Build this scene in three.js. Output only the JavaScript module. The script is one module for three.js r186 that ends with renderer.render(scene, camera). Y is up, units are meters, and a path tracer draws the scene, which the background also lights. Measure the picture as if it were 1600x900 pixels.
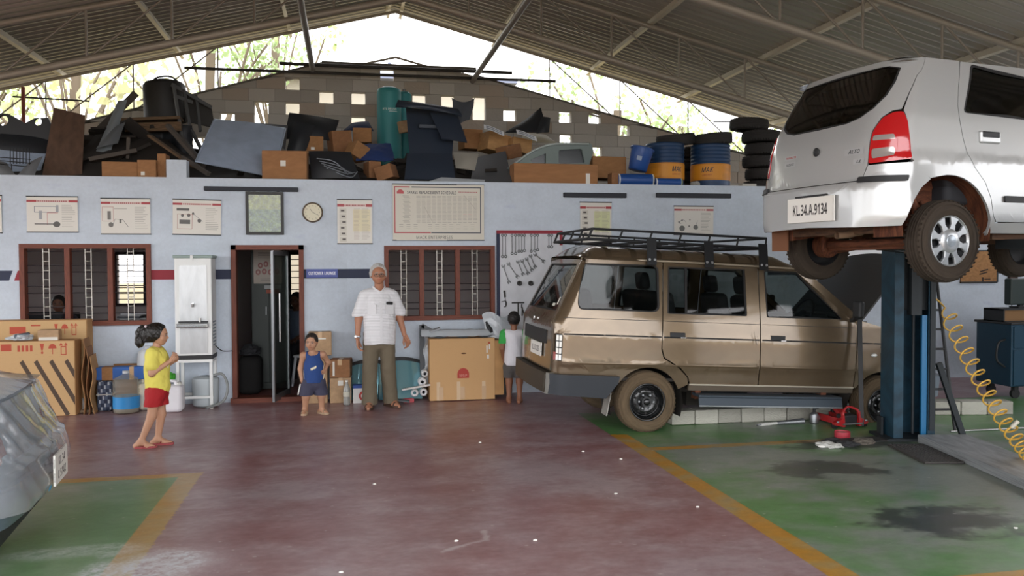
import * as THREE from 'three';
import { mergeGeometries, mergeVertices, toCreasedNormals } from 'three/addons/utils/BufferGeometryUtils.js';
import { RoundedBoxGeometry } from 'three/addons/geometries/RoundedBoxGeometry.js';
import { TessellateModifier } from 'three/addons/modifiers/TessellateModifier.js';
import { MarchingCubes } from 'three/addons/objects/MarchingCubes.js';
import { ImprovedNoise } from 'three/addons/math/ImprovedNoise.js';

// ---------------------------------------------------------------- camera, sky, exposure
const scene = new THREE.Scene();
const FOCAL = 1305, YAW = 11.16, PITCH = 1.69, ROLL = 0.231, EYE = 1.74;
const camera = new THREE.PerspectiveCamera(2 * Math.atan(450 / FOCAL) * 180 / Math.PI, 16 / 9, 0.05, 200);
const D2R = Math.PI / 180;
const camR = new THREE.Matrix4().makeRotationZ(ROLL * D2R).multiply(new THREE.Matrix4().makeRotationX(PITCH * D2R)).multiply(new THREE.Matrix4().makeRotationY(YAW * D2R));
camera.position.set(0, EYE, 0);
camera.quaternion.setFromRotationMatrix(camR.clone().transpose());
camera.updateMatrixWorld(true);
{ // bright hazy overcast sky, one soft gradient all round
  const w = 64, h = 32, d = new Float32Array(w * h * 4);
  for (let j = 0; j < h; j++) for (let i = 0; i < w; i++) {
    const up = j / (h - 1), k = (j * w + i) * 4, v = 0.94 + 0.06 * up;
    d[k] = v; d[k + 1] = v * 1.0; d[k + 2] = v * 1.025; d[k + 3] = 1;
  }
  const t = new THREE.DataTexture(d, w, h, THREE.RGBAFormat, THREE.FloatType);
  t.mapping = THREE.EquirectangularReflectionMapping; t.magFilter = THREE.LinearFilter; t.needsUpdate = true;
  scene.background = t; scene.environment = t;
  scene.backgroundIntensity = 1.75; scene.environmentIntensity = 1.75;
}
const renderer = new THREE.WebGLRenderer();
renderer.toneMapping = THREE.LinearToneMapping;
renderer.toneMappingExposure = 2.95;
renderer.shadowMap.enabled = true;

// ---------------------------------------------------------------- helpers
let seed = 7;
const rnd = () => { seed = (seed * 1664525 + 1013904223) >>> 0; return seed / 4294967296; };
const rr = (a, b) => a + (b - a) * rnd();
const V = (x, y, z) => new THREE.Vector3(x, y, z);
const noise = new ImprovedNoise();
const fbm = (x, y, z = 0, o = 4) => { let s = 0, a = 0.5, f = 1; for (let i = 0; i < o; i++) { s += a * noise.noise(x * f, y * f, z * f + i * 7.3); a *= 0.5; f *= 2.03; } return s; };
const clamp = (v, a = 0, b = 1) => Math.min(b, Math.max(a, v));
const sstep = (a, b, x) => { const t = clamp((x - a) / (b - a)); return t * t * (3 - 2 * t); };
const mix = (a, b, t) => a + (b - a) * t;
// a pixel of the photograph gives a direction; the plane or floor it touches gives the distance
const rayDir = (x, y) => V((x - 800) / FOCAL, -(y - 450) / FOCAL, -1).transformDirection(camR.clone().transpose());
const camP = V(0, EYE, 0);
const atZ = (x, y, z) => { const d = rayDir(x, y); return d.multiplyScalar(z / d.z).add(camP); };
const atY = (x, y, h = 0) => { const d = rayDir(x, y); return d.multiplyScalar((h - EYE) / d.y).add(camP); };
const atX = (x, y, X) => { const d = rayDir(x, y); return d.multiplyScalar(X / d.x).add(camP); };
const toPx = (p) => { const q = p.clone().sub(camP).applyMatrix4(camR); return [800 - FOCAL * q.x / q.z, 450 + FOCAL * q.y / q.z]; };

const mats = {};
function mat(color, rough = 0.7, metal = 0, extra = {}) {
  const m = new THREE.MeshPhysicalMaterial({ color: new THREE.Color(color), roughness: rough, metalness: metal, side: THREE.DoubleSide, ...extra });
  return m;
}
const texOf = (w, h, fn, srgb = true) => {   // fn(x, y) -> [r, g, b] 0..255
  const d = new Uint8Array(w * h * 4);
  for (let j = 0; j < h; j++) for (let i = 0; i < w; i++) { const c = fn(i, j), k = (j * w + i) * 4; d[k] = clamp(c[0], 0, 255); d[k + 1] = clamp(c[1], 0, 255); d[k + 2] = clamp(c[2], 0, 255); d[k + 3] = 255; }
  const t = new THREE.DataTexture(d, w, h); t.magFilter = THREE.LinearFilter; t.minFilter = THREE.LinearMipmapLinearFilter; t.generateMipmaps = true;
  t.wrapS = t.wrapT = THREE.RepeatWrapping; if (srgb) t.colorSpace = THREE.SRGBColorSpace; t.needsUpdate = true; return t;
};
const canvasTex = (w, h, draw) => {
  const c = document.createElement('canvas'); c.width = w; c.height = h; const g = c.getContext('2d'); draw(g, w, h);
  const t = new THREE.CanvasTexture(c); t.colorSpace = THREE.SRGBColorSpace; return t;
};
// mottled variation of one colour, tiling by use of periodic sampling on a torus of noise
function mottled(r, g, b, amp, fx = 6, fine = 0.4, size = 256, s = 0) {
  return texOf(size, size, (i, j) => {
    const a = i / size * Math.PI * 2, c = j / size * Math.PI * 2, R = fx / 6.283;
    const n = fbm(Math.cos(a) * R + s, Math.sin(a) * R + Math.cos(c) * R * 1.3, Math.sin(c) * R * 1.3 + s) * 2;
    const f = (rnd() - 0.5) * fine;
    const k = 1 + amp * (n + f);
    return [r * k, g * k, b * k];
  });
}
// geometry helpers: every one returns a non-indexed geometry with position, normal, uv
const flat = (g) => { const q = g.index ? g.toNonIndexed() : g; for (const k of Object.keys(q.attributes)) if (!['position', 'normal', 'uv'].includes(k)) q.deleteAttribute(k); if (!q.attributes.uv) q.setAttribute('uv', new THREE.BufferAttribute(new Float32Array(q.attributes.position.count * 2), 2)); q.morphAttributes = {}; return q; };
const place = (g, p = [0, 0, 0], r = [0, 0, 0], s) => { const m = new THREE.Matrix4().compose(V(...p), new THREE.Quaternion().setFromEuler(new THREE.Euler(...r)), s ? V(...s) : V(1, 1, 1)); return g.applyMatrix4(m); };
const box = (w, h, d, p, r) => place(flat(new THREE.BoxGeometry(w, h, d)), p, r);
const rbox = (w, h, d, rad, p, r, seg = 2) => place(flat(new RoundedBoxGeometry(w, h, d, seg, Math.min(rad, w / 2.01, h / 2.01, d / 2.01))), p, r);
const cyl = (r0, r1, h, p, r, seg = 24, open = false) => place(flat(new THREE.CylinderGeometry(r0, r1, h, seg, 1, open)), p, r);
const sph = (rad, p, s, seg = 20) => place(flat(new THREE.SphereGeometry(rad, seg, Math.round(seg * 0.7))), p, [0, 0, 0], s);
const rod = (a, b, rad, seg = 10, rad2 = rad) => {   // bar between two points
  const A = Array.isArray(a) ? V(...a) : a, B = Array.isArray(b) ? V(...b) : b, d = B.clone().sub(A), L = d.length();
  const g = flat(new THREE.CylinderGeometry(rad2, rad, L, seg));
  g.applyMatrix4(new THREE.Matrix4().compose(A.clone().add(B).multiplyScalar(0.5), new THREE.Quaternion().setFromUnitVectors(V(0, 1, 0), d.normalize()), V(1, 1, 1))); return g;
};
const bar = (a, b, w, h, up = [0, 1, 0]) => {   // rectangular bar between two points: w across, h along «up»
  const A = Array.isArray(a) ? V(...a) : a, B = Array.isArray(b) ? V(...b) : b, d = B.clone().sub(A), L = d.length(); d.normalize();
  const x = d.clone().cross(V(...up)).normalize(), y = x.clone().cross(d).normalize();
  const g = flat(new THREE.BoxGeometry(w, h, L)); g.applyMatrix4(new THREE.Matrix4().makeBasis(x, y, d.clone().negate()).setPosition(A.clone().add(B).multiplyScalar(0.5))); return g;
};
const pipe = (pts, rad, seg = 40, rs = 8, closed = false) => flat(new THREE.TubeGeometry(new THREE.CatmullRomCurve3(pts.map((p) => Array.isArray(p) ? V(...p) : p), closed, 'catmullrom', 0.5), seg, rad, rs, closed));
const lathe = (pts, seg = 32, p, r, s) => place(flat(new THREE.LatheGeometry(pts.map(([x, y]) => new THREE.Vector2(x, y)), seg)), p, r, s);
const ext = (pts, depth, p, r, bevel = 0, holes = []) => {   // outline in x, y pushed along +z
  const s = new THREE.Shape(pts.map(([x, y]) => new THREE.Vector2(x, y)));
  for (const h of holes) s.holes.push(new THREE.Path(h.map(([x, y]) => new THREE.Vector2(x, y))));
  return place(flat(new THREE.ExtrudeGeometry(s, { depth, bevelEnabled: bevel > 0, bevelSize: bevel, bevelThickness: bevel, bevelSegments: 2, curveSegments: 8 })), p, r);
};
const grid = (nu, nv, fn) => {   // parametric sheet, fn(u, v) -> [x, y, z]
  const P = [], I = [], U = [];
  for (let j = 0; j <= nv; j++) for (let i = 0; i <= nu; i++) { P.push(...fn(i / nu, j / nv)); U.push(i / nu, j / nv); }
  for (let j = 0; j < nv; j++) for (let i = 0; i < nu; i++) { const a = j * (nu + 1) + i, b = a + 1, c = a + nu + 1, d = c + 1; I.push(a, b, d, a, d, c); }
  const g = new THREE.BufferGeometry(); g.setAttribute('position', new THREE.Float32BufferAttribute(P, 3)); g.setAttribute('uv', new THREE.Float32BufferAttribute(U, 2)); g.setIndex(I); g.computeVertexNormals(); return flat(g);
};
const thick = (nu, nv, fn, t = 0.012) => {   // a sheet with a back and a rim: two grids and four edge strips
  const n = (u, v) => { const e = 1e-3, a = V(...fn(clamp(u + e), v)).sub(V(...fn(clamp(u - e), v))), b = V(...fn(u, clamp(v + e))).sub(V(...fn(u, clamp(v - e)))); return a.cross(b).normalize().multiplyScalar(t); };
  const back = (u, v) => { const p = V(...fn(u, v)).sub(n(u, v)); return [p.x, p.y, p.z]; };
  const rim = (f) => grid(Math.max(nu, nv), 1, (u, v) => { const [a, b] = f(u); return v ? back(a, b) : fn(a, b); });
  return merge([grid(nu, nv, fn), grid(nu, nv, back), rim((u) => [u, 0]), rim((u) => [u, 1]), rim((u) => [0, u]), rim((u) => [1, u])]);
};
const merge = (list) => list.length === 1 ? list[0] : mergeGeometries(list.map(flat));
const smooth = (g, ang = 0.7) => toCreasedNormals(mergeVertices(g, 1e-4), ang);
// rounded polygon: [[x, y, r?], ...]
function rpoly(pts, R = 0.03, seg = 5) {
  const out = [], n = pts.length;
  for (let i = 0; i < n; i++) {
    const p = pts[i], a = pts[(i + n - 1) % n], b = pts[(i + 1) % n], r0 = p[2] ?? R;
    const da = Math.hypot(a[0] - p[0], a[1] - p[1]), db = Math.hypot(b[0] - p[0], b[1] - p[1]), r = Math.min(r0, da * 0.48, db * 0.48);
    if (r < 1e-4) { out.push([p[0], p[1]]); continue; }
    const A = [p[0] + (a[0] - p[0]) / da * r, p[1] + (a[1] - p[1]) / da * r], B = [p[0] + (b[0] - p[0]) / db * r, p[1] + (b[1] - p[1]) / db * r];
    for (let k = 0; k <= seg; k++) { const t = k / seg; out.push([(1 - t) * (1 - t) * A[0] + 2 * t * (1 - t) * p[0] + t * t * B[0], (1 - t) * (1 - t) * A[1] + 2 * t * (1 - t) * p[1] + t * t * B[1]]); }
  }
  return out;
}
const rrect = (x0, y0, x1, y1, r) => rpoly([[x0, y0], [x1, y0], [x1, y1], [x0, y1]], r);

// scene graph helpers
const used = new Map();
const numbered = (n) => { const k = used.get(n) ?? 0; used.set(n, k + 1); return k ? n + '_' + String(k).padStart(3, '0') : n; };
function mesh(name, g, m, parent) {
  const o = new THREE.Mesh(Array.isArray(g) ? merge(g) : g, m); o.castShadow = o.receiveShadow = true;
  o.name = parent ? name : numbered(name); (parent ?? scene).add(o); return o;
}
function tag(o, label, category, group) { o.userData = { ...o.userData, label, category }; if (group) o.userData.group = group; return o; }
function thing(name, label, category, p = [0, 0, 0], turn = 0, group) {
  const o = new THREE.Group(); o.name = numbered(name); scene.add(o); o.position.set(p[0] ?? p.x, p[1] ?? p.y, p[2] ?? p.z); o.rotation.y = turn; return tag(o, label, category, group);
}
function one(name, label, category, g, m, group) { return tag(mesh(name, g, m), label, category, group); }
function struct(name, g, m, parent) { const o = mesh(name, g, m, parent); if (!parent) o.userData.kind = 'structure'; return o; }
function structGroup(name) { const o = new THREE.Group(); o.name = numbered(name); o.userData.kind = 'structure'; scene.add(o); return o; }
function dup(src, p, turn, label, group) { const r = src.clone(); r.name = numbered(src.name.replace(/_\d{3}$/, '')); r.userData = { ...src.userData }; scene.add(r); r.position.set(...p); if (turn !== undefined) r.rotation.set(...(Array.isArray(turn) ? turn : [0, turn, 0])); if (label) r.userData.label = label; if (group) r.userData.group = group; return r; }
// ---------------------------------------------------------------- the shed: floor, walls, roof
const WZ = -10.98;                                  // front face of the office wall
const onWall = (x, y) => atZ(x, y, WZ);
const FX0 = -6, FX1 = 10, FZ0 = -11.0, FZ1 = -1.0;
const floorTex = (() => {
  const S = 1408, S2 = 1024, yl = 0.17;
  const palePatch = atY(245, 884), palePatch2 = atY(120, 862), oil1 = atY(1480, 812), oil2 = atY(1290, 732), oil3 = atY(1330, 692), scr = [atY(690, 862), atY(760, 843), atY(757, 829)];
  const seg = (x, z, a, b) => { const dx = b.x - a.x, dz = b.z - a.z, t = clamp(((x - a.x) * dx + (z - a.z) * dz) / (dx * dx + dz * dz)); return Math.hypot(x - a.x - t * dx, z - a.z - t * dz); };
  const chips = []; for (let i = 0; i < 260; i++) chips.push([rr(-2, 6), rr(-9, -3.5), rr(0.004, 0.012)]);
  const cell = new Map(); for (const c of chips) { const k = Math.floor(c[0] * 2) + ',' + Math.floor(c[1] * 2); if (!cell.has(k)) cell.set(k, []); cell.get(k).push(c); }
  return texOf(S, S2, (i, j) => {
    const x = FX0 + (i + 0.5) / S * (FX1 - FX0), z = FZ0 + (j + 0.5) / S2 * (FZ1 - FZ0);
    const n1 = fbm(x * 0.9, z * 0.9, 1.7, 5) * 2, n2 = fbm(x * 3.1, z * 4.3, 9.1, 4) * 2, n3 = fbm(x * 14, z * 22, 4.2, 3) * 2, g = (rnd() - 0.5);
    const wob = n3 * 0.006;
    // paint: red gangway, green bays, ochre lines
    let c, wear;
    const left = x < -1.2 + wob, bayL = left && z > -7.32 + wob, bayR = x > 2.6 + wob && z > -9.3;
    const lineL = bayL && (x > -1.2 - yl || z < -7.32 + 0.13), cross = x > 2.7 && x < 4.75 + n2 * 0.5 && Math.abs(z + 7.36) < 0.065 + wob, lineR = bayR && x < 2.6 + yl && z > -8.0 + n2 * 0.1, front = x > 3.1 && Math.abs(z + 3.95) < 0.07 + wob;
    if (lineL) { c = [186, 138, 66]; wear = 0.25 + 0.3 * n2; }
    else if (lineR || cross || front) { c = [184, 132, 44]; wear = 0.2 + 0.5 * n2 + (cross ? 0.15 : 0); }
    else if (bayL) { c = [104, 142, 94]; wear = 0.28 + 0.6 * n1 + 0.25 * n2; }
    else if (bayR) { c = [92, 136, 80]; wear = 0.48 + 0.9 * n1 + 0.5 * n2 + 0.45 * sstep(4.2, 5.2, x) * sstep(-7.6, -6.6, z) - 0.35 * sstep(-7.3, -7.9, z); }
    else { c = [136, 86, 86]; wear = 0.56 + 0.5 * n1 + 0.3 * n2 + 0.12 * n3; }
    wear = clamp(wear, 0, 0.9);
    const base = bayR ? [132, 136, 130] : bayL ? [146, 154, 144] : [160, 144, 147];
    let r = mix(c[0], base[0], wear), gg = mix(c[1], base[1], wear), b = mix(c[2], base[2], wear);
    const k = 1 + 0.05 * n3 + 0.05 * n2 + g * 0.05; r *= k; gg *= k; b *= k;
    // oil stains with their own ragged outline
    for (const [p, rx, rz, a] of [[oil1, 0.62, 0.36, 0.72], [oil2, 0.6, 0.3, 0.55], [oil3, 0.75, 0.3, 0.6]]) {
      const d = Math.hypot((x - p.x) / rx, (z - p.z) / rz) + n2 * 0.5 + n3 * 0.12, s = a * sstep(1, 0.55, d); r = mix(r, 44, s); gg = mix(gg, 44, s); b = mix(b, 46, s);
    }
    // whitish grainy patches over bay and line
    for (const [p, rx, rz, a] of [[palePatch, 0.42, 0.34, 0.95], [palePatch2, 0.55, 0.14, 0.5]]) {
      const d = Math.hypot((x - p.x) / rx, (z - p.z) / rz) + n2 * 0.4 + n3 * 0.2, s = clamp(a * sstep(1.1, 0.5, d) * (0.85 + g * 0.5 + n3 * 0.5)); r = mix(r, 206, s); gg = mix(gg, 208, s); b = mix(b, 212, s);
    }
    const ds = Math.min(seg(x, z, scr[0], scr[1]), seg(x, z, scr[1], scr[2])); if (ds < 0.03) { const s = 0.6 * sstep(0.03, 0.004, ds + n3 * 0.02); r = mix(r, 200, s); gg = mix(gg, 196, s); b = mix(b, 194, s); }
    const cs = cell.get(Math.floor(x * 2) + ',' + Math.floor(z * 2)); if (cs) for (const q of cs) if (Math.hypot(x - q[0], z - q[1]) < q[2]) { r = mix(r, 190, 0.6); gg = mix(gg, 184, 0.6); b = mix(b, 178, 0.6); }
    return [r, gg, b];
  });
})();
floorTex.wrapS = floorTex.wrapT = THREE.ClampToEdgeWrapping;
{
  const g = new THREE.BoxGeometry(FX1 - FX0, 0.1, FZ1 - FZ0); const p = g.attributes.position, uv = g.attributes.uv;
  for (let i = 0; i < p.count; i++) uv.setXY(i, p.getX(i) / (FX1 - FX0) + 0.5, p.getZ(i) / (FZ1 - FZ0) + 0.5);
  g.translate((FX0 + FX1) / 2, -0.05, (FZ0 + FZ1) / 2);
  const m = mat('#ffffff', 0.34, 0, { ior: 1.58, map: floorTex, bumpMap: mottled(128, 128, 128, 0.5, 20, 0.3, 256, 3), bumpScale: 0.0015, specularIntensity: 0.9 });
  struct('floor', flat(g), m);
}
const redFloor = mat('#86504b', 0.45), concreteM = mat('#9a9891', 0.85);
struct('floor', [box(4, 0.1, 10, [-8, -0.05, -6]), box(4, 0.1, 10, [12, -0.05, -6]), box(24, 0.1, 5, [2, -0.05, 1.5]), box(24, 0.1, 4.3, [2, -0.05, -13.15])], redFloor);
struct('ground', box(160, 0.1, 160, [0, -0.16, -10]), mat('#8d8468', 0.95, 0, { map: mottled(200, 190, 160, 0.25, 8) }));

// office wall with two windows and a door, painted pale blue
const wallTex = (() => texOf(1024, 512, (i, j) => {
  const x = i / 1024 * 8, y = j / 512 * 4;
  const n = fbm(x * 0.8, y * 0.8, 2, 4) * 2, m = fbm(x * 3, y * 5, 5, 4) * 2, f = fbm(x * 25, y * 25, 8, 2) * 2;
  const k = 1 + 0.035 * n + 0.03 * m + 0.02 * f + (rnd() - 0.5) * 0.02, blot = sstep(0.5, 1.1, m) * 0.06;
  return [196 * k * (1 - blot), 206 * k * (1 - blot), 217 * k * (1 - blot * 0.6)];
}))();
wallTex.repeat.set(1 / 8, 1 / 4);
const wallM = mat('#ffffff', 0.75, 0, { map: wallTex, bumpMap: mottled(128, 128, 128, 0.6, 30, 0.5, 256, 5), bumpScale: 0.002 });
const WTOP = 2.82;
const w1 = [onWall(31, 381), onWall(238, 507)], dr = [onWall(361, 383), onWall(477, 622)], w2 = [onWall(600, 384), onWall(773, 498)];
const W1 = { x0: w1[0].x, x1: w1[1].x, y0: w1[1].y, y1: w1[0].y }, DR = { x0: dr[0].x, x1: dr[1].x, y0: 0, y1: dr[0].y }, W2 = { x0: w2[0].x, x1: w2[1].x, y0: w2[1].y, y1: w2[0].y };
const hole = (o) => [[o.x0, o.y0], [o.x0, o.y1], [o.x1, o.y1], [o.x1, o.y0]];
const bump = [onWall(260, 277), onWall(291, 250)];
const wallBack = struct('wall_back', ext([[-9, 0], [DR.x0, 0], [DR.x0, DR.y1], [DR.x1, DR.y1], [DR.x1, 0], [11, 0], [11, WTOP], [bump[1].x, WTOP], [bump[1].x, bump[1].y], [bump[0].x, bump[1].y], [bump[0].x, WTOP], [-9, WTOP]], 0.2, [0, 0, WZ - 0.2], [0, 0, 0], 0, [hole(W1), hole(W2)]), wallM);
// painted stripe on the wall
const navy = mat('#2a3148', 0.7), redP = mat('#8e2a36', 0.7), blueSign = mat('#3548a0', 0.6);
{
  const y1 = onWall(300, 421.5).y, y0 = onWall(300, 436.5).y, st = (xa, xb, m, name = 'painted_stripe', sk = 0) => mesh(name, ext([[xa, y0], [xb, y0], [xb + sk, y1], [xa + sk, y1]], 0.003, [0, 0, WZ]), m, wallBack);
  const X = (p) => onWall(p, 430).x, sl = 0.05;
  mesh('painted_stripe', ext([[-9, y0], [X(14), y0], [X(20), y1], [-9, y1]], 0.003, [0, 0, WZ]), navy, wallBack);
  mesh('painted_stripe', ext([[X(22), y0], [W1.x0, y0], [W1.x0, y1], [X(28), y1]], 0.003, [0, 0, WZ]), redP, wallBack);
  st(W1.x1, X(310), redP); st(X(312), DR.x0, navy); st(DR.x1, W2.x0, navy);
  mesh('painted_stripe', ext([[X(1200), y0], [X(1568), y0], [X(1575), y1], [X(1200), y1]], 0.003, [0, 0, WZ]), navy, wallBack);
  mesh('painted_stripe', ext([[X(1571), y0], [X(1592), y0], [X(1592), y1], [X(1578), y1]], 0.003, [0, 0, WZ]), redP, wallBack);
}
// windows: brown frames, mullions, dark horizontal bars, pale rod ladders
const woodM = mat('#7d4632', 0.6, 0, { map: mottled(225, 205, 195, 0.22, 9, 0.5) }), barM = mat('#3a3234', 0.6, 0.3), rodM = mat('#c9c6bd', 0.45, 0.3);
function grilleWindow(name, o, mulls, ladders) {
  const w = structGroup(name), t = 0.055, z = WZ - 0.02;
  const W = o.x1 - o.x0, H = o.y1 - o.y0, cx = (o.x0 + o.x1) / 2, cy = (o.y0 + o.y1) / 2;
  mesh('window_frame', [box(W, t, 0.12, [cx, o.y1 - t / 2, z]), box(W, t, 0.14, [cx, o.y0 + t / 2, z + 0.01]), box(t, H - 2 * t, 0.12, [o.x0 + t / 2, cy, z]), box(t, H - 2 * t, 0.12, [o.x1 - t / 2, cy, z])], woodM, w);
  for (const m of mulls) mesh('mullion', box(0.06, H - 2 * t, 0.1, [m, cy, z - 0.005]), woodM, w);
  for (let k = 1; k <= 7; k++) { const y = o.y0 + t + (H - 2 * t) * (k - 0.5 + ((k % 2) ? 0.22 : -0.12)) / 7; mesh('grille_bar', rod([o.x0 + t, y, z - 0.03], [o.x1 - t, y, z - 0.03], 0.0065, 8), barM, w); }
  for (const l of ladders) {
    const g = []; for (const s of [-0.034, 0.034]) g.push(rod([l + s, o.y0 + t, z + 0.005], [l + s, o.y1 - t, z + 0.005], 0.006, 8));
    for (let k = 0; k < 8; k++) { const y = o.y0 + t + (H - 2 * t) * (k + 0.6) / 8; g.push(rod([l - 0.034, y, z + 0.005], [l + 0.034, y, z + 0.005], 0.005, 6)); }
    mesh('grille_ladder', g, rodM, w);
  }
  return w;
}
grilleWindow('window_1', W1, [onWall(106, 440).x, onWall(173, 440).x], [onWall(72, 440).x, onWall(138, 440).x, onWall(204, 440).x]);
grilleWindow('window_2', W2, [onWall(659, 440).x, onWall(715, 440).x], [onWall(631, 440).x, onWall(687, 440).x, onWall(742, 440).x]);
{ const w = structGroup('door_1'), t = 0.06, z = WZ - 0.03, H = DR.y1;
  mesh('door_frame', [box(t, H, 0.16, [DR.x0 + t / 2, H / 2, z]), box(t, H, 0.16, [DR.x1 - t / 2, H / 2, z]), box(DR.x1 - DR.x0, t, 0.16, [(DR.x0 + DR.x1) / 2, H - t / 2, z])], woodM, w);
  mesh('threshold', box(DR.x1 - DR.x0 + 0.04, 0.06, 0.22, [(DR.x0 + DR.x1) / 2, 0.03, z + 0.02]), woodM, w); }

// rooms behind the wall
const roomM = mat('#c4bfbd', 0.85), slabM = mat('#a9a7a2', 0.85), officeFloor = mat('#5a3a34', 0.4);
const RB = -15.0;
const farWin = [[atZ(181, 396, RB), atZ(228, 476, RB)], [atZ(452, 396, RB), atZ(474, 480, RB)]].map(([a, b]) => ({ x0: a.x, x1: b.x, y0: b.y, y1: a.y }));
const addedWin = [[-8.5, -5.5], [2.95, 4.8], [5.2, 7.2]].map(([a, b]) => ({ x0: a, x1: b, y0: 0.7, y1: 2.3 }));   // unseen openings added to let daylight into the back rooms
const rear = struct('wall_rear', ext([[-9, 0], [8, 0], [8, 2.62], [-9, 2.62]], 0.2, [0, 0, RB - 0.2], [0, 0, 0], 0, [...farWin, ...addedWin].map(hole)), roomM);
struct('wall_partition', [box(0.12, 2.62, 3.8, [-1.62, 1.31, -13.1]), box(0.12, 2.62, 3.8, [0.12, 1.31, -13.1]), box(0.15, 2.62, 3.8, [-8.9, 1.31, -13.1]), box(0.15, 2.62, 3.8, [7.9, 1.31, -13.1])], mat('#b9b4b2', 0.85));
const slab = struct('ceiling', box(20, 0.2, 4.2, [1, 2.72, -13.1]), slabM);
[...farWin, ...addedWin].forEach((o, k) => {  // frames for the far windows, then for the added daylight openings
  const w = structGroup('window_' + (k + 3)); const cx = (o.x0 + o.x1) / 2, cy = (o.y0 + o.y1) / 2, W = o.x1 - o.x0, H = o.y1 - o.y0;
  mesh('window_frame', [box(W, 0.05, 0.1, [cx, o.y1, RB]), box(W, 0.05, 0.1, [cx, o.y0, RB]), box(0.05, H, 0.1, [o.x0, cy, RB]), box(0.05, H, 0.1, [o.x1, cy, RB])], barM, w);
  for (let i = 1; i < 9; i++) mesh('grille_bar', rod([o.x0, o.y0 + H * i / 9, RB + 0.03], [o.x1, o.y0 + H * i / 9, RB + 0.03], 0.008, 6), barM, w);
});

// gable wall of concrete blocks with square vents, standing on the rear office wall
const gable = structGroup('wall_gable');
{
  const topL = (x) => Math.min(5.2, 4.60 + (x + 2.45) * 0.293), topR = (x) => Math.min(5.2, 5.10 - (x - 2.25) * 0.2485), top = (x) => Math.min(topL(x), topR(x));
  const RH = 0.212, Y0 = 2.62, TH = 0.2, cols = [];
  const holes = [[605, 124], [457, 133], [408, 158], [510, 161], [560, 144], [655, 148], [749, 152], [457, 176], [560, 184], [408, 195], [355, 176], [700, 166], [749, 186], [797, 173], [884, 176], [930, 190], [885, 212], [975, 210], [932, 230], [1018, 233], [640, 230], [310, 214]].map(([x, y]) => { const p = atZ(x, y, RB + 0.1); return { x: p.x, row: Math.floor((p.y - Y0) / RH), w: 0.235 }; });
  const bm = [mat('#b9b4ad', 0.95), mat('#afaaa3', 0.95), mat('#c1bcb5', 0.95), mat('#b5a89b', 0.95)].map((m, i) => { m.bumpMap = mottled(128, 128, 128, 0.7, 14, 0.9, 128, i); m.bumpScale = 0.004; return m; });
  const XA = -6.2, XB = 7.8, mort = mat('#a39e97', 1), mg = [];
  for (let r = 0; r < 13; r++) {
    const y0 = Y0 + r * RH, y1 = y0 + RH, xl = Math.max(XA, -2.45 + (y0 - 4.60) / 0.293), xr = Math.min(XB, 2.25 + (5.10 - y0) / 0.2485), hs = holes.filter((h) => h.row === r).sort((a, b) => a.x - b.x);
    let segs = [], cur = xl; for (const h of hs) { if (h.x - h.w / 2 > cur) segs.push([cur, h.x - h.w / 2]); cur = Math.max(cur, h.x + h.w / 2); } segs.push([cur, xr]);
    segs.forEach(([a, b], si) => {
      const first = si === 0, n = Math.max(1, Math.round((b - a) / 0.43)), off = first && r % 2 ? 0.2 : 0, edges = [a];
      if (off) { for (let x = a + 0.22; x < b - 0.25; x += 0.43) edges.push(x); edges.push(b); } else for (let k = 1; k <= n; k++) edges.push(a + (b - a) * k / n);
      for (let k = 0; k + 1 < edges.length; k++) {
        const e0 = edges[k] + 0.005, e1 = edges[k + 1] - 0.005, t0 = Math.min(y1 - 0.006, top(e0)), t1 = Math.min(y1 - 0.006, top(e1)), yb = y0 + 0.006;
        if (t0 < yb + 0.015 && t1 < yb + 0.015) continue;
        mesh('block', ext([[e0, yb], [e1, yb], [e1, Math.max(t1, yb + 0.002)], [e0, Math.max(t0, yb + 0.002)]], TH, [0, 0, RB - 0.1 + rr(-0.004, 0.004)]), bm[Math.floor(rnd() * 4)], gable);
      }
      const m0 = Math.min(y1, top(a)), m1 = Math.min(y1, top(b));
      const pts = [[a, y0]]; const N = Math.max(1, Math.ceil((b - a) / 0.3)); pts.push([b, y0]); for (let k = N; k >= 0; k--) { const x = a + (b - a) * k / N; pts.push([x, Math.max(y0 + 0.001, Math.min(y1, top(x) - 0.01))]); }
      if (m0 > y0 || m1 > y0 || top((a + b) / 2) > y0) mg.push(ext(pts, TH - 0.03, [0, 0, RB - 0.085]));
    });
  }
  const mo = mesh('mortar', mg, mort, gable);
  const cap = []; for (const [a, b] of [[XA, -0.4], [2.3, XB]]) cap.push(bar([a, top(a) + 0.015, RB], [b, top(b) + 0.015, RB], 0.24, 0.03)); cap.push(box(2.7, 0.05, 0.24, [0.95, 5.22, RB]));
  mesh('coping', cap, mat('#6a6660', 0.9), gable);
}

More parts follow.
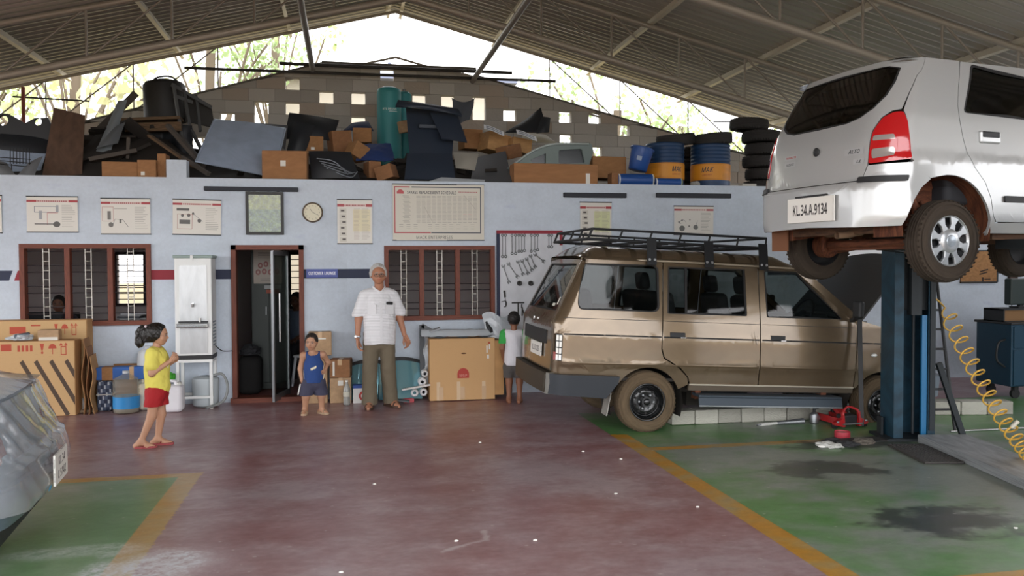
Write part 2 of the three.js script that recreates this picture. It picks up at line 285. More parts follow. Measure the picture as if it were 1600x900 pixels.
// corrugated gable roof on lattice trusses
const RX = 0.88, RY = 6.35, SL = 0.25, ZE = -15.5, ZF = 2.2, roofY = (x) => RY - SL * Math.abs(x - RX);
const XL = -9.3, XR = 11.5;
const roof = structGroup('ceiling_roof');
{
  const sheetMats = ['#bdbab3', '#c2bfb8', '#b7b4ad'].map((c) => mat(c, 0.4, 0.6));
  const P = 0.165, per = 6;
  const wave = (z) => 0.032 * Math.tanh(1.8 * Math.sin(z / P * 2 * Math.PI));
  let k = 0;
  for (const s of [-1, 1]) for (let z = ZE; z < ZF; z += P * per) {
    const xe = s < 0 ? XL : XR, n = per * 8;
    const f = (t) => (u, v) => { const zz = z + u * (P * per + 0.012), x = RX + (xe - RX) * v; return [x, roofY(x) + wave(zz) + t, zz]; };
    mesh('roof_sheet', [grid(n, 1, f(0)), grid(n, 1, f(0.003))], sheetMats[k++ % 3], roof);
  }
  const purM = mat('#d8d2c4', 0.4, 0.3);
  const pur = (x) => mesh('purlin', box(0.055, 0.09, ZF - ZE, [x, roofY(x) - 0.068, (ZF + ZE) / 2], [0, 0, x < RX ? Math.atan(SL) : -Math.atan(SL)]), purM, roof);
  for (let i = 1; i <= 5; i++) { pur(RX - 1.83 * i); pur(RX + 1.83 * i); } pur(RX - 0.12); pur(RX + 0.12);
  // ridge cap seen at the far end
  mesh('ridge_cap', [bar([RX - 0.25, RY + 0.02 - 0.0625, -6.6], [RX, RY + 0.05, -6.6], 17.7, 0.01), bar([RX + 0.25, RY + 0.02 - 0.0625, -6.6], [RX, RY + 0.05, -6.6], 17.7, 0.01)].map((g) => g), sheetMats[0], roof);
  const trM = mat('#a39b90', 0.5, 0.3), thinM = mat('#968f86', 0.55, 0.3);
  for (const z of [-15, -12, -9, -6, -3, 0]) {
    const end = z === -15, dep = end ? 0.80 : 0.68, t = new THREE.Group(); t.name = 'truss'; roof.add(t);
    const top = (x) => roofY(x) - 0.16, bot = (x) => top(x) - dep;
    for (const xe of [XL, XR]) {
      mesh('chord', rod([RX, top(RX), z], [xe, top(xe), z], end ? 0.028 : 0.04, 12), trM, t);
      mesh('chord', rod([RX, bot(RX), z], [xe, bot(xe), z], end ? 0.02 : 0.052, 12), trM, t);
      const s = Math.sign(xe - RX), st = end ? 1.35 : 1.07, n = Math.floor(Math.abs(xe - RX) / st);
      for (let k = 0; k <= n; k++) {
        const x = RX + s * k * st + (s > 0 ? (end ? 0.1 : -0.2) : end ? -0.3 : 0.05), x2 = x + s * st; if (s * (x - RX) < -0.01) continue;
        if (!(end && Math.abs(x - RX) < 2.4)) mesh('web', rod([x, top(x), z], [x, bot(x), z], end ? 0.012 : 0.017, 8), thinM, t);
        if (k < n && !(end && Math.abs(x - RX) < 2.4)) mesh('web', rod([x, top(x), z], [x2, bot(x2), z], end ? 0.012 : 0.015, 8), thinM, t);
      }
    }
  }
  // long horizontal ties from the block gable towards the front
  for (const [px, py] of [[489, 112], [738, 127]]) { const p = atZ(px, py, RB + 0.1); mesh('tie_tube', rod([p.x, p.y, RB + 0.1], [p.x, p.y + 0.02, ZF], 0.045, 14), mat('#97928c', 0.5, 0.4), roof); }
  const poleM = mat('#3d3a38', 0.7);
  for (const [a, b, r] of [[[437, 99], [800, 114], 0.03], [[288, 106], [868, 127], 0.025]]) mesh('cross_pole', rod(atZ(...a, RB + 0.25), atZ(...b, RB + 0.25), r, 8), poleM, roof);
  mesh('cross_pole', rod(atZ(20, 151, RB), atZ(140, 158, RB), 0.014, 8), poleM, roof);
  mesh('cross_pole', rod(atZ(1115, 190, RB), atZ(1160, 190, RB), 0.014, 8), poleM, roof);
  mesh('post', rod(atZ(36, 136, RB + 0.2), V(atZ(37, 200, RB + 0.2).x, 2.82, RB + 0.2), 0.03, 8), mat('#8a4a3c', 0.8), roof);
  mesh('post', [rod([XL + 0.3, 0, -15], [XL + 0.3, roofY(XL) - 0.3, -15], 0.07), rod([XL + 0.3, 0, -9], [XL + 0.3, roofY(XL) - 0.3, -9], 0.07), rod([XL + 0.3, 0, -3], [XL + 0.3, roofY(XL) - 0.3, -3], 0.07), rod([XR - 0.3, 0, -9], [XR - 0.3, roofY(XR) - 0.3, -9], 0.07), rod([XR - 0.3, 0, -3], [XR - 0.3, roofY(XR) - 0.3, -3], 0.07)], trM, roof);
}
struct('wall_right_added', box(0.2, 2.6, 19, [11.25, 1.3, -6.5]), wallM);  // unseen low wall added to shade this side, light passes above to the roof
// ---------------------------------------------------------------- vehicle bodies
// A body is a skin over a plan outline (rounded rectangle) pulled in with height. u runs from the middle of the tail along the near side to the nose; negative u is the mirrored side.
function bodyMap(o) {
  const { x0, x1, W, r, rf } = o, a = W - r, b = a + r * Math.PI / 2, c = b + (x1 - x0 - r - rf), d = c + rf * Math.PI / 2;
  const f = (u, y, off = 0) => {
    const s = u < 0 ? -1 : 1; u = Math.abs(u); let px, pz, nx, nz, t;
    if (u < a) { px = x0; pz = u; nx = -1; nz = 0; } else if (u < b) { t = (u - a) / r; px = x0 + r - r * Math.cos(t); pz = a + r * Math.sin(t); nx = -Math.cos(t); nz = Math.sin(t); }
    else if (u < c) { px = x0 + r + u - b; pz = W; nx = 0; nz = 1; } else if (u < d) { t = (u - c) / rf; px = x1 - rf + rf * Math.sin(t); pz = W - rf + rf * Math.cos(t); nx = Math.sin(t); nz = Math.cos(t); }
    else { px = x1; pz = W - rf - (u - d); nx = 1; nz = 0; }
    const wr = 1 - sstep(0, 1, (px - x0) / o.fade), wf = o.front ? sstep(x1 - o.ffade, x1, px) : 0;
    if (o.bow) px += o.bow * (pz / W) ** 2 * (1 - sstep(x0, x0 + 0.5, px));
    pz *= (W - o.inset(y)) / W;
    return V(px + o.rear(y) * wr + (o.front ? o.front(y) * wf : 0) + nx * off, y, s * (pz + nz * off));
  };
  f.b = b; f.c = c; f.a = a; f.d = d; f.o = o;
  // u of a point on the side whose x is given
  f.ux = (x, y) => { let lo = a, hi = d; for (let k = 0; k < 40; k++) { const m = (lo + hi) / 2; if (f(m, y).x < x) lo = m; else hi = m; } return (lo + hi) / 2; };
  return f;
}
// surface coordinates of the point that the photograph shows at a pixel, on a body standing at matrix M
function onBody(f, M, px, py, u0, y0) {
  let u = u0, y = y0;
  const pr = (u, y) => toPx(f(u, y).applyMatrix4(M));
  for (let k = 0; k < 60; k++) {
    const e = 1e-3, p = pr(u, y), pu = pr(u + e, y), py_ = pr(u, y + e);
    const a = (pu[0] - p[0]) / e, b = (py_[0] - p[0]) / e, c = (pu[1] - p[1]) / e, d = (py_[1] - p[1]) / e, det = a * d - b * c; if (Math.abs(det) < 1e-6) break;
    const rx = px - p[0], ry = py - p[1]; u += clamp((d * rx - b * ry) / det, -0.15, 0.15); y += clamp((a * ry - c * rx) / det, -0.15, 0.15);
  }
  return [u, y];
}
const densify = (pts, step = 0.04) => { const out = []; pts.forEach((p, i) => { const q = pts[(i + 1) % pts.length], n = Math.max(1, Math.ceil(Math.hypot(q[0] - p[0], q[1] - p[1]) / step)); for (let k = 0; k < n; k++) out.push([mix(p[0], q[0], k / n), mix(p[1], q[1], k / n)]); }); return out; };
// a panel cut out of the skin: outline and holes in (u, y); it gets a folded-in rim so that edges and gaps have depth
function skin(f, outline, holes = [], off = 0, rim = 0.02, edge = 0.07) {
  const oc = densify(outline), hc = holes.map((h) => densify(h));
  const s = new THREE.Shape(oc.map((p) => new THREE.Vector2(...p))); for (const h of hc) s.holes.push(new THREE.Path(h.map((p) => new THREE.Vector2(...p))));
  let g = new THREE.ShapeGeometry(s).toNonIndexed(); g.deleteAttribute('normal'); g.deleteAttribute('uv');
  g = new TessellateModifier(edge, 9).modify(g); if (g.index) g = g.toNonIndexed();
  const p = g.attributes.position, uv = new Float32Array(p.count * 2);
  for (let i = 0; i < p.count; i++) { const u = p.getX(i), y = p.getY(i), q = f(u, y, off); uv[2 * i] = u; uv[2 * i + 1] = y; p.setXYZ(i, q.x, q.y, q.z); }
  g.setAttribute('uv', new THREE.BufferAttribute(uv, 2));
  const out = [flat(smoothAll(g))];
  if (rim) for (const L of [oc, ...hc]) { const n = L.length; out.push(grid(n, 1, (t, v) => { const q = L[Math.round(t * n) % n], w = f(q[0], q[1], off - rim * v); return [w.x, w.y, w.z]; })); }
  return merge(out);
}
function smoothAll(g) { const m = mergeVertices(g, 1e-4); m.deleteAttribute('normal'); m.computeVertexNormals(); return m.toNonIndexed(); }
const ring = (f, outline, width, off) => {   // rubber or trim following an outline
  const L = densify(outline, 0.03), n = L.length; let cx = 0, cy = 0; for (const q of L) { cx += q[0] / n; cy += q[1] / n; }
  const inn = L.map((q) => { const d = Math.hypot(cx - q[0], cy - q[1]); return [q[0] + (cx - q[0]) / d * width, q[1] + (cy - q[1]) / d * width]; });
  return merge([grid(n, 1, (t, v) => { const q = (v ? inn : L)[Math.round(t * n) % n], w = f(q[0], q[1], off); return [w.x, w.y, w.z]; }), grid(n, 1, (t, v) => { const q = inn[Math.round(t * n) % n], w = f(q[0], q[1], off - 0.03 * v); return [w.x, w.y, w.z]; })]);
};
const band = (f, u0, u1, y0, y1, off, rim = 0.02) => skin(f, [[u0, y0], [u1, y0], [u1, y1], [u0, y1]], [], off, rim);
const mirrorZ = (g) => { const q = g.clone(); q.applyMatrix4(new THREE.Matrix4().makeScale(1, 1, -1)); const p = q.attributes.position.array, nn = q.attributes.normal.array; for (const A of [p, nn]) for (let i = 0; i < A.length; i += 9) for (let k = 0; k < 3; k++) { const t = A[i + 3 + k]; A[i + 3 + k] = A[i + 6 + k]; A[i + 6 + k] = t; } return q; };

const glassM = mat('#b4bbb8', 0.04, 0, { transmission: 1, thickness: 0, ior: 1.45 }), darkGlassM = mat('#3c423e', 0.05, 0, { transmission: 1, thickness: 0, ior: 1.5 });
const rubberM = mat('#1b1b1c', 0.7), blackPl = mat('#232426', 0.55), chromeM = mat('#c8cacb', 0.18, 0.9), steelM = mat('#8d9093', 0.4, 0.8), darkIn = mat('#1d1c1c', 0.9), seatM = mat('#2c2d31', 0.8), rustM = mat('#6e4630', 0.8, 0.1, { map: mottled(225, 200, 185, 0.35, 10, 0.8) });
const tyreTex = mottled(215, 200, 180, 0.14, 12, 0.4, 256, 11);
const tyreM = mat('#3b3835', 0.88, 0, { map: tyreTex }), dustyTyreM = mat('#6e6455', 0.92, 0, { map: tyreTex });
// wheel in its own frame: axle along z, outer face +z
function tyreGeo(R, w, rimR) {
  const h = w / 2, g = [lathe([[rimR, -h * 0.9], [rimR + (R - rimR) * 0.5, -h * 1.04], [R * 0.965, -h * 0.86], [R, -h * 0.6], [R, h * 0.6], [R * 0.965, h * 0.86], [rimR + (R - rimR) * 0.5, h * 1.04], [rimR, h * 0.9], [rimR - 0.01, 0], [rimR, -h * 0.9]], 56)];
  for (const yy of [-0.45, -0.15, 0.15, 0.45]) g.push(lathe([[R + 0.001, h * yy - w * 0.055], [R + 0.006, h * yy - w * 0.045], [R + 0.006, h * yy + w * 0.045], [R + 0.001, h * yy + w * 0.055]], 56));
  for (let k = 0; k < 44; k++) { const a = k / 44 * Math.PI * 2; for (const s of [-1, 1]) g.push(place(flat(new THREE.BoxGeometry(0.016, w * 0.18, 0.004)), [Math.sin(a) * R * 0.982, s * h * 0.76, Math.cos(a) * R * 0.982], [0, a, 0])); }
  for (const q of [0.35, 0.7]) g.push(lathe([[rimR + (R - rimR) * q, h * 1.03], [rimR + (R - rimR) * q + 0.006, h * 1.06], [rimR + (R - rimR) * q + 0.012, h * 1.02]], 48));
  return place(merge(g), [0, 0, 0], [Math.PI / 2, 0, 0]);
}
function steelWheel(parent, R, w, rimR, rubber, rimMat) {
  mesh('tyre', tyreGeo(R, w, rimR), rubber, parent);
  const z = w * 0.5, g = [place(lathe([[rimR, z * 0.95], [rimR + 0.012, z * 1.0], [rimR + 0.008, z * 0.9], [rimR * 0.93, z * 0.75], [rimR * 0.86, z * 0.2], [rimR * 0.8, z * 0.15], [rimR * 0.72, z * 0.42], [rimR * 0.5, z * 0.5], [rimR * 0.36, z * 0.3], [0.001, z * 0.3]], 48), [0, 0, 0], [Math.PI / 2, 0, 0])];
  const rim = mesh('rim', g, rimMat, parent);
  const hub = [cyl(rimR * 0.3, rimR * 0.34, 0.07, [0, 0, z * 0.45], [Math.PI / 2, 0, 0], 24), sph(rimR * 0.2, [0, 0, z * 0.45 + 0.035], [1, 1, 0.5], 14)]; mesh('hub_cap', hub, rimMat, rim);
  for (let k = 0; k < 6; k++) { const a = k / 6 * 6.283; mesh('wheel_nut', cyl(0.011, 0.011, 0.03, [Math.cos(a) * rimR * 0.43, Math.sin(a) * rimR * 0.43, z * 0.5], [Math.PI / 2, 0, 0], 6), steelM, rim); }
  for (let k = 0; k < 10; k++) { const a = (k + 0.5) / 10 * 6.283; mesh('vent_hole', cyl(rimR * 0.075, rimR * 0.075, 0.012, [Math.cos(a) * rimR * 0.66, Math.sin(a) * rimR * 0.66, z * 0.47], [Math.PI / 2, 0, 0], 12), darkIn, rim); }
}
const plate = (w, h, text, lines = 1) => canvasTex(512, Math.round(512 * h / w), (g, W, H) => {
  g.fillStyle = '#e9e7e0'; g.fillRect(0, 0, W, H); g.fillStyle = '#23211f'; g.textAlign = 'center'; g.textBaseline = 'middle';
  const L = text.split('\n'); g.font = 'bold ' + Math.round(H * (L.length > 1 ? 0.42 : 0.62)) + 'px sans-serif'; g.save(); g.translate(W / 2, H / 2); g.scale(L.length > 1 ? 0.9 : Math.min(0.8, W * 0.9 / (H * 0.36 * text.length)), 1); L.forEach((t, i) => g.fillText(t, 0, H * ((i + 0.5) / L.length - 0.5) * 0.9)); g.restore();
});
const facePlane = (w, h) => { const g = new THREE.PlaneGeometry(w, h); return flat(g); };

// ================================================================ bronze people carrier with a roof rack
{
  const th = -2.9 * D2R;
  const van = thing('van', 'bronze people carrier with black roof rack, raised bonnet and dusty tyres', 'van', [2.99, 0, -8.91]);
  van.rotation.z = th; van.updateMatrixWorld(true); const M = van.matrixWorld;
  const f = bodyMap({ x0: -1.03, x1: 3.42, W: 0.83, r: 0.13, rf: 0.28, fade: 0.36, ffade: 0.7, bow: 0.03,
    rear: (y) => y < 1.10 ? 0 : (y - 1.10) * 0.46, front: (y) => -0.25 * sstep(0.75, 1.2, y),
    inset: (y) => y < 0.66 ? 0.012 + (0.66 - y) * 0.12 : y < 0.70 ? 0.012 * (0.70 - y) / 0.04 - 0.004 : y < 0.985 ? -0.004 + 0.004 * sstep(0.7, 0.74, y) : y < 1.15 ? 0.004 + (y - 0.985) * 0.06 : 0.014 + (y - 1.15) * 0.15 });
  const bronze = mat('#776855', 0.27, 0.6, { clearcoat: 0.9, clearcoatRoughness: 0.08, map: mottled(250, 246, 238, 0.035, 8, 0.2, 256, 2) });
  const S = (pts) => pts.map(([x, y, r]) => [f.ux(x, y), y, r].slice(0, r === undefined ? 2 : 3));
  const arc = (cx, cy, R, a0, a1, n = 14) => { const o = []; for (let k = 0; k <= n; k++) { const a = mix(a0, a1, k / n) * D2R; o.push([cx + R * Math.cos(a), cy + R * Math.sin(a)]); } return o; };
  const uG = f.a - 0.01;   // gap between tailgate and corner
  const win1 = rpoly(S([[-0.775, 1.235], [0.092, 1.238], [0.082, 1.722], [-0.705, 1.702]]), 0.075), win2 = rpoly(S([[0.175, 1.225], [1.062, 1.23], [1.045, 1.722], [0.185, 1.712]]), 0.02), win3 = rpoly(S([[1.285, 1.224], [2.175, 1.232], [1.64, 1.722], [1.262, 1.72]]), 0.02);
  const lampU0 = f.a + 0.045, lampU1 = f.ux(-0.925, 0.85), lamp = rpoly([[lampU0, 0.715], [lampU1, 0.712], [lampU1, 0.982], [lampU0, 0.985]], 0.015);
  const quarter = [[uG, 0.585], ...S([[-0.33, 0.575], ...arc(0, 0.30, 0.37, 148, 24), [0.44, 0.50], [0.425, 0.575], [0.33, 0.665], [0.15, 0.765], [0.118, 0.86], [0.125, 1.75]]), [f.ux(-0.74, 1.75), 1.75], [uG, 1.75]];
  const rearDoor = S([[0.462, 0.505], [1.222, 0.505], [1.19, 1.748], [0.137, 1.752], [0.128, 0.87], [0.16, 0.775], [0.34, 0.675], [0.436, 0.58]]);
  const frontDoor = S([[1.234, 0.505], [2.338, 0.505], [2.338, 1.222], [1.69, 1.748], [1.202, 1.748]]);
  const fender = S([[2.348, 0.50], ...arc(2.71, 0.30, 0.39, 150, 30), [3.30, 0.62], [3.36, 0.70], [3.34, 0.95], [3.05, 1.08], [2.68, 1.16], [2.35, 1.235]]);
  const each = (name, g, m) => { mesh(name, g, m, van); mesh(name, mirrorZ(g), m, van); };
  const parts = { quarter_panel: [quarter, [win1, lamp]], rear_door: [rearDoor, [win2]], front_door: [frontDoor, [win3]], front_wing: [fender, []] };
  const made = {};
  for (const [n, [o, h]] of Object.entries(parts)) { const g = skin(f, o, h, 0); made[n] = mesh(n, g, bronze, van); made[n + 2] = mesh(n, mirrorZ(g), bronze, van); }
  for (const [p, w] of [['quarter_panel', win1], ['rear_door', win2], ['front_door', win3]]) {
    const gl = skin(f, w, [], -0.016, 0), rg = ring(f, w, 0.02, -0.006);
    mesh('window_pane', gl, glassM, made[p]); mesh('window_pane', mirrorZ(gl), glassM, made[p + 2]); mesh('window_rubber', rg, rubberM, made[p]); mesh('window_rubber', mirrorZ(rg), rubberM, made[p + 2]);
  }
  { const u = f.ux(0.385, 1.45); mesh('window_divider', band(f, u - 0.012, u + 0.012, 1.23, 1.715, -0.008, 0.015), rubberM, made.rear_door); }
  // black side line, bright lower crease rail, gutter
  for (const [n, x0, x1] of [['quarter_panel', -0.92, 0.115], ['rear_door', 0.14, 1.205], ['front_door', 1.235, 2.332], ['front_wing', 2.352, 3.22]]) {
    const g = band(f, f.ux(x0, 0.985), f.ux(x1, 0.985), 0.978, 0.993, 0.003, 0.01); mesh('side_line', g, rubberM, made[n]); mesh('side_line', mirrorZ(g), rubberM, made[n + 2]);
    const h = band(f, f.ux(x0, 1.15), f.ux(x1 > 2.3 ? 2.33 : x1, 1.15), 1.147, 1.152, 0.0015, 0.006); if (x0 < 2.3) { mesh('belt_line', h, rubberM, made[n]); }
    const r = band(f, f.ux(x0, 0.69), f.ux(Math.min(x1, 2.33), 0.69), 0.683, 0.706, 0.006, 0.012); mesh('crease_rail', r, bronze, made[n]); mesh('crease_rail', mirrorZ(r), bronze, made[n + 2]);
  }
  for (const [n, x] of [['rear_door', 0.29], ['front_door', 1.415]]) for (const s of ['', 2]) {
    const q = f(f.ux(x, 1.008), 1.008); const z = s ? -q.z : q.z, h = mesh('door_handle', rbox(0.165, 0.05, 0.02, 0.006, [x, 1.012, z]), blackPl, made[n + s]); mesh('lever', rbox(0.06, 0.018, 0.022, 0.005, [x + 0.06, 0.985, z + (s ? -0.01 : 0.01)]), chromeM, h);
  }
  { const g = pipe([f(f.ux(-0.72, 1.755), 1.755, 0.012), f(f.ux(0.2, 1.765), 1.765, 0.014), f(f.ux(1.2, 1.76), 1.76, 0.014), f(f.ux(1.66, 1.755), 1.755, 0.012)], 0.012, 24, 6); each('rain_gutter', g, mat('#b7ab97', 0.35, 0.6)); }
  // roof
  const wTop = 0.83 - f.o.inset(1.75);
  const roofG = (yo) => grid(40, 32, (u, v) => { const s = v * 2 - 1, e = Math.abs(s), x0r = -0.735 + 0.05 * (1 - Math.sqrt(1 - Math.min(1, e ** 6) * 0.9)), x = mix(x0r, 1.67, u), edge = 1 - Math.pow(e, 7), fr = sstep(0, 0.10, u) * 0.45 + 0.55, ft = 1 - 0.55 * sstep(0.9, 1, u); return [x, 1.75 + yo + (0.135 + 0.02 * (1 - s * s)) * edge * Math.min(1, 0.25 + u * 12) * fr ** 0.2 * ft, s * wTop]; });
  mesh('roof', [roofG(0), roofG(-0.02)], bronze, van);
  mesh('headliner', grid(4, 4, (u, v) => [mix(-0.70, 1.6, u), 1.745, mix(-0.72, 0.72, v)]), mat('#55504a', 0.9), van);
  // A pillars, windscreen
  for (const s of [-1, 1]) mesh('windscreen_pillar', bar([1.665, 1.752, s * (wTop - 0.012)], [2.36, 1.215, s * 0.79], 0.05, 0.075), bronze, van);
  mesh('windscreen', grid(6, 10, (u, v) => { const s = v * 2 - 1, x = mix(1.70, 2.40, u) + 0.12 * (1 - s * s); return [x, mix(1.745, 1.21, u), s * mix(wTop - 0.03, 0.77, u)]; }), glassM, van);
  // tailgate
  const rw = rpoly([[-0.645, 1.205], [0.645, 1.205], [0.63, 1.70], [-0.63, 1.70]], 0.05);
  const tg = mesh('tailgate', skin(f, [[-uG + 0.008, 0.60], [uG - 0.008, 0.60], [uG - 0.008, 1.752], [-uG + 0.008, 1.752]], [rw], 0), bronze, van);
  mesh('window_pane', skin(f, rw, [], -0.015, 0), glassM, tg); mesh('window_rubber', ring(f, rw, 0.022, -0.004), rubberM, tg);
  mesh('garnish_panel', band(f, -0.52, 0.52, 0.86, 1.0, 0.008, 0.02), blackPl, tg);
  mesh('badge', [lathe([[0.03, 0], [0.034, 0.006], [0.03, 0.012]], 24, [f(0.02, 1.1, 0.01).x, 1.1, 0.02], [0, 0, Math.PI / 2], [1, 1, 0.6]), box(0.012, 0.03, 0.012, [f(0.02, 1.1, 0.01).x - 0.01, 1.1, 0.02])], chromeM, tg);
  const pm = mat('#ffffff', 0.5, 0, { map: plate(0.5, 0.13, 'KL.9.D.1235') });
  mesh('number_plate', [place(facePlane(0.46, 0.13), [f(0.1, 0.78, 0.022).x, 0.785, 0.16], [0, -Math.PI / 2, 0]), box(0.012, 0.14, 0.47, [f(0.1, 0.78, 0.013).x, 0.785, 0.16])], pm, tg);
  const st = mat('#d9d7cc', 0.6); for (const [u, y, w, h] of [[0.43, 1.25, 0.09, 0.03], [0.545, 1.27, 0.035, 0.075]]) mesh('window_sticker', band(f, u - w / 2, u + w / 2, y, y + h, -0.012, 0.003), st, tg);
  // tail lamps wrapping the corner
  const lensW = mat('#dfe0dd', 0.15, 0.2, { clearcoat: 1 }), lensR = mat('#8c1a18', 0.2, 0, { clearcoat: 1 });
  for (const s of [1, -1]) {
    const tl = mesh('tail_lamp', s > 0 ? skin(f, lamp, [], -0.02, 0.03) : mirrorZ(skin(f, lamp, [], -0.02, 0.03)), blackPl, van), um = lampU0 + 0.035;
    const put = (g, m, n) => mesh(n, s > 0 ? g : mirrorZ(g), m, tl);
    put(band(f, lampU0 + 0.004, um, 0.72, 0.80, 0.004, 0.03), lensR, 'red_lens');
    for (let i = 0; i < 4; i++) for (let j = 0; j < 2; j++) { const a = mix(um + 0.004, lampU1, j / 2), b = mix(um + 0.004, lampU1, (j + 1) / 2) - 0.008, y = 0.722 + i * 0.065; put(band(f, a, b, y, y + 0.055, 0.006, 0.03), lensW, 'lens'); }
  }
  // bumpers
  const bumpM = mat('#2d3238', 0.5), bumpR = mat('#40392f', 0.55, 0.1);
  const uB = f.ux(-0.34, 0.5);
  for (const s of [1, -1]) { const g = skin(f, [[f.a + 0.06, 0.375], [f.ux(-0.45, 0.35), 0.345], [f.ux(-0.335, 0.5), 0.50], [f.ux(-0.32, 0.57), 0.572], [f.a + 0.06, 0.58]], [], 0.055, 0.09); mesh('bumper_end', s > 0 ? g : mirrorZ(g), bumpM, van); const c = skin(f, [[f.a - 0.03, 0.37], [f.a + 0.065, 0.37], [f.a + 0.075, 0.48], [f.a + 0.065, 0.585], [f.a - 0.03, 0.585]], [], 0.06, 0.1); mesh('bumper_corner', s > 0 ? c : mirrorZ(c), mat('#8b8a84', 0.5, 0.3), van); }
  mesh('rear_bumper', band(f, -f.a - 0.03, f.a + 0.03, 0.385, 0.585, 0.075, 0.11), bumpR, van);
  mesh('front_bumper', skin(f, [[f.ux(3.12, 0.5), 0.42], [f.d + 1.1, 0.42], [f.d + 1.1, 0.66], [f.ux(3.12, 0.5), 0.66]], [], 0.09, 0.12), mat('#6d7681', 0.5), van);
  { const o = [[f.c + 0.12, 0.72], [f.d + 0.16, 0.72], [f.d + 0.16, 0.94], [f.c + 0.12, 0.94]], lensC = mat('#cfd6da', 0.08, 0.3, { clearcoat: 1 }); const g = skin(f, rpoly(o, 0.03), [], 0.01, 0.05); each('head_lamp', g, lensC); }
  mesh('grille', skin(f, [[f.d + 0.17, 0.74], [f.d + 0.55, 0.74], [f.d + 0.55, 0.92], [f.d + 0.17, 0.92]], [], 0.0, 0.04), blackPl, van);
  // underside, sills, floor
  const under = mat('#2a2622', 0.9);
  mesh('chassis', [box(4.0, 0.12, 1.2, [1.2, 0.46, 0]), box(1.8, 0.07, 1.56, [1.4, 0.465, 0]), box(0.6, 0.2, 1.0, [-0.7, 0.48, 0]), rod([0, 0.3, -0.7], [0, 0.3, 0.7], 0.05), rod([2.71, 0.3, -0.7], [2.71, 0.3, 0.7], 0.05), box(0.7, 0.2, 0.35, [0.9, 0.34, 0.35]), box(0.9, 0.3, 0.6, [2.9, 0.55, 0])], under, van);
  mesh('floor_pan', [box(3.3, 0.03, 1.56, [0.75, 0.54, 0]), grid(10, 4, (u, v) => { const a = mix(200, -20, u) * D2R; return [0.40 * Math.cos(a), 0.30 + 0.40 * Math.sin(a), mix(0.5, 0.79, v)]; }), grid(10, 4, (u, v) => { const a = mix(200, -20, u) * D2R; return [2.71 + 0.42 * Math.cos(a), 0.30 + 0.42 * Math.sin(a), mix(0.5, 0.79, v)]; })], under, van);
  each('sill', band(f, f.ux(0.45, 0.47), f.ux(2.34, 0.47), 0.44, 0.498, 0.002, 0.04), mat('#5d5346', 0.5, 0.3)); each('sill_trim', band(f, f.ux(0.45, 0.5), f.ux(2.34, 0.5), 0.494, 0.508, 0.012, 0.02), mat('#cfc8b8', 0.3, 0.6));
  // running boards
  const stepM = mat('#38424b', 0.5, 0.3), stepE = mat('#9aa0a3', 0.4, 0.6);
  for (const s of [1, -1]) { const rb = mesh('running_board', [rbox(1.62, 0.03, 0.2, 0.01, [1.32, 0.40, s * 0.84]), box(1.62, 0.085, 0.012, [1.32, 0.345, s * 0.935], [s * -0.25, 0, 0])], stepM, van); mesh('edge_strip', rbox(1.62, 0.016, 0.02, 0.006, [1.32, 0.303, s * 0.947]), stepE, rb); for (const x of [0.56, 2.0]) mesh('bracket', box(0.06, 0.14, 0.1, [x, 0.42, s * 0.74]), rustM, rb); }
  // wheels
  for (const [x, s, rub] of [[0, 1, dustyTyreM], [0, -1, dustyTyreM], [2.71, 1, dustyTyreM], [2.71, -1, dustyTyreM]]) { const w = new THREE.Group(); w.name = 'wheel'; w.position.set(x, 0.312 - (x ? 0.0 : 0), s * 0.725); if (s < 0) w.rotation.y = Math.PI; van.add(w); steelWheel(w, 0.312, 0.2, 0.182, rub, mat('#232425', 0.25, 0.6, { clearcoat: 0.6 })); }
  each('mud_flap', box(0.012, 0.24, 0.17, [-0.40, 0.28, 0.70], [0, 0, -0.15]), mat('#8d8a83', 0.8));
  // cabin
  const seat = (x, z, w) => { const s = new THREE.Group(); s.name = 'seat'; s.position.set(x, 0.56, z); van.add(s); mesh('cushion', rbox(0.5, 0.2, w, 0.06, [0, 0.24, 0]), seatM, s); mesh('backrest', rbox(0.15, 0.62, w, 0.06, [-0.27, 0.58, 0], [0, 0, 0.2]), seatM, s); mesh('headrest', rbox(0.1, 0.2, Math.min(w, 0.26), 0.045, [-0.37, 0.99, 0], [0, 0, 0.2]), seatM, s); };
  seat(1.55, 0.4, 0.52); seat(1.55, -0.4, 0.52); seat(0.55, 0, 1.35); seat(-0.35, 0.02, 1.3);
  mesh('dashboard', [rbox(0.4, 0.3, 1.5, 0.08, [2.22, 1.08, 0]), rbox(0.2, 0.12, 0.4, 0.04, [2.05, 1.22, 0.38])], blackPl, van);
  { const sw = new THREE.Group(); sw.name = 'steering_wheel'; sw.position.set(1.94, 1.26, 0.38); sw.rotation.z = -0.45; van.add(sw); const r = new THREE.TorusGeometry(0.185, 0.014, 10, 40); mesh('rim', place(flat(r), [0, 0, 0], [0, Math.PI / 2, 0]), rubberM, sw); mesh('spokes', [rod([0, -0.18, 0], [0, 0, 0], 0.012), rod([0, 0, -0.18], [0, 0, 0.18], 0.014), cyl(0.05, 0.05, 0.03, [0, 0, 0], [0, 0, Math.PI / 2]), rod([0, 0, 0], [0.28, -0.02, 0], 0.02)], rubberM, sw); }
  mesh('cargo', [rbox(0.5, 0.16, 0.9, 0.05, [-0.68, 1.02, 0.1], [0, 0.2, 0])], mat('#3b3b3e', 0.8), van);
  // mirror, bonnet, engine bay, prop
  for (const s of [1, -1]) { const m = mesh('door_mirror', rbox(0.07, 0.19, 0.12, 0.03, [2.27, 1.35, s * 0.93], [0, s * 0.25, 0]), blackPl, van); mesh('mirror_arm', bar([2.27, 1.26, s * 0.9], [2.28, 1.22, s * 0.8], 0.05, 0.03), blackPl, m); }
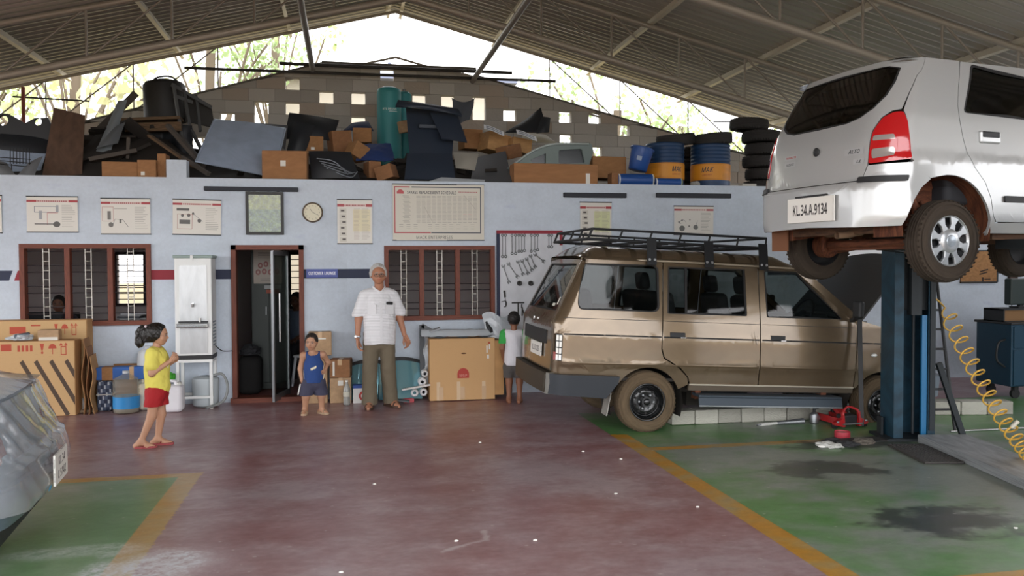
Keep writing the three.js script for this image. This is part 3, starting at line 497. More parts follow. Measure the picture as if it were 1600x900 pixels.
  const bonM = mat('#4a4a4a', 0.5, 0.2), ang = 50 * D2R;
  const bonnet = mesh('bonnet', [thick(10, 14, (u, v) => { const s = v * 2 - 1, L = u * (0.93 + 0.06 * (1 - s * s)); return [2.42 + L * Math.cos(ang) - 0.05 * Math.sin(ang) * (1 - s * s) * 0.5, 1.2 + L * Math.sin(ang) + 0.05 * (1 - s * s) * 0.5, s * (0.76 - 0.06 * u)]; }, 0.02)], bonM, van);
  mesh('bonnet_rib', [bar([2.44, 1.19, 0.7], [3.02, 1.86, 0], 0.06, 0.025), bar([2.44, 1.19, -0.7], [3.02, 1.86, 0], 0.06, 0.025)], bonM, bonnet);
  mesh('engine', [rbox(0.7, 0.35, 0.6, 0.04, [2.85, 0.86, 0]), rbox(0.22, 0.22, 0.18, 0.02, [2.65, 0.98, 0.5]), cyl(0.12, 0.12, 0.14, [2.9, 1.06, -0.2])], blackPl, van);
  mesh('cowl', box(0.16, 0.12, 1.5, [2.42, 1.16, 0]), blackPl, van);
  { const u = f.ux(2.55, 0.86), p = f(u, 0.86, 0.006); mesh('side_indicator', [sph(0.03, [p.x, p.y, p.z], [1.2, 0.7, 0.4])], lensW, van); }
  { const t = canvasTex(256, 64, (g) => { g.fillStyle = '#776855'; g.fillRect(0, 0, 256, 64); g.fillStyle = '#4f453a'; g.font = 'bold italic 46px sans-serif'; g.fillText('QUALIS', 18, 48); }); const p = f(f.ux(2.72, 0.915), 0.915, 0.004); mesh('badge', place(facePlane(0.24, 0.05), [2.74, 0.915, p.z], [0, 0, 0]), mat('#ffffff', 0.4, 0.3, { map: t }), made.front_wing); }
  // roof rack
  const rk = mat('#1d1f22', 0.6, 0.2), rack = new THREE.Group(); rack.name = 'roof_rack'; van.add(rack);
  const yb = 1.955, yt = 2.06, zr = 0.70, xa = -0.68, xb = 1.28;
  mesh('lower_rail', [rod([xa, yb, zr], [xb, yb, zr], 0.016), rod([xa, yb, -zr], [xb, yb, -zr], 0.016), rod([xa, yb, -zr], [xa, yb, zr], 0.016), rod([xb, yb, -zr], [xb, yb, zr], 0.016)], rk, rack);
  mesh('upper_rail', [rod([xa + 0.04, yt, zr + 0.02], [xb, yt, zr + 0.02], 0.013), rod([xa + 0.04, yt, -zr - 0.02], [xb, yt, -zr - 0.02], 0.013), rod([xa + 0.04, yt, -zr], [xa + 0.04, yt, zr], 0.013), rod([xb, yt, -zr], [xb, yt, zr], 0.013)], rk, rack);
  for (let k = 0; k <= 6; k++) for (const s of [1, -1]) mesh('upright', rod([mix(xa, xb, k / 6), yb, s * zr], [mix(xa + 0.04, xb, k / 6), yt, s * (zr + 0.02)], 0.011, 8), rk, rack);
  for (let k = 0; k <= 4; k++) mesh('upright', rod([xa, yb, mix(-zr, zr, k / 4)], [xa + 0.04, yt, mix(-zr, zr, k / 4)], 0.011, 8), rk, rack);
  for (let k = 1; k < 7; k++) mesh('slat', box(0.06, 0.018, 2 * zr, [mix(xa, xb, k / 7), yb - 0.012, 0]), rk, rack);
  for (const x of [-0.01, 0.62, 1.235]) for (const s of [1, -1]) { const b = mesh('bracket', [bar([x, 2.0, s * (zr + 0.03)], [x, 1.72, s * 0.785], 0.10, 0.012, [0, 0, 1])], rk, rack); for (const dx of [-0.028, 0.028]) mesh('bolt', cyl(0.013, 0.013, 0.016, [x + dx, 1.775, s * 0.782], [Math.PI / 2, 0, 0], 12), steelM, b); }
}

// ================================================================ silver hatchback on the two-post lift
const ALTO = { p: [4.114, 1.887, -5.964], a: 9.29 * D2R };
{
  const car = thing('hatchback_car', 'silver hatchback raised high on the blue two-post lift', 'car', ALTO.p, ALTO.a); car.updateMatrixWorld(true); const M = car.matrixWorld;
  const f = bodyMap({ x0: -0.66, x1: 2.86, W: 0.73, r: 0.26, rf: 0.3, fade: 0.75, ffade: 0.8, bow: 0.05,
    rear: (y) => y < 0.40 ? 0 : y < 0.45 ? 0.02 * (y - 0.4) / 0.05 : 0.02 + 0.12 * (y - 0.45) + 0.42 * Math.max(0, y - 0.72) ** 1.35, front: (y) => -0.3 * sstep(0.4, 0.8, y),
    inset: (y) => y < 0.16 ? (0.16 - y) * 0.35 : y < 0.59 ? 0 : y < 0.605 ? (y - 0.59) * 0.5 : y < 0.9 ? 0.0075 + (y - 0.605) * 0.06 : 0.025 + (y - 0.9) * 0.24 + 0.25 * Math.max(0, y - 1.12) ** 1.6 });
  const silver = mat('#b6b8b8', 0.28, 0.32, { clearcoat: 0.9, clearcoatRoughness: 0.06 });
  const B = (px, py, u = 0.5, y = 0.5) => onBody(f, M, px, py, u, y);
  const YT = 1.325;
  // outlines traced from the photograph onto the skin
  const gapTop = [B(1446, 88, 0.9, 1.3)[0], YT], gapA = B(1433, 118, 0.85, 1.15), gapB = B(1421, 146, 0.8, 1.02);
  const lampPts = [B(1411, 174, 0.75, 0.88), B(1396, 175, 0.7, 0.88), B(1380, 184, 0.6, 0.84), B(1366, 203, 0.55, 0.77), B(1361, 222, 0.52, 0.7), B(1357, 256, 0.5, 0.55), B(1424, 248, 0.8, 0.57), B(1421, 215, 0.8, 0.7), B(1418, 190, 0.8, 0.82)];
  const lampO = rpoly(lampPts, 0.02), lampTop = lampPts[0], lampL = lampPts.slice(1, 6);
  const uLow = lampPts[5][0];
  // tailgate: between its gaps
  const tgR = [[gapTop[0] - 0.01, YT], [gapA[0] - 0.008, gapA[1]], [gapB[0] - 0.008, gapB[1]], [lampTop[0] - 0.012, lampTop[1] + 0.02], [lampL[0][0] - 0.01, lampL[0][1] + 0.012], [lampL[1][0] - 0.012, lampL[1][1] + 0.004], [lampL[2][0] - 0.012, lampL[2][1]], [lampL[3][0] - 0.01, lampL[3][1]], [uLow - 0.008, 0.545], [uLow - 0.03, 0.455], [uLow - 0.06, 0.432]];
  const tailOut = [...tgR, ...tgR.slice().reverse().map(([u, y]) => [-u, y])];
  const gl = [[-1, 1], [1, 1]].map(([s]) => s), gR = [[0.0, 0.862], [0.30, 0.868], [0.42, 0.895], [0.52, 0.95], [0.595, 1.04], [0.63, 1.14], [0.645, 1.25], [0.55, 1.275], [0, 1.285]];
  const glassO = [...gR, ...gR.slice(1, -1).reverse().map(([u, y]) => [-u, y])];
  const tg = mesh('tailgate', skin(f, tailOut, [glassO], 0, 0.02, 0.06), silver, car);
  mesh('window_pane', skin(f, glassO, [], -0.008, 0, 0.06), darkGlassM, tg); mesh('window_rubber', ring(f, glassO, 0.018, -0.003), rubberM, tg);
  const inkM = mat('#3a3d40', 0.4, 0.6);
  const textTex = (s, col, bg, font = 'bold 60px sans-serif', w = 256, h = 80) => canvasTex(w, h, (g) => { g.fillStyle = bg; g.fillRect(0, 0, w, h); g.fillStyle = col; g.font = font; g.textAlign = 'center'; g.textBaseline = 'middle'; g.fillText(s, w / 2, h / 2); });
  const badgeAt = (name, u, y, w, h, tex, off = 0.005) => { const p = f(u, y, off), q = f(u + 0.02, y, off), r = f(u, y + 0.02, off), x = q.sub(p).normalize(), yv = r.sub(p).normalize(), z = x.clone().cross(yv).normalize(); const g = facePlane(w, h); g.applyMatrix4(new THREE.Matrix4().makeBasis(x, yv, z).setPosition(p)); return mesh(name, g, mat('#ffffff', 0.35, 0.3, { map: tex }), tg); };
  const b1 = B(1335, 237, 0.4, 0.64), b2 = B(1342, 252, 0.4, 0.58), b3 = B(1237, 247, -0.35, 0.62), b4 = B(1235, 258, -0.35, 0.58);
  badgeAt('badge', b1[0], b1[1], 0.17, 0.05, textTex('ALTO', '#2d3033', '#b6b8b9', 'bold italic 62px sans-serif')); badgeAt('badge', b2[0], b2[1], 0.09, 0.04, textTex('LX', '#2d3033', '#b6b8b9', 'bold italic 56px sans-serif', 160, 72));
  badgeAt('badge', b3[0], b3[1], 0.16, 0.035, textTex('MARUTI', '#a8302c', '#b6b8b9', 'bold 52px sans-serif')); badgeAt('badge', b4[0], b4[1], 0.14, 0.04, textTex('SUZUKI', '#3a3d40', '#b6b8b9', 'bold 50px sans-serif'));
  { const k = B(1277, 238, 0, 0.66), p = f(k[0], k[1], 0.004); mesh('lock', [lathe([[0.03, 0], [0.034, 0.008], [0.02, 0.014], [0.001, 0.016]], 20, [p.x, p.y, p.z], [0, 0, Math.PI / 2])], blackPl, tg); }
  // lamps
  const lensR = mat('#b01218', 0.12, 0, { clearcoat: 1, clearcoatRoughness: 0.03 }), lensC = mat('#b5afac', 0.12, 0.5, { clearcoat: 1 });
  for (const s of [1, -1]) {
    const cv = (g) => s > 0 ? g : mirrorZ(g), tl = mesh('tail_lamp', cv(skin(f, lampO, [], 0.008, 0.03, 0.03)), lensR, car);
    const c1 = rpoly([B(1366, 212, 0.55, 0.74), B(1397, 209, 0.6, 0.74), B(1399, 217, 0.6, 0.71), B(1364, 220, 0.55, 0.71)], 0.01), c2 = rpoly([B(1363, 233, 0.5, 0.65), B(1397, 229, 0.6, 0.65), B(1398, 242, 0.6, 0.6), B(1363, 248, 0.5, 0.58)], 0.015);
    for (const c of [c1, c2]) mesh('clear_lens', cv(skin(f, c, [], 0.011, 0.01, 0.03)), lensC, tl);
  }
  // bumper
  const bl = [B(1428, 250, 0.8, 0.56), B(1440, 264, 0.9, 0.5), B(1456, 277, 0.95, 0.45)];
  const bo = [...[[uLow + 0.005, 0.535], [uLow - 0.022, 0.448], [uLow - 0.055, 0.424]].reverse()];
  const archP = []; for (let k = 0; k <= 16; k++) { const a = mix(172, -6, k / 16) * D2R; archP.push([-0.02 + 0.405 * Math.cos(a), 0.085 + 0.385 * Math.sin(a)]); }
  const U = (x, y) => [f.ux(x, y), y];
  const bumpR = [[0, 0.424], ...bo, [lampPts[6][0], 0.545], [bl[0][0] - 0.006, bl[0][1]], [bl[1][0] - 0.006, bl[1][1]], [f.ux(-0.215, 0.435), 0.432], U(-0.30, 0.37), U(-0.36, 0.29), U(-0.41, 0.19), U(-0.44, 0.105), [f.a + 0.05, 0.10], [0, 0.115]];
  const bump = mesh('rear_bumper', skin(f, [...bumpR, ...bumpR.slice(1, -1).reverse().map(([u, y]) => [-u, y])], [], 0.012, 0.05, 0.06), silver, car);
  { const s0 = B(1343, 281, 0.4, 0.43), s1 = B(1417, 278, 0.75, 0.43); for (const s of [1, -1]) { const g = skin(f, rpoly([[s0[0], s0[1] - 0.022], [s1[0], s1[1] - 0.022], [s1[0], s1[1] + 0.02], [s0[0], s0[1] + 0.02]], 0.012), [], 0.026, 0.02, 0.04); mesh('rub_strip', s > 0 ? g : mirrorZ(g), blackPl, bump); } }
  { const c = B(1270, 328, 0, 0.25), p = f(c[0], c[1], 0.03); const pt = plate(0.5, 0.18, 'KL.34.A.9134'), pl = mesh('number_plate', [place(facePlane(0.5, 0.18), [p.x - 0.002, p.y, p.z], [0, -Math.PI / 2, 0])], mat('#ffffff', 0.45, 0, { map: pt }), car); mesh('plate_backing', rbox(0.012, 0.19, 0.515, 0.004, [p.x + 0.007, p.y, p.z]), mat('#d8d6d0', 0.5), pl); mesh('plate_recess', box(0.03, 0.02, 0.34, [p.x + 0.018, p.y + 0.1, p.z]), blackPl, pl); }
  // side: quarter panel, rear door, front door, wing
  const each = (name, g, m, par) => [mesh(name, g, m, car), mesh(name, mirrorZ(g), m, car)];
  const doorGap = [[1500, 108], [1498, 135], [1497, 165], [1499, 182], [1505, 215], [1512, 240], [1524, 262], [1540, 285], [1549, 310], [1553, 338]].map(([x, y]) => B(x, y, 1.3, 0.8));
  const q = [[gapTop[0] + 0.004, YT], gapA, gapB, [lampTop[0] + 0.004, lampTop[1] + 0.012], [lampPts[8][0] + 0.004, lampPts[8][1]], [lampPts[7][0] + 0.004, lampPts[7][1]], [lampPts[6][0] + 0.004, lampPts[6][1]], bl[0], bl[1], [f.ux(-0.205, 0.44), 0.44], ...archP.filter(([x]) => x > -0.19).map(([x, y]) => U(x, y)), U(0.40, 0.06), U(0.44, 0.12), ...doorGap.slice().reverse().map(([u, y]) => [u - 0.006, y]), [doorGap[0][0] + 0.02, YT]];
  const qp = each('quarter_panel', skin(f, q, [], 0, 0.02, 0.06), silver);
  const dg = doorGap.map(([u, y]) => [u, y]);
  const wO = rpoly([B(1505, 176, 1.3, 0.92), U(0.98, 0.895), U(0.965, 1.235), B(1516, 100, 1.3, 1.25)], 0.04);
  const rd = each('rear_door', skin(f, [[dg[0][0] + 0.03, YT - 0.005], ...dg, [dg[9][0] + 0.03, 0.142], U(1.06, 0.142), U(1.02, 0.5), U(1.02, YT - 0.005)], [wO], 0, 0.02, 0.06), silver);
  const wg = skin(f, wO, [], -0.014, 0, 0.06); mesh('window_pane', wg, darkGlassM, rd[0]); mesh('window_pane', mirrorZ(wg), darkGlassM, rd[1]); const wr = ring(f, wO, 0.025, -0.006); mesh('window_rubber', wr, rubberM, rd[0]); mesh('window_rubber', mirrorZ(wr), rubberM, rd[1]);
  const w2O = rpoly([U(1.08, 0.90), U(1.98, 0.885), U(1.55, 1.22), U(1.10, 1.235)], 0.04);
  const fd = each('front_door', skin(f, [U(1.068, 0.142), U(1.98, 0.142), U(2.03, 0.5), U(2.03, 0.88), U(1.58, YT - 0.005), U(1.028, YT - 0.005), U(1.028, 0.5)], [w2O], 0, 0.02, 0.08), silver);
  const wg2 = skin(f, w2O, [], -0.014, 0, 0.08); mesh('window_pane', wg2, darkGlassM, fd[0]); mesh('window_pane', mirrorZ(wg2), darkGlassM, fd[1]);
  const farch = []; for (let k = 0; k <= 12; k++) { const a = mix(180, 0, k / 12) * D2R; farch.push(U(2.36 + 0.34 * Math.cos(a), 0.08 + 0.36 * Math.sin(a))); }
  each('front_wing', skin(f, [U(1.988, 0.10), ...farch, U(2.75, 0.1), U(2.8, 0.4), U(2.72, 0.6), U(2.4, 0.72), U(2.04, 0.86), U(2.04, 0.5)], [], 0, 0.02, 0.08), silver);
  { const c = B(1545, 215, 1.4, 0.75), p = f(c[0], c[1]); for (const s of [1, -1]) { const h = mesh('door_handle', rbox(0.2, 0.09, 0.03, 0.025, [p.x, p.y, s * (p.z + 0.006)]), silver, rd[s > 0 ? 0 : 1]); mesh('handle_recess', rbox(0.17, 0.045, 0.02, 0.018, [p.x, p.y + 0.018, s * (p.z + 0.016)]), blackPl, h); }
    const k = B(1568, 312, 1.5, 0.31); each('side_strip', skin(f, rpoly([[k[0], 0.287], U(1.04, 0.285), U(1.04, 0.33), [k[0], 0.333]], 0.014), [], 0.016, 0.02), blackPl); }
  each('sill', skin(f, [U(0.38, 0.06), U(2.0, 0.06), U(2.0, 0.136), U(0.43, 0.136)], [], -0.004, 0.03), silver);
  // roof, bonnet, screen
  const wT = 0.73 - f.o.inset(YT);
  const rg = (o) => grid(36, 28, (u, v) => { const s = v * 2 - 1, e = Math.abs(s), xr = f(s * (f.a + 0.12), YT).x, x = mix(xr, 1.62, u), c = (1 - Math.pow(e, 3.2)) * Math.pow(clamp(u * 7), 0.55) * (1 - 0.6 * sstep(0.85, 1, u)); return [x, YT - 0.004 + o + 0.06 * c, s * wT]; });
  mesh('roof', [rg(0), rg(-0.02)], silver, car);
  mesh('windscreen', grid(6, 10, (u, v) => { const s = v * 2 - 1; return [mix(1.62, 2.12, u) + 0.1 * (1 - s * s) - 0.02, mix(1.325, 0.87, u), s * mix(wT - 0.01, 0.64, u)]; }), darkGlassM, car);
  mesh('bonnet', grid(10, 12, (u, v) => { const s = v * 2 - 1; return [mix(2.1, 2.8, u) + 0.08 * (1 - s * s), mix(0.87, 0.62, u * u) + 0.03 * (1 - s * s), s * 0.66]; }), silver, car);
  mesh('front_bumper', skin(f, [[f.ux(2.72, 0.3), 0.05], [f.d + 0.9, 0.05], [f.d + 0.9, 0.45], [f.ux(2.72, 0.3), 0.45]], [], 0.01, 0.05), silver, car);
  // cabin
  mesh('headliner', box(1.7, 0.01, 1.1, [0.7, 1.262, 0]), mat('#4a4945', 0.9), car);
  for (const [x, z, w] of [[0.35, 0, 1.15], [1.15, 0.32, 0.48], [1.15, -0.32, 0.48]]) { const s = new THREE.Group(); s.name = 'seat'; s.position.set(x, 0.1, z); car.add(s); mesh('backrest', rbox(0.14, 0.6, w, 0.05, [-0.22, 0.58, 0], [0, 0, 0.25]), seatM, s); mesh('cushion', rbox(0.46, 0.16, w, 0.05, [0, 0.25, 0]), seatM, s); if (w < 0.6) mesh('headrest', rbox(0.09, 0.18, 0.24, 0.04, [-0.33, 0.96, 0], [0, 0, 0.25]), seatM, s); }
  mesh('parcel_shelf', box(0.4, 0.02, 1.1, [-0.22, 0.83, 0]), seatM, car);
  { const c = [f(0.35, 0.92, -0.1)]; const sp = mesh('rear_speaker', [rbox(0.12, 0.1, 0.2, 0.03, [-0.2, 0.89, 0.4])], seatM, car); }
  // underbody: rusty floor, wheel housings, axle, exhaust, tank
  const under = mat('#57402f', 0.85, 0, { map: mottled(220, 205, 190, 0.35, 8, 0.8, 256, 21) });
  mesh('underbody', [box(2.1, 0.05, 1.25, [1.35, 0.085, 0]), box(0.7, 0.04, 0.85, [-0.1, 0.30, 0]), box(0.06, 0.28, 1.0, [-0.40, 0.2, 0]), box(0.06, 0.24, 1.0, [0.36, 0.18, 0]), bar([0.5, 0.04, 0.6], [2, 0.04, 0.6], 0.08, 0.05), bar([0.5, 0.04, -0.6], [2, 0.04, -0.6], 0.08, 0.05)], under, car);
  for (const s of [1, -1]) mesh('wheel_housing', [grid(18, 4, (u, v) => { const a = mix(188, -12, u) * D2R; return [-0.02 + 0.415 * Math.cos(a), 0.085 + 0.395 * Math.sin(a), s * mix(0.44, 0.712, v)]; }), grid(18, 4, (u, v) => { const a = mix(188, -12, u) * D2R, r = mix(0.415, 0.05, v); return [-0.02 + r * Math.cos(a), 0.085 + r * 0.95 * Math.sin(a), s * 0.44]; })], rustM, car);
  mesh('rear_axle', [rod([0, 0.0, -0.62], [0, 0.0, 0.62], 0.035), rod([0.02, -0.06, -0.55], [0.62, 0.04, -0.45], 0.03), rod([0.02, -0.06, 0.55], [0.62, 0.04, 0.45], 0.03), rod([-0.06, 0.06, -0.5], [-0.06, 0.22, 0.45], 0.016), bar([0.05, -0.02, -0.56], [0.05, -0.02, 0.5], 0.12, 0.06)], rustM, car);
  for (const s of [1, -1]) mesh('brake_drum', [cyl(0.11, 0.11, 0.08, [0, 0, s * 0.55], [Math.PI / 2, 0, 0], 24), rod([-0.05, -0.05, s * 0.52], [-0.1, 0.38, s * 0.46], 0.028), pipe([[-0.01, 0.05, s * 0.46], [0.04, 0.1, s * 0.46], [-0.02, 0.16, s * 0.46], [0.04, 0.22, s * 0.46], [-0.01, 0.3, s * 0.46]], 0.012)], rustM, car);
  mesh('exhaust', [pipe([[0.9, 0.02, 0.12], [0.3, 0.05, 0.2], [-0.2, 0.1, 0.22], [-0.45, 0.06, 0.22], [-0.57, 0.05, 0.22]], 0.026, 30, 12), place(lathe([[0.02, -0.2], [0.075, -0.18], [0.075, 0.18], [0.02, 0.2]], 24), [-0.2, 0.13, -0.12], [Math.PI / 2, 0, 0])], mat('#8a705a', 0.6, 0.3), car);
  mesh('fuel_tank', rbox(0.5, 0.16, 0.7, 0.05, [0.62, 0.03, -0.1]), blackPl, car);
  mesh('tow_flap', box(0.012, 0.17, 0.2, [-0.45, 0.03, -0.58]), mat('#7a5138', 0.85), car);
  mesh('mirror_bracket', [rbox(0.14, 0.11, 0.07, 0.03, [1.9, 0.93, 0.76])], silver, car);
  // wheels with star trims
  const trimM = mat('#b9bdc0', 0.3, 0.7), R = 0.292, rim = 0.178, w = 0.155;
  for (const [x, s] of [[0, 1], [0, -1], [2.36, 1], [2.36, -1]]) {
    const g = new THREE.Group(); g.name = 'wheel'; g.position.set(x, 0, s * 0.645); if (s < 0) g.rotation.y = Math.PI; car.add(g);
    mesh('tyre', tyreGeo(R, w, rim), mat('#413b36', 0.9, 0, { map: tyreTex }), g);
    const z = w / 2;
    mesh('rim', [place(lathe([[rim, z * 0.95], [rim * 0.95, z * 0.75], [rim * 0.85, 0.0], [rim * 0.7, z * 0.2], [0.001, z * 0.25]], 40), [0, 0, 0], [Math.PI / 2, 0, 0]), place(lathe([[rim, -z * 0.95], [rim * 0.9, -z * 0.6], [rim * 0.8, 0], [0.001, 0]], 40), [0, 0, 0], [Math.PI / 2, 0, 0])], blackPl, g);
    // eight-armed star trim: hub disc, arms that widen to the rim, outer ring
    const star = []; const N = 8;
    for (let k = 0; k < N; k++) { const a = (k + 0.5) / N * 2 * Math.PI + 0.12, c = Math.cos(a), n = Math.sin(a), P = (r, t) => [r * c - t * n, r * n + t * c]; star.push(ext([P(0.05, -0.03), P(0.095, -0.020), P(0.125, -0.015), P(0.160, -0.030), P(0.172, -0.034), P(0.172, 0.034), P(0.160, 0.030), P(0.125, 0.015), P(0.095, 0.020), P(0.05, 0.03)], 0.012, [0, 0, z * 0.72], [0, 0, 0], 0.004)); }
    const tr = mesh('wheel_trim', [...star, place(lathe([[0.168, z * 0.78], [0.176, z * 0.98], [0.182, z * 0.98], [0.184, z * 0.8]], 48), [0, 0, 0], [Math.PI / 2, 0, 0]), place(lathe([[0.092, z * 0.72], [0.085, z * 0.98], [0.045, z * 1.05], [0.001, z * 1.05]], 32), [0, 0, 0], [Math.PI / 2, 0, 0])], trimM, g);
    mesh('trim_centre', place(lathe([[0.044, z * 1.05], [0.04, z * 1.13], [0.001, z * 1.15]], 32), [0, 0, 0], [Math.PI / 2, 0, 0]), mat('#a9b2ba', 0.3, 0.6), tr);
    for (let k = 0; k < 4; k++) { const a = k / 4 * 6.283 + 0.4; mesh('wheel_nut', cyl(0.012, 0.012, 0.03, [Math.cos(a) * 0.115, Math.sin(a) * 0.115, z * 0.4], [Math.PI / 2, 0, 0], 6), steelM, g); }
  }
}
// ---------------------------------------------------------------- things on the office wall
const rectOnWall = (x0, y0, x1, y1, z = WZ) => { const a = atZ(x0, y0, z), b = atZ(x1, y1, z), c = atZ((x0 + x1) / 2, (y0 + y1) / 2, z); return { x: c.x, y: c.y, w: b.x - a.x, h: a.y - b.y }; };
const paperM = (t, r = 0.45) => mat('#ffffff', r, 0, { map: t });
function sheetOnWall(name, label, category, rc, tex, group, tilt = 0, curl = 0.006) {
  const t = thing(name, label, category, [rc.x, rc.y, WZ + 0.006], 0, group); t.rotation.z = tilt;
  const g = grid(12, 10, (u, v) => [(u - 0.5) * rc.w, (v - 0.5) * rc.h, curl * (0.5 + 0.5 * Math.sin(u * 5 + v * 3)) + 0.004]); mesh('sheet', g, paperM(tex), t);
  mesh('batten', [box(rc.w + 0.01, 0.014, 0.012, [0, rc.h / 2, 0.004])], blackPl, t); mesh('batten', [box(rc.w + 0.01, 0.012, 0.012, [0, -rc.h / 2, 0.004])], blackPl, t);
  return t;
}
const lines = (g, x, y, w, n, dy, col = '#9a968e') => { g.fillStyle = col; for (let k = 0; k < n; k++) g.fillRect(x, y + k * dy, w * (0.6 + 0.4 * rnd()), Math.max(1.2, dy * 0.22)); };
const head = (g, W, H) => { g.fillStyle = '#d9d5cc'; g.fillRect(0, 0, W, H); g.fillStyle = '#a5353a'; g.fillRect(0, H * 0.10, W * 0.19, H * 0.06); g.fillRect(W * 0.82, H * 0.10, W * 0.18, H * 0.06); g.fillStyle = '#d8bdb5'; g.fillRect(W * 0.19, H * 0.10, W * 0.63, H * 0.06); g.fillStyle = '#8e3a3c'; for (let k = 0; k < 14; k++) g.fillRect(W * (0.21 + k * 0.042), H * 0.115, W * 0.028, H * 0.028); };
const diag = (kind) => canvasTex(384, 270, (g, W, H) => {
  head(g, W, H); lines(g, W * 0.68, H * 0.24, W * 0.27, 13, H * 0.05); g.lineWidth = 3;
  if (kind === 0) { g.strokeStyle = '#4a5566'; g.strokeRect(W * 0.15, H * 0.28, W * 0.42, H * 0.16); g.strokeStyle = '#b04a40'; g.beginPath(); g.moveTo(W * 0.40, H * 0.8); g.lineTo(W * 0.40, H * 0.46); g.lineTo(W * 0.6, H * 0.46); g.lineTo(W * 0.6, H * 0.3); g.stroke(); g.fillStyle = '#9b9da0'; g.fillRect(W * 0.24, H * 0.40, W * 0.06, H * 0.24); g.fillRect(W * 0.57, H * 0.24, W * 0.05, H * 0.2); g.fillStyle = '#55524e'; g.beginPath(); g.ellipse(W * 0.58, H * 0.78, W * 0.07, H * 0.08, 0, 0, 7); g.fill(); g.fillRect(W * 0.15, H * 0.76, W * 0.4, H * 0.025); }
  if (kind === 1) { g.strokeStyle = '#a86a60'; g.strokeRect(W * 0.03, H * 0.24, W * 0.22, H * 0.4); g.fillStyle = '#6b6863'; g.fillRect(W * 0.13, H * 0.36, W * 0.07, H * 0.24); g.beginPath(); g.ellipse(W * 0.2, H * 0.74, W * 0.05, H * 0.07, 0, 0, 7); g.fill(); g.strokeStyle = '#6b6863'; g.beginPath(); g.moveTo(W * 0.24, H * 0.74); g.lineTo(W * 0.28, H * 0.58); g.lineTo(W * 0.44, H * 0.6); g.lineTo(W * 0.55, H * 0.8); g.stroke(); g.fillRect(W * 0.37, H * 0.58, W * 0.04, H * 0.12); g.fillStyle = '#b7b2a8'; g.fillRect(W * 0.26, H * 0.27, W * 0.26, H * 0.03); }
  if (kind === 2) { g.fillStyle = '#5a5753'; g.fillRect(W * 0.08, H * 0.25, W * 0.26, H * 0.07); for (const [x, y, r] of [[0.2, 0.46, 0.03], [0.33, 0.45, 0.035], [0.42, 0.4, 0.025], [0.55, 0.6, 0.04]]) { g.beginPath(); g.arc(W * x, H * y, W * r, 0, 7); g.fill(); } g.fillRect(W * 0.14, H * 0.58, W * 0.22, H * 0.12); g.strokeStyle = '#a66a60'; g.strokeRect(W * 0.1, H * 0.42, W * 0.3, H * 0.42); g.strokeStyle = '#777'; g.beginPath(); g.moveTo(W * 0.42, H * 0.4); g.lineTo(W * 0.62, H * 0.62); g.stroke(); }
  if (kind === 3) { g.fillStyle = '#6a6a66'; for (const [x, y, r] of [[0.2, 0.78, 0.07], [0.55, 0.74, 0.06], [0.2, 0.5, 0.02], [0.12, 0.56, 0.02], [0.4, 0.48, 0.015], [0.38, 0.7, 0.02]]) { g.beginPath(); g.arc(W * x, H * y, W * r, 0, 7); g.fill(); } g.strokeStyle = '#777'; g.beginPath(); g.moveTo(W * 0.55, H * 0.7); g.lineTo(W * 0.6, H * 0.5); g.moveTo(W * 0.18, H * 0.6); g.arc(W * 0.22, H * 0.6, W * 0.08, 3, 6); g.stroke(); }
});
const chart = (tint) => canvasTex(288, 360, (g, W, H) => { head(g, W, H); for (let k = 0; k < 6; k++) { g.fillStyle = '#c9c4b8'; g.fillRect(W * 0.06, H * (0.2 + k * 0.13), W * 0.2, H * 0.11); g.fillStyle = '#554f4a'; g.fillRect(W * (0.1 + 0.02 * (k % 3)), H * (0.23 + k * 0.13), W * 0.1, H * 0.04); } g.fillStyle = tint; g.fillRect(W * 0.45, H * 0.22, W * 0.5, H * 0.5); lines(g, W * 0.47, H * 0.2, W * 0.2, 24, H * 0.03, '#b09a8c'); lines(g, W * 0.7, H * 0.2, W * 0.24, 24, H * 0.03, '#a9a094'); });
const grpP = 'service posters along the office wall';
sheetOnWall('service_poster', 'pale service poster cut off beside a navy wall stripe end', 'poster', rectOnWall(-58, 305, 4, 364), diag(1), grpP);
sheetOnWall('service_poster', 'coolant circuit poster above the left end of the papered window', 'poster', rectOnWall(42, 307, 123, 363), diag(0), grpP);
sheetOnWall('service_poster', 'fuel circuit poster with torn glossy lower corner', 'poster', rectOnWall(158, 310, 236, 366), diag(1), grpP);
sheetOnWall('service_poster', 'engine parts poster above the white water cooler', 'poster', rectOnWall(270, 312, 346, 367), diag(2), grpP, -0.02);
sheetOnWall('parts_chart', 'tall parts chart beside the round clock', 'poster', rectOnWall(527, 312, 582, 381), chart('#d8cfae'), 'tall parts charts');
sheetOnWall('parts_chart', 'tall parts chart with greenish panel behind the roof rack', 'poster', rectOnWall(906, 316, 955, 380), chart('#cfd3a4'), 'tall parts charts');
sheetOnWall('service_poster', 'brake discs poster above the van roof rack', 'poster', rectOnWall(1053, 322, 1114, 367), diag(3), grpP);
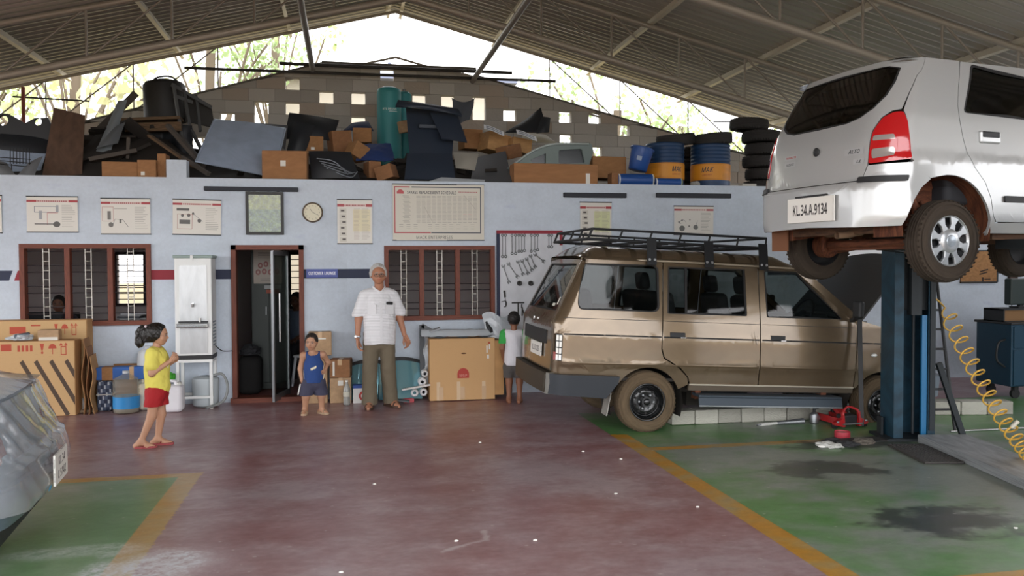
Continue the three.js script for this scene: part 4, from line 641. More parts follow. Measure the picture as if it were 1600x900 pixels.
{
  const rc = rectOnWall(614, 288, 757, 376), tx = canvasTex(1024, 630, (g, W, H) => {
    g.fillStyle = '#cbc6b8'; g.fillRect(0, 0, W, H); g.lineWidth = 12;
    g.strokeStyle = '#a8353c'; g.beginPath(); g.moveTo(190, 32); g.lineTo(22, 32); g.lineTo(22, 545); g.lineTo(420, 545); g.stroke(); g.strokeStyle = '#3a3d48'; g.beginPath(); g.moveTo(210, 32); g.lineTo(985, 32); g.lineTo(985, 545); g.lineTo(425, 545); g.stroke();
    g.fillStyle = '#b23b40'; g.beginPath(); g.arc(85, 98, 38, Math.PI, 0); g.fill(); g.fillRect(47, 84, 76, 24);
    g.fillStyle = '#4a4a4a'; g.font = 'bold 44px sans-serif'; g.save(); g.translate(160, 108); g.scale(0.78, 1); g.fillText('SPARES REPLACEMENT SCHEDULE', 0, 0); g.restore();
    g.fillStyle = '#9c3a3e'; for (let k = 0; k < 12; k++) g.fillRect(735 + k * 18, 78, 13, 8);
    for (let r = 0; r < 20; r++) { g.fillStyle = '#8a857b'; g.fillRect(110 + (r % 3) * 9, 130 + r * 15.5, 70, 4); for (let c = 0; c < 12; c++) { g.fillStyle = r === 13 && c > 8 && c < 11 ? '#b47a74' : '#99948a'; g.fillRect(262 + c * 58, 130 + r * 15.5, 40 + 8 * rnd(), 4); } }
    for (let r = 0; r < 3; r++) for (let c = 0; c < 11; c++) if (rnd() > 0.3) g.fillRect(70 + c * 80, 450 + r * 24, 44, 5);
    g.strokeStyle = '#a8a294'; g.lineWidth = 5; g.beginPath(); g.moveTo(790, 110); g.lineTo(930, 280); g.moveTo(350, 250); g.lineTo(440, 420); g.stroke();
    g.fillStyle = '#4c4b48'; g.font = '50px sans-serif'; g.save(); g.translate(255, 615); g.scale(0.93, 1); g.fillText('MACK ENTERPRISES', 0, 0); g.restore();
  });
  sheetOnWall('schedule_board', 'large cream replacement schedule board with red and black border', 'board', rc, tx, null, 0, 0.01);
}
{ // framed picture, clock, lintel strips, signs
  const rc = rectOnWall(384, 300, 444, 367), t = thing('framed_picture', 'dark framed landscape picture hung above the office door', 'picture', [rc.x, rc.y, WZ + 0.02]);
  const F = 0.035, fm = mat('#22221f', 0.5); mesh('picture_frame', [box(rc.w, F, 0.04, [0, rc.h / 2 - F / 2, 0]), box(rc.w, F, 0.04, [0, -rc.h / 2 + F / 2, 0]), box(F, rc.h - 2 * F, 0.04, [rc.w / 2 - F / 2, 0, 0]), box(F, rc.h - 2 * F, 0.04, [-rc.w / 2 + F / 2, 0, 0])], fm, t);
  const tx = texOf(128, 144, (i, j) => { const n = fbm(i / 18, j / 18, 3, 4), m = fbm(i / 7, j / 7, 9, 3), y = j / 144; return [104 + 60 * n + 40 * m + 30 * (y > 0.6), 122 + 70 * n + 40 * m + 20 * (y > 0.6), 96 + 80 * m + 20 * n]; });
  mesh('canvas', place(facePlane(rc.w - 2 * F, rc.h - 2 * F), [0, 0, 0.008]), mat('#ffffff', 0.25, 0, { map: tx, clearcoat: 0.5 }), t);
  const c = onWall(488.5, 332), R = 0.12, k = thing('wall_clock', 'round cream wall clock with brown rim between picture and chart', 'clock', [c.x, c.y, WZ]);
  mesh('case', place(lathe([[0.001, 0.005], [R, 0.005], [R + 0.01, 0.02], [R + 0.004, 0.038], [R - 0.008, 0.04], [R - 0.01, 0.028]], 40), [0, 0, 0], [Math.PI / 2, 0, 0]), mat('#5b4a38', 0.4), k);
  const ct = canvasTex(256, 256, (g) => { g.fillStyle = '#dcd6bd'; g.fillRect(0, 0, 256, 256); g.fillStyle = '#6b6452'; g.font = '26px sans-serif'; g.textAlign = 'center'; g.textBaseline = 'middle'; for (let i = 1; i <= 12; i++) g.fillText(String(i), 128 + 98 * Math.sin(i * Math.PI / 6), 128 - 98 * Math.cos(i * Math.PI / 6)); });
  mesh('dial', place(flat(new THREE.CircleGeometry(R - 0.008, 36)), [0, 0, 0.027]), mat('#ffffff', 0.5, 0, { map: ct }), k);
  mesh('hand', bar([0, 0, 0.031], [-0.03, 0.045, 0.031], 0.004, 0.006, [0, 0, 1]), fm, k); mesh('hand', bar([0, 0, 0.032], [0.07, -0.035, 0.032], 0.004, 0.005, [0, 0, 1]), fm, k);
  const lm = mat('#2c2f36', 0.7), lab = ['dark lintel strip above the framed picture', 'dark lintel strip above the tall chart behind the rack', 'dark lintel strip above the brake discs poster', 'dark lintel strip beside the raised hatchback'];
  [[320, 291.5, 467, 300], [880, 301, 978, 309.5], [1025, 301.5, 1141, 310], [1197, 303, 1330, 311]].forEach((q, i) => { const r = rectOnWall(...q); one('lintel_strip', lab[i], 'lintel', rbox(r.w, r.h, 0.05, 0.008, [r.x, r.y, WZ + 0.025]), lm, 'dark strips high on the wall'); });
  const s = rectOnWall(478.5, 420.5, 528, 433.5), st = canvasTex(512, 128, (g, W, H) => { g.fillStyle = '#3a4a94'; g.fillRect(0, 0, W, H); g.fillStyle = '#e4e6ec'; g.font = 'bold 62px sans-serif'; g.textAlign = 'center'; g.textBaseline = 'middle'; g.save(); g.translate(W / 2, H / 2); g.scale(0.85, 1); g.fillText('CUSTOMER LOUNGE', 0, 0, 520); g.restore(); });
  const sg = thing('lounge_sign', 'small blue customer lounge sign beside the door', 'sign', [s.x, s.y, WZ + 0.012]); mesh('plate', box(s.w, s.h, 0.012), blueSign, sg); mesh('lettering', place(facePlane(s.w, s.h), [0, 0, 0.0065]), paperM(st), sg);
  const c2 = rectOnWall(1500, 392, 1556, 441), cb = thing('notice_board', 'brown pin board with black edge on the grey wall past the lift', 'board', [c2.x, c2.y, WZ + 0.02]); mesh('panel', box(c2.w, c2.h, 0.02), mat('#a9825a', 0.85, 0, { map: mottled(235, 225, 210, 0.12, 12, 0.6) }), cb); mesh('edge', [box(c2.w, 0.025, 0.03, [0, -c2.h / 2, 0]), box(0.025, c2.h, 0.03, [c2.w / 2, 0, 0]), box(c2.w, 0.02, 0.03, [0, c2.h / 2, 0])], blackPl, cb);
  mesh('print', [box(0.14, 0.02, 0.004, [0.08, -0.06, 0.012], [0, 0, 0.25]), box(0.14, 0.02, 0.004, [0.07, -0.10, 0.012], [0, 0, 0.25]), box(0.03, 0.08, 0.004, [0.06, -0.2, 0.012]), box(0.1, 0.015, 0.004, [0.14, -0.19, 0.012])], mat('#3a2c22', 0.8), cb);
  const b2 = rectOnWall(1592, 411, 1640, 429); one('blue_sign', 'blue wall sign at the end of the red stripe', 'sign', box(b2.w, b2.h, 0.012, [b2.x, b2.y, WZ + 0.008]), blueSign);
  const wb = rectOnWall(1318, 378, 1390, 413); one('lit_wall_panel', 'plain white board on the wall under the raised axle', 'board', rbox(wb.w, wb.h, 0.02, 0.004, [wb.x, wb.y, WZ + 0.012]), mat('#f4f6f8', 0.4));  // white panel stands in for brightly lit wall
  const sk = onWall(1580, 434), sw = thing('switch_box', 'dark switch box with hanging wires below the red stripe', 'switch', [sk.x, sk.y, WZ + 0.03]); mesh('box', rbox(0.14, 0.12, 0.06, 0.01), mat('#4a3a34', 0.7), sw); mesh('wire', [pipe([[0.02, -0.05, 0.02], [0.0, -0.3, 0.02], [-0.06, -0.55, 0.01]], 0.006)], blackPl, sw); mesh('wire', pipe([[-0.02, 0.05, 0.02], [-0.03, 0.2, 0.0], [-0.05, 0.4, 0.0]], 0.006), blackPl, sw);
}
// tool board with spanners
{
  const r = rectOnWall(776, 361, 879, 575), bz = WZ + 0.02, t = thing('tool_board', 'white tool board with red and navy border behind the van', 'board', [r.x, r.y, bz]);
  mesh('panel', box(r.w, r.h, 0.025), mat('#d7d9de', 0.6, 0, { map: mottled(246, 246, 246, 0.04, 8) }), t);
  mesh('border', box(r.w, 0.045, 0.034, [0, r.h / 2 - 0.022, 0]), redP, t); mesh('border', box(0.04, r.h - 0.05, 0.034, [-r.w / 2 + 0.02, -0.02, 0]), navy, t); mesh('border', box(0.04, 0.16, 0.034, [r.w / 2 - 0.02, r.h / 2 - 0.12, 0]), redP, t);
  const toolM = mat('#6e6f70', 0.4, 0.7), darkTool = mat('#33312f', 0.6, 0.2), zt = bz + 0.022;
  const ringSpan = (L) => [rod([0, 0, 0], [0, -L, 0], 0.0055, 8), place(flat(new THREE.TorusGeometry(0.014, 0.006, 8, 20)), [0, 0.012, 0]), place(flat(new THREE.TorusGeometry(0.015, 0.006, 8, 20)), [0, -L - 0.012, 0])];
  const openSpan = (L) => [bar([0, 0, 0], [0, -L, 0], 0.013, 0.007, [0, 0, 1]), ...[0.02, -L - 0.02].map((y, i) => ext(rpoly([[-0.02, -0.022], [0.02, -0.022], [0.024, 0.012], [0.012, 0.026], [0.010, 0.004], [-0.010, 0.004], [-0.012, 0.026], [-0.024, 0.012]], 0.004), 0.009, [0, y, -0.004], [0, 0, i ? Math.PI + 0.26 : -0.26]))];
  const put = (name, label, geo, px, py, rz, m, grp) => { const p = atZ(px, py, zt), o = one(name, label, 'tool', geo, m, grp); o.position.set(p.x, p.y, zt); o.rotation.z = rz; };
  [[785, 369, 0.26], [790, 369, 0.26], [800, 369, 0.22], [805.5, 369, 0.22], [810.5, 369, 0.19], [815, 369, 0.19], [819.5, 369, 0.18], [830, 369, 0.19], [835.5, 369, 0.18], [840, 369, 0.17], [857.5, 369, 0.13], [862, 369, 0.13]].forEach(([x, y, L]) => put('ring_spanner', L > 0.25 ? 'longest ring spanner of the top row, next to the navy border' : L > 0.2 ? 'second longest ring spanner of the top row' : L < 0.15 ? 'short ring spanner hung beside the red border' : 'medium ring spanner in the middle of the top row', ringSpan(L), x, y, 0, toolM, 'upright spanners on the tool board'));
  [[787, 418, 0.19, 0.35], [796, 414, 0.17, 0.6], [810, 411, 0.14, 0.4], [817, 410, 0.14, 0.45], [824, 407, 0.12, 0.45], [830, 402, 0.12, 0.4], [838, 399, 0.11, 0.9]].forEach(([x, y, L, a]) => put('open_spanner', L > 0.18 ? 'largest open-ended spanner, next to the navy border' : L > 0.16 ? 'thin slanted spanner beside the largest one' : a > 0.8 ? 'small steeply slanted spanner at the end of the slanted row' : 'small open-ended spanner in the middle of the slanted row', openSpan(L), x, y, a, toolM, 'slanted spanners on the tool board'));
  for (const x of [811.5, 829]) put('socket_disc', x < 820 ? 'round black socket disc nearer the navy border' : 'round black socket disc nearer the van tailgate', [place(lathe([[0.001, 0], [0.034, 0], [0.034, 0.025], [0.02, 0.028], [0.012, 0.02], [0.001, 0.02]], 24), [0, 0, 0], [Math.PI / 2, 0, 0])], x, 442.5, 0, darkTool, 'round discs on the tool board');
  put('screwdriver', 'black handled screwdriver hung near the navy board edge', [rod([0, 0, 0], [0.01, -0.09, 0], 0.014, 10), rod([0.01, -0.09, 0], [0.022, -0.22, 0], 0.005, 8)], 788, 454, 0, darkTool);
  put('tee_handle', 'black tee handle socket key low on the tool board', [rod([-0.085, 0, 0], [0.085, 0, 0], 0.009, 8), rod([0, 0, 0], [0.0, -0.15, 0], 0.009, 8)], 809.5, 473, 0, darkTool);
  put('pliers', 'dark pliers hung beside the tee handle key', [rod([0, 0.02, 0], [0.045, -0.1, 0], 0.009, 8), rod([0.01, 0.02, 0], [0.005, -0.1, 0], 0.009, 8), rod([0, 0.02, 0], [0.004, 0.06, 0], 0.008, 8)], 815, 482, 0, darkTool);
  put('hex_key', 'bent hook tool hung beside the screwdriver', [pipe([[-0.03, 0.02, 0], [0.03, 0.03, 0], [0.035, -0.03, 0], [0.0, -0.05, 0]], 0.005)], 787, 474, 0, darkTool);
}

// ---------------------------------------------------------------- the lift
{
  const dir = -11.5 * D2R, base = [5.43, 0, -7.33];
  const L = thing('two_post_lift', 'blue two-post car lift with floor plate under the hatchback', 'lift', base, dir);
  const teal = mat('#173f50', 0.55, 0.1, { map: mottled(220, 225, 230, 0.22, 7, 0.5, 256, 31) }), dk = mat('#22282c', 0.6, 0.2), plateM = mat('#a2a6a8', 0.42, 0.3, { map: mottled(235, 235, 235, 0.16, 8, 0.5) });
  const H = 2.55;
  const prof = [[-0.2, -0.14], [0.2, -0.14], [0.2, 0.16], [0.13, 0.16], [0.13, 0.148], [0.188, 0.148], [0.188, -0.128], [-0.188, -0.128], [-0.188, 0.148], [-0.11, 0.148], [-0.11, 0.16], [-0.2, 0.16]];
  for (const [z, s] of [[0, 1], [2.95, -1]]) {
    const c = mesh('column', place(ext(prof.map(([x, y]) => [x, -s * y]), H, [0, 0, 0]), [0, 0.01, z], [-Math.PI / 2, 0, 0]), teal, L);
    mesh('column_foot', [box(0.56, 0.025, 0.42, [0, 0.0125, z]), box(0.02, 0.2, 0.1, [-0.24, 0.1, z - s * 0.05]), box(0.02, 0.2, 0.1, [0.24, 0.1, z - s * 0.05])], dk, c);
    const slide = mesh('carriage', [box(0.36, 0.7, 0.16, [0, 1.62, z + s * 0.02]), box(0.1, 0.75, 0.1, [0, 1.6, z + s * 0.14])], dk, L);
    mesh('lift_chain', rod([0.03, 0.05, z + s * 0.06], [0.03, 2.4, z + s * 0.06], 0.015), dk, L);
    mesh('slide_rail', box(0.05, 1.2, 0.03, [0.10, 0.62, z + s * 0.13]), mat('#176491', 0.35, 0.1), L);
    mesh('cover_strip', box(0.05, H - 0.2, 0.02, [0.165, H / 2, z + s * 0.17]), dk, c);
    for (const sx of [-1, 1]) { const l = 1.2 + sx * 0.5, w = -s * 0.55, q = V(ALTO.p[0] + l * Math.cos(ALTO.a) + w * Math.sin(ALTO.a), 0, ALTO.p[2] - l * Math.sin(ALTO.a) + w * Math.cos(ALTO.a)); L.updateMatrixWorld(true); L.worldToLocal(q); const arm = mesh('lift_arm', [bar([sx * 0.1, 1.86, z + s * 0.16], [q.x, 1.87, q.z], 0.09, 0.07)], dk, L); mesh('arm_pad', cyl(0.06, 0.06, 0.03, [q.x, 1.92, q.z]), rubberM, arm); }
  }
  mesh('floor_plate', rbox(0.47, 0.08, 2.5, 0.008, [0.225, 0.04, 1.5]), plateM, L);
  mesh('floor_brace', bar([0.26, 0.75, 0.1], [0.50, 0.02, 0.12], 0.05, 0.05), dk, L);
  const tread = mat('#4a4745', 0.6, 0.4), tp = thing('tread_plate', 'dark chequered ramp plate at the foot of the lift', 'plate', [5.06, 0, -6.58], dir); mesh('plate', rbox(0.34, 0.018, 0.72, 0.004, [0.02, 0.012, -0.05]), tread, tp);
  const studs = []; for (let i = 0; i < 9; i++) for (let j = 0; j < 18; j++) studs.push(box(0.02, 0.004, 0.007, [-0.13 + i * 0.036, 0.023, -0.39 + j * 0.04], [0, (i + j) % 2 ? 0.8 : -0.8, 0])); const sm = mesh('tread_pattern', studs, tread, tp); sm.userData.kind = 'stuff';
}
// ---------------------------------------------------------------- right-hand corner
{
  const cz = -9.05, c0 = atZ(1535, 505, cz), blueM = mat('#12384c', 0.5, 0.1), X0 = c0.x + 0.42, H = c0.y, Wd = 1.35, Dp = 0.6;
  const cab = thing('tool_cabinet', 'dark blue rolling tool cabinet against the grey wall', 'cabinet', [X0 + Wd / 2, 0, cz - Dp / 2]);
  mesh('body', rbox(Wd, H - 0.18, Dp, 0.015, [0, 0.16 + (H - 0.18) / 2, 0]), blueM, cab); mesh('worktop', rbox(Wd + 0.04, 0.03, Dp + 0.04, 0.008, [0, H - 0.015, 0]), blackPl, cab);
  const dh = (H - 0.2) / 3; for (const k of [0, 1]) { const d = mesh('drawer', rbox(Wd - 0.06, k ? dh * 1.05 : dh * 1.75, 0.02, 0.006, [0, k ? 0.17 + dh * 2.38 : 0.17 + dh * 0.9, Dp / 2 + 0.006]), blueM, cab); if (k) mesh('handle', rbox(0.16, 0.018, 0.03, 0.005, [-0.38, 0.17 + dh * 2.7, Dp / 2 + 0.025]), steelM, d); }
  for (const sx of [-1, 1]) for (const sz of [-1, 1]) mesh('castor', [cyl(0.06, 0.06, 0.04, [sx * (Wd / 2 - 0.15), 0.06, sz * 0.2], [Math.PI / 2, 0, 0]), box(0.06, 0.08, 0.06, [sx * (Wd / 2 - 0.15), 0.13, sz * 0.2])], rubberM, cab);
  mesh('push_bar', pipe([[-Wd / 2, 0.75, 0.2], [-Wd / 2 - 0.1, 0.7, 0.2], [-Wd / 2 - 0.12, 0.5, 0.2], [-Wd / 2, 0.4, 0.2]], 0.014), blackPl, cab);
  const b = atZ(1566, 503, cz - 0.15), wb = thing('wooden_case', 'open wooden case on top of the blue tool cabinet', 'case', [b.x + 0.32, H, cz - 0.3]); mesh('case_body', box(0.6, 0.14, 0.3, [0, 0.075, 0]), mat('#7d5c38', 0.7), wb); mesh('case_rim', [box(0.64, 0.02, 0.34, [0, 0.155, 0]), box(0.02, 0.16, 0.34, [-0.31, 0.08, 0]), box(0.64, 0.012, 0.34, [0, 0.006, 0])], blackPl, wb);
  const mo = thing('dark_monitor', 'dark screen box standing on the wooden case', 'monitor', [b.x + 0.42, H + 0.165, cz - 0.32]); mesh('screen_shell', rbox(0.4, 0.34, 0.12, 0.02, [0, 0.21, 0]), mat('#22302e', 0.5), mo); mesh('stand', [box(0.2, 0.02, 0.16, [0, 0.01, 0]), box(0.06, 0.06, 0.05, [0, 0.04, 0])], blackPl, mo);
  // ladder behind the lift
  const a0 = atZ(1447, 425, -8.3), ld = thing('metal_ladder', 'black metal ladder leaning behind the lift post', 'ladder', [0, 0, 0]); const lt = atZ(1462, 425, -8.05), lb = atY(1492, 672), rt = lt.clone().add(V(-0.36, 0, -0.05)), rb = lb.clone().add(V(-0.36, 0, -0.05));
  mesh('rail', rod(lb, lt, 0.017), blackPl, ld); mesh('rail', rod(rb, rt, 0.017), blackPl, ld); for (let k = 1; k < 8; k++) mesh('rung', rod(lb.clone().lerp(lt, k / 8), rb.clone().lerp(rt, k / 8), 0.012), blackPl, ld);
  // yellow coiled air hose
  const p0 = atZ(1474, 478, -7.35), p1 = atY(1612, 716, 0.1), pts = [atZ(1455, 463, -7.4), atZ(1466, 470, -7.38)], ax = p1.clone().sub(p0), len = ax.length(), d = ax.clone().normalize(), e1 = V(1, 0.3, 0.2).cross(d).normalize(), e2 = d.clone().cross(e1), turns = 17;
  for (let k = 0; k <= turns * 12; k++) { const t = k / (turns * 12), a = t * turns * 2 * Math.PI + 1.5, R = 0.075 * sstep(0, 0.06, t) * (1 - 0.25 * t), tt = 1 - (1 - t) ** 1.25; pts.push(p0.clone().addScaledVector(ax, tt).addScaledVector(e1, R * Math.cos(a)).addScaledVector(e2, R * Math.sin(a)).add(V(0, -0.10 * Math.sin(t * Math.PI), 0))); }
  const hs = thing('air_hose', 'yellow coiled air hose hanging from the lift to the floor', 'hose'); mesh('coil', pipe(pts, 0.0085, 700, 6), mat('#d2a645', 0.4), hs); mesh('hose_tail', pipe([p1, p1.clone().add(V(0.25, -0.07, 0.3)), p1.clone().add(V(0.6, -0.085, 0.5))], 0.0085, 12, 6), mat('#d2a645', 0.4), hs); const cj = p0.clone().lerp(p1, 0.82).add(V(0, 0.02, 0)); mesh('coupling', rod(cj.clone().add(V(-0.02, -0.03, 0)), cj.clone().add(V(0.03, 0.03, 0.02)), 0.018), mat('#c9c4b4', 0.5), hs);
  one('steel_tube', 'thin bright steel tube lying on the floor past the lift', 'tube', rod(atY(1485, 674, 0.012), atY(1640, 667, 0.012), 0.011), chromeM);
  // kerb blocks along the inspection pit
  const km = [mat('#a8a69b', 0.9), mat('#b3b1a6', 0.9), mat('#9b998f', 0.9)]; km.forEach((m, i) => { m.bumpMap = mottled(128, 128, 128, 0.8, 10, 0.8, 128, 40 + i); m.bumpScale = 0.006; });
  const ka = thing('pit_kerb', 'row of rough white kerb blocks under the bronze van', 'kerb', [0, 0, 0]); for (let k = 0; k < 7; k++) mesh('kerb_block', place(rbox(0.262, 0.155 + rr(-0.008, 0.008), 0.2, 0.012), [3.52 + k * 0.268, 0.078, -8.47 + rr(-0.01, 0.01)]), km[k % 3], ka);
  const kb = thing('pit_kerb', 'row of rough white kerb blocks past the lift post', 'kerb', [0, 0, 0]); for (let k = 0; k < 5; k++) mesh('kerb_block', place(rbox(0.29, 0.15, 0.2, 0.012), [6.1 + k * 0.295, 0.075, -8.50 + k * 0.055], [0, -0.18, 0]), km[(k + 1) % 3], kb);
  // red trolley jack
  const jp = atY(1330, 668), jk = thing('trolley_jack', 'red trolley jack on the floor by the van front wheel', 'jack', [jp.x - 0.03, 0, jp.z - 0.06], 0.1), red = mat('#a81e22', 0.4, 0.1, { clearcoat: 0.4 });
  for (const s of [-1, 1]) { mesh('side_frame', [bar([s * 0.1, 0.02, 0.1], [s * 0.1, 0.17, 0.08], 0.022, 0.03), bar([s * 0.09, 0.06, 0.08], [s * 0.08, 0.06, -0.36], 0.02, 0.07)], red, jk); mesh('castor', cyl(0.032, 0.032, 0.028, [s * 0.185, 0.032, 0.06], [0, 0, Math.PI / 2]), rubberM, jk); mesh('front_roller', cyl(0.04, 0.04, 0.05, [s * 0.11, 0.04, -0.34], [0, 0, Math.PI / 2]), steelM, jk); mesh('wing', ext([[0, 0.02], [0, 0.11], [s * 0.1, 0.065], [s * 0.1, 0.045]], 0.05, [s * 0.1, 0, 0.05], [0, 0, 0], 0.003), red, jk); mesh('wing_bolt', sph(0.014, [s * 0.175, 0.075, 0.105]), steelM, jk); }
  mesh('arched_guard', pipe([[-0.1, 0.14, 0.09], [-0.085, 0.185, 0.08], [-0.02, 0.215, 0.05], [0.02, 0.215, 0.05], [0.085, 0.185, 0.08], [0.1, 0.14, 0.09]], 0.013, 30), red, jk); mesh('pump', rbox(0.165, 0.1, 0.14, 0.015, [0, 0.085, 0.02]), blackPl, jk); mesh('cross_bar', rod([-0.12, 0.05, 0.115], [0.12, 0.05, 0.115], 0.009), steelM, jk); mesh('lift_arm', [bar([0, 0.1, 0.0], [0.02, 0.22, -0.25], 0.08, 0.04)], red, jk); mesh('saddle', [cyl(0.034, 0.038, 0.05, [0.02, 0.255, -0.24]), cyl(0.02, 0.02, 0.06, [0.02, 0.22, -0.24])], red, jk); mesh('arm_plate', box(0.12, 0.08, 0.012, [-0.09, 0.235, -0.2], [0.2, 0, -0.25]), mat('#a07a76', 0.6), jk);
  // odds and ends on the bay floor
  const w0 = atY(1186, 664, 0.02), w1 = atY(1214, 661, 0.02), w2 = atY(1255, 658, 0.03), il = thing('inspection_lamp', 'hand lamp with silver shade lying on the green floor', 'lamp'); mesh('shade', rod(w1, w2, 0.018, 12, 0.035), steelM, il); mesh('handle', rod(w0, w1, 0.016), mat('#c9c9c4', 0.5), il); mesh('hook', place(flat(new THREE.TorusGeometry(0.022, 0.007, 8, 18)), w0.toArray(), [1.2, 0, 0]), steelM, il);
  const sp = atY(1272, 661), sb = thing('spray_can', 'small metal spray gun cup standing by the kerb', 'can', [sp.x, 0, sp.z]); mesh('cup', lathe([[0.001, 0], [0.045, 0], [0.047, 0.01], [0.047, 0.09], [0.03, 0.115], [0.015, 0.12]], 20), steelM, sb); mesh('nozzle', [cyl(0.014, 0.016, 0.05, [0, 0.14, 0]), rod([0, 0.155, 0], [0.05, 0.16, 0], 0.01)], blackPl, sb);
  const tn = atY(1316, 684), ti = thing('red_tin', 'open red tin of grease beside the jack', 'tin', [tn.x, 0, tn.z]); mesh('tin_body', lathe([[0.001, 0.003], [0.07, 0.003], [0.075, 0.01], [0.075, 0.065], [0.07, 0.065], [0.07, 0.02], [0.001, 0.02]], 24), mat('#a32a38', 0.5), ti); mesh('grease', cyl(0.069, 0.069, 0.01, [0, 0.045, 0]), mat('#7a6a5a', 0.4), ti);
  const crumple = (R, sx, sy, sz, s) => { const g = new THREE.IcosahedronGeometry(R, 4), p = g.attributes.position; for (let i = 0; i < p.count; i++) { const v = V(p.getX(i), p.getY(i), p.getZ(i)), n = 1 + 0.75 * fbm(v.x / R * 1.6 + s, v.y / R * 1.6, v.z / R * 1.6, 3); v.multiplyScalar(n); p.setXYZ(i, v.x * sx, Math.max(-R * 0.4 * sy, v.y * sy), v.z * sz); } g.computeVertexNormals(); return flat(g); };
  globalThis.crumple = crumple;
  const ragM = [mat('#b9b9b4', 0.95), mat('#2c2c2e', 0.95), mat('#7f7b72', 0.95), mat('#5d574f', 0.95)];
  [[1290, 697, 0.07, 0, 'crumpled pale grey rag beside the black rag'], [1306, 699, 0.06, 0, 'crumpled pale rag tipped against the dark rag'], [1322, 697, 0.08, 1, 'crumpled black oily rag on the stained floor'], [1350, 693, 0.085, 3, 'flattened brown oily rag near the lift foot'], [1300, 690, 0.06, 1, 'small black rag behind the pale rags']].forEach(([x, y, R, m, l], i) => { const p = atY(x, y); const o = one('shop_rag', l, 'rag', crumple(R, 1.3, 0.45, 0.9, i * 3), ragM[m], 'oily rags by the lift'); o.position.set(p.x, R * 0.18, p.z); });
  { const p = atY(1284, 699), o = one('plastic_disc', 'small white round disc on the worn green floor', 'disc', lathe([[0.001, 0], [0.03, 0], [0.033, 0.008], [0.03, 0.022], [0.001, 0.024]], 20), mat('#e6e4de', 0.5)); o.position.set(p.x, 0, p.z); }
  one('rubber_mat', 'thin dark rubber mat on the floor by the lift foot', 'mat', (() => { const p = atY(1345, 689); return place(rbox(0.75, 0.012, 0.2, 0.004), [p.x, 0.008, p.z], [0, 0.05, 0]); })(), mat('#2f3030', 0.8));
  one('prop_bar', 'black flat bar leaning upright against the van front door edge', 'bar', bar([atZ(1336, 606, -7.98).x, 0.02, -7.86], [atZ(1345, 495, -8.0).x, atZ(1345, 495, -8.0).y, -8.02], 0.045, 0.02), blackPl);
  // bits of litter on the floor
  [[962, 772], [1090, 793], [836, 845], [585, 757], [911, 706], [533, 895], [1587, 826], [970, 718], [750, 692], [713, 846]].forEach(([x, y]) => { const p = atY(x, y); const o = one('litter_scrap', 'tiny white scrap of litter on the painted floor', 'litter', crumple(0.01, 1.3, 0.6, 1, x), mat('#e8e6e0', 0.8), 'white scraps on the floor'); o.position.set(p.x, 0.004, p.z); });
}
// ---------------------------------------------------------------- goods along the wall
const cardTex = mottled(240, 232, 222, 0.06, 5, 0.25, 256, 51);
const cardM = ['#c29a6c', '#c69e6e', '#ab8158', '#99704f', '#bda283', '#a57a54'].map((c) => mat(c, 0.85, 0, { map: cardTex }));
const tapeM = mat('#c3a27c', 0.35, 0, { clearcoat: 0.3 }), filmM = mat('#d5dbe0', 0.3, 0, { transmission: 0.35, thickness: 0, clearcoat: 0.5 });
function carton(label, w, h, d, p, turn = 0, m = cardM[0], group, opt = {}) {
  const t = thing('cardboard_box', label, 'box', p, turn, group); if (opt.rx) t.rotation.x = opt.rx; if (opt.rz) t.rotation.z = opt.rz;
  const y = h / 2; mesh('carton_body', rbox(w, h, d, 0.008, [0, y, 0], [0, 0, 0], 1), m, t);
  if (opt.tape !== false) mesh('tape', [box(0.05, 0.002, d * 0.96, [0, h + 0.001, 0]), box(0.05, Math.min(0.08, h * 0.3), 0.002, [0, h - Math.min(0.04, h * 0.15), d / 2 + 0.001])], tapeM, t);
  if (opt.face) mesh('printed_face', place(facePlane(w * 0.985, h * 0.985), [0, y, d / 2 + 0.002]), mat('#ffffff', 0.85, 0, { map: opt.face }), t);
  if (opt.label) mesh('paper_label', place(box(w * opt.label[2], h * opt.label[3], 0.002), [w * (opt.label[0] - 0.5), h * opt.label[1], d / 2 + 0.002]), mat('#dedbd2', 0.6), t);
  if (opt.flaps) for (const s of [-1, 1]) mesh('flap', place(box(w * 0.98, 0.005, d * 0.48), [0, h + d * 0.12, s * d * 0.66], [s * -0.6, 0, 0]), m, t);
  return t;
}
const printTex = (W, H, base, fn) => canvasTex(W, H, (g) => { g.fillStyle = base; g.fillRect(0, 0, W, H); for (let k = 0; k < 900; k++) { g.fillStyle = 'rgba(' + (rnd() < 0.5 ? '90,60,30' : '220,180,130') + ',0.05)'; g.fillRect(rnd() * W, rnd() * H, 2 + rnd() * 30, 1 + rnd() * 3); } fn(g, W, H); });
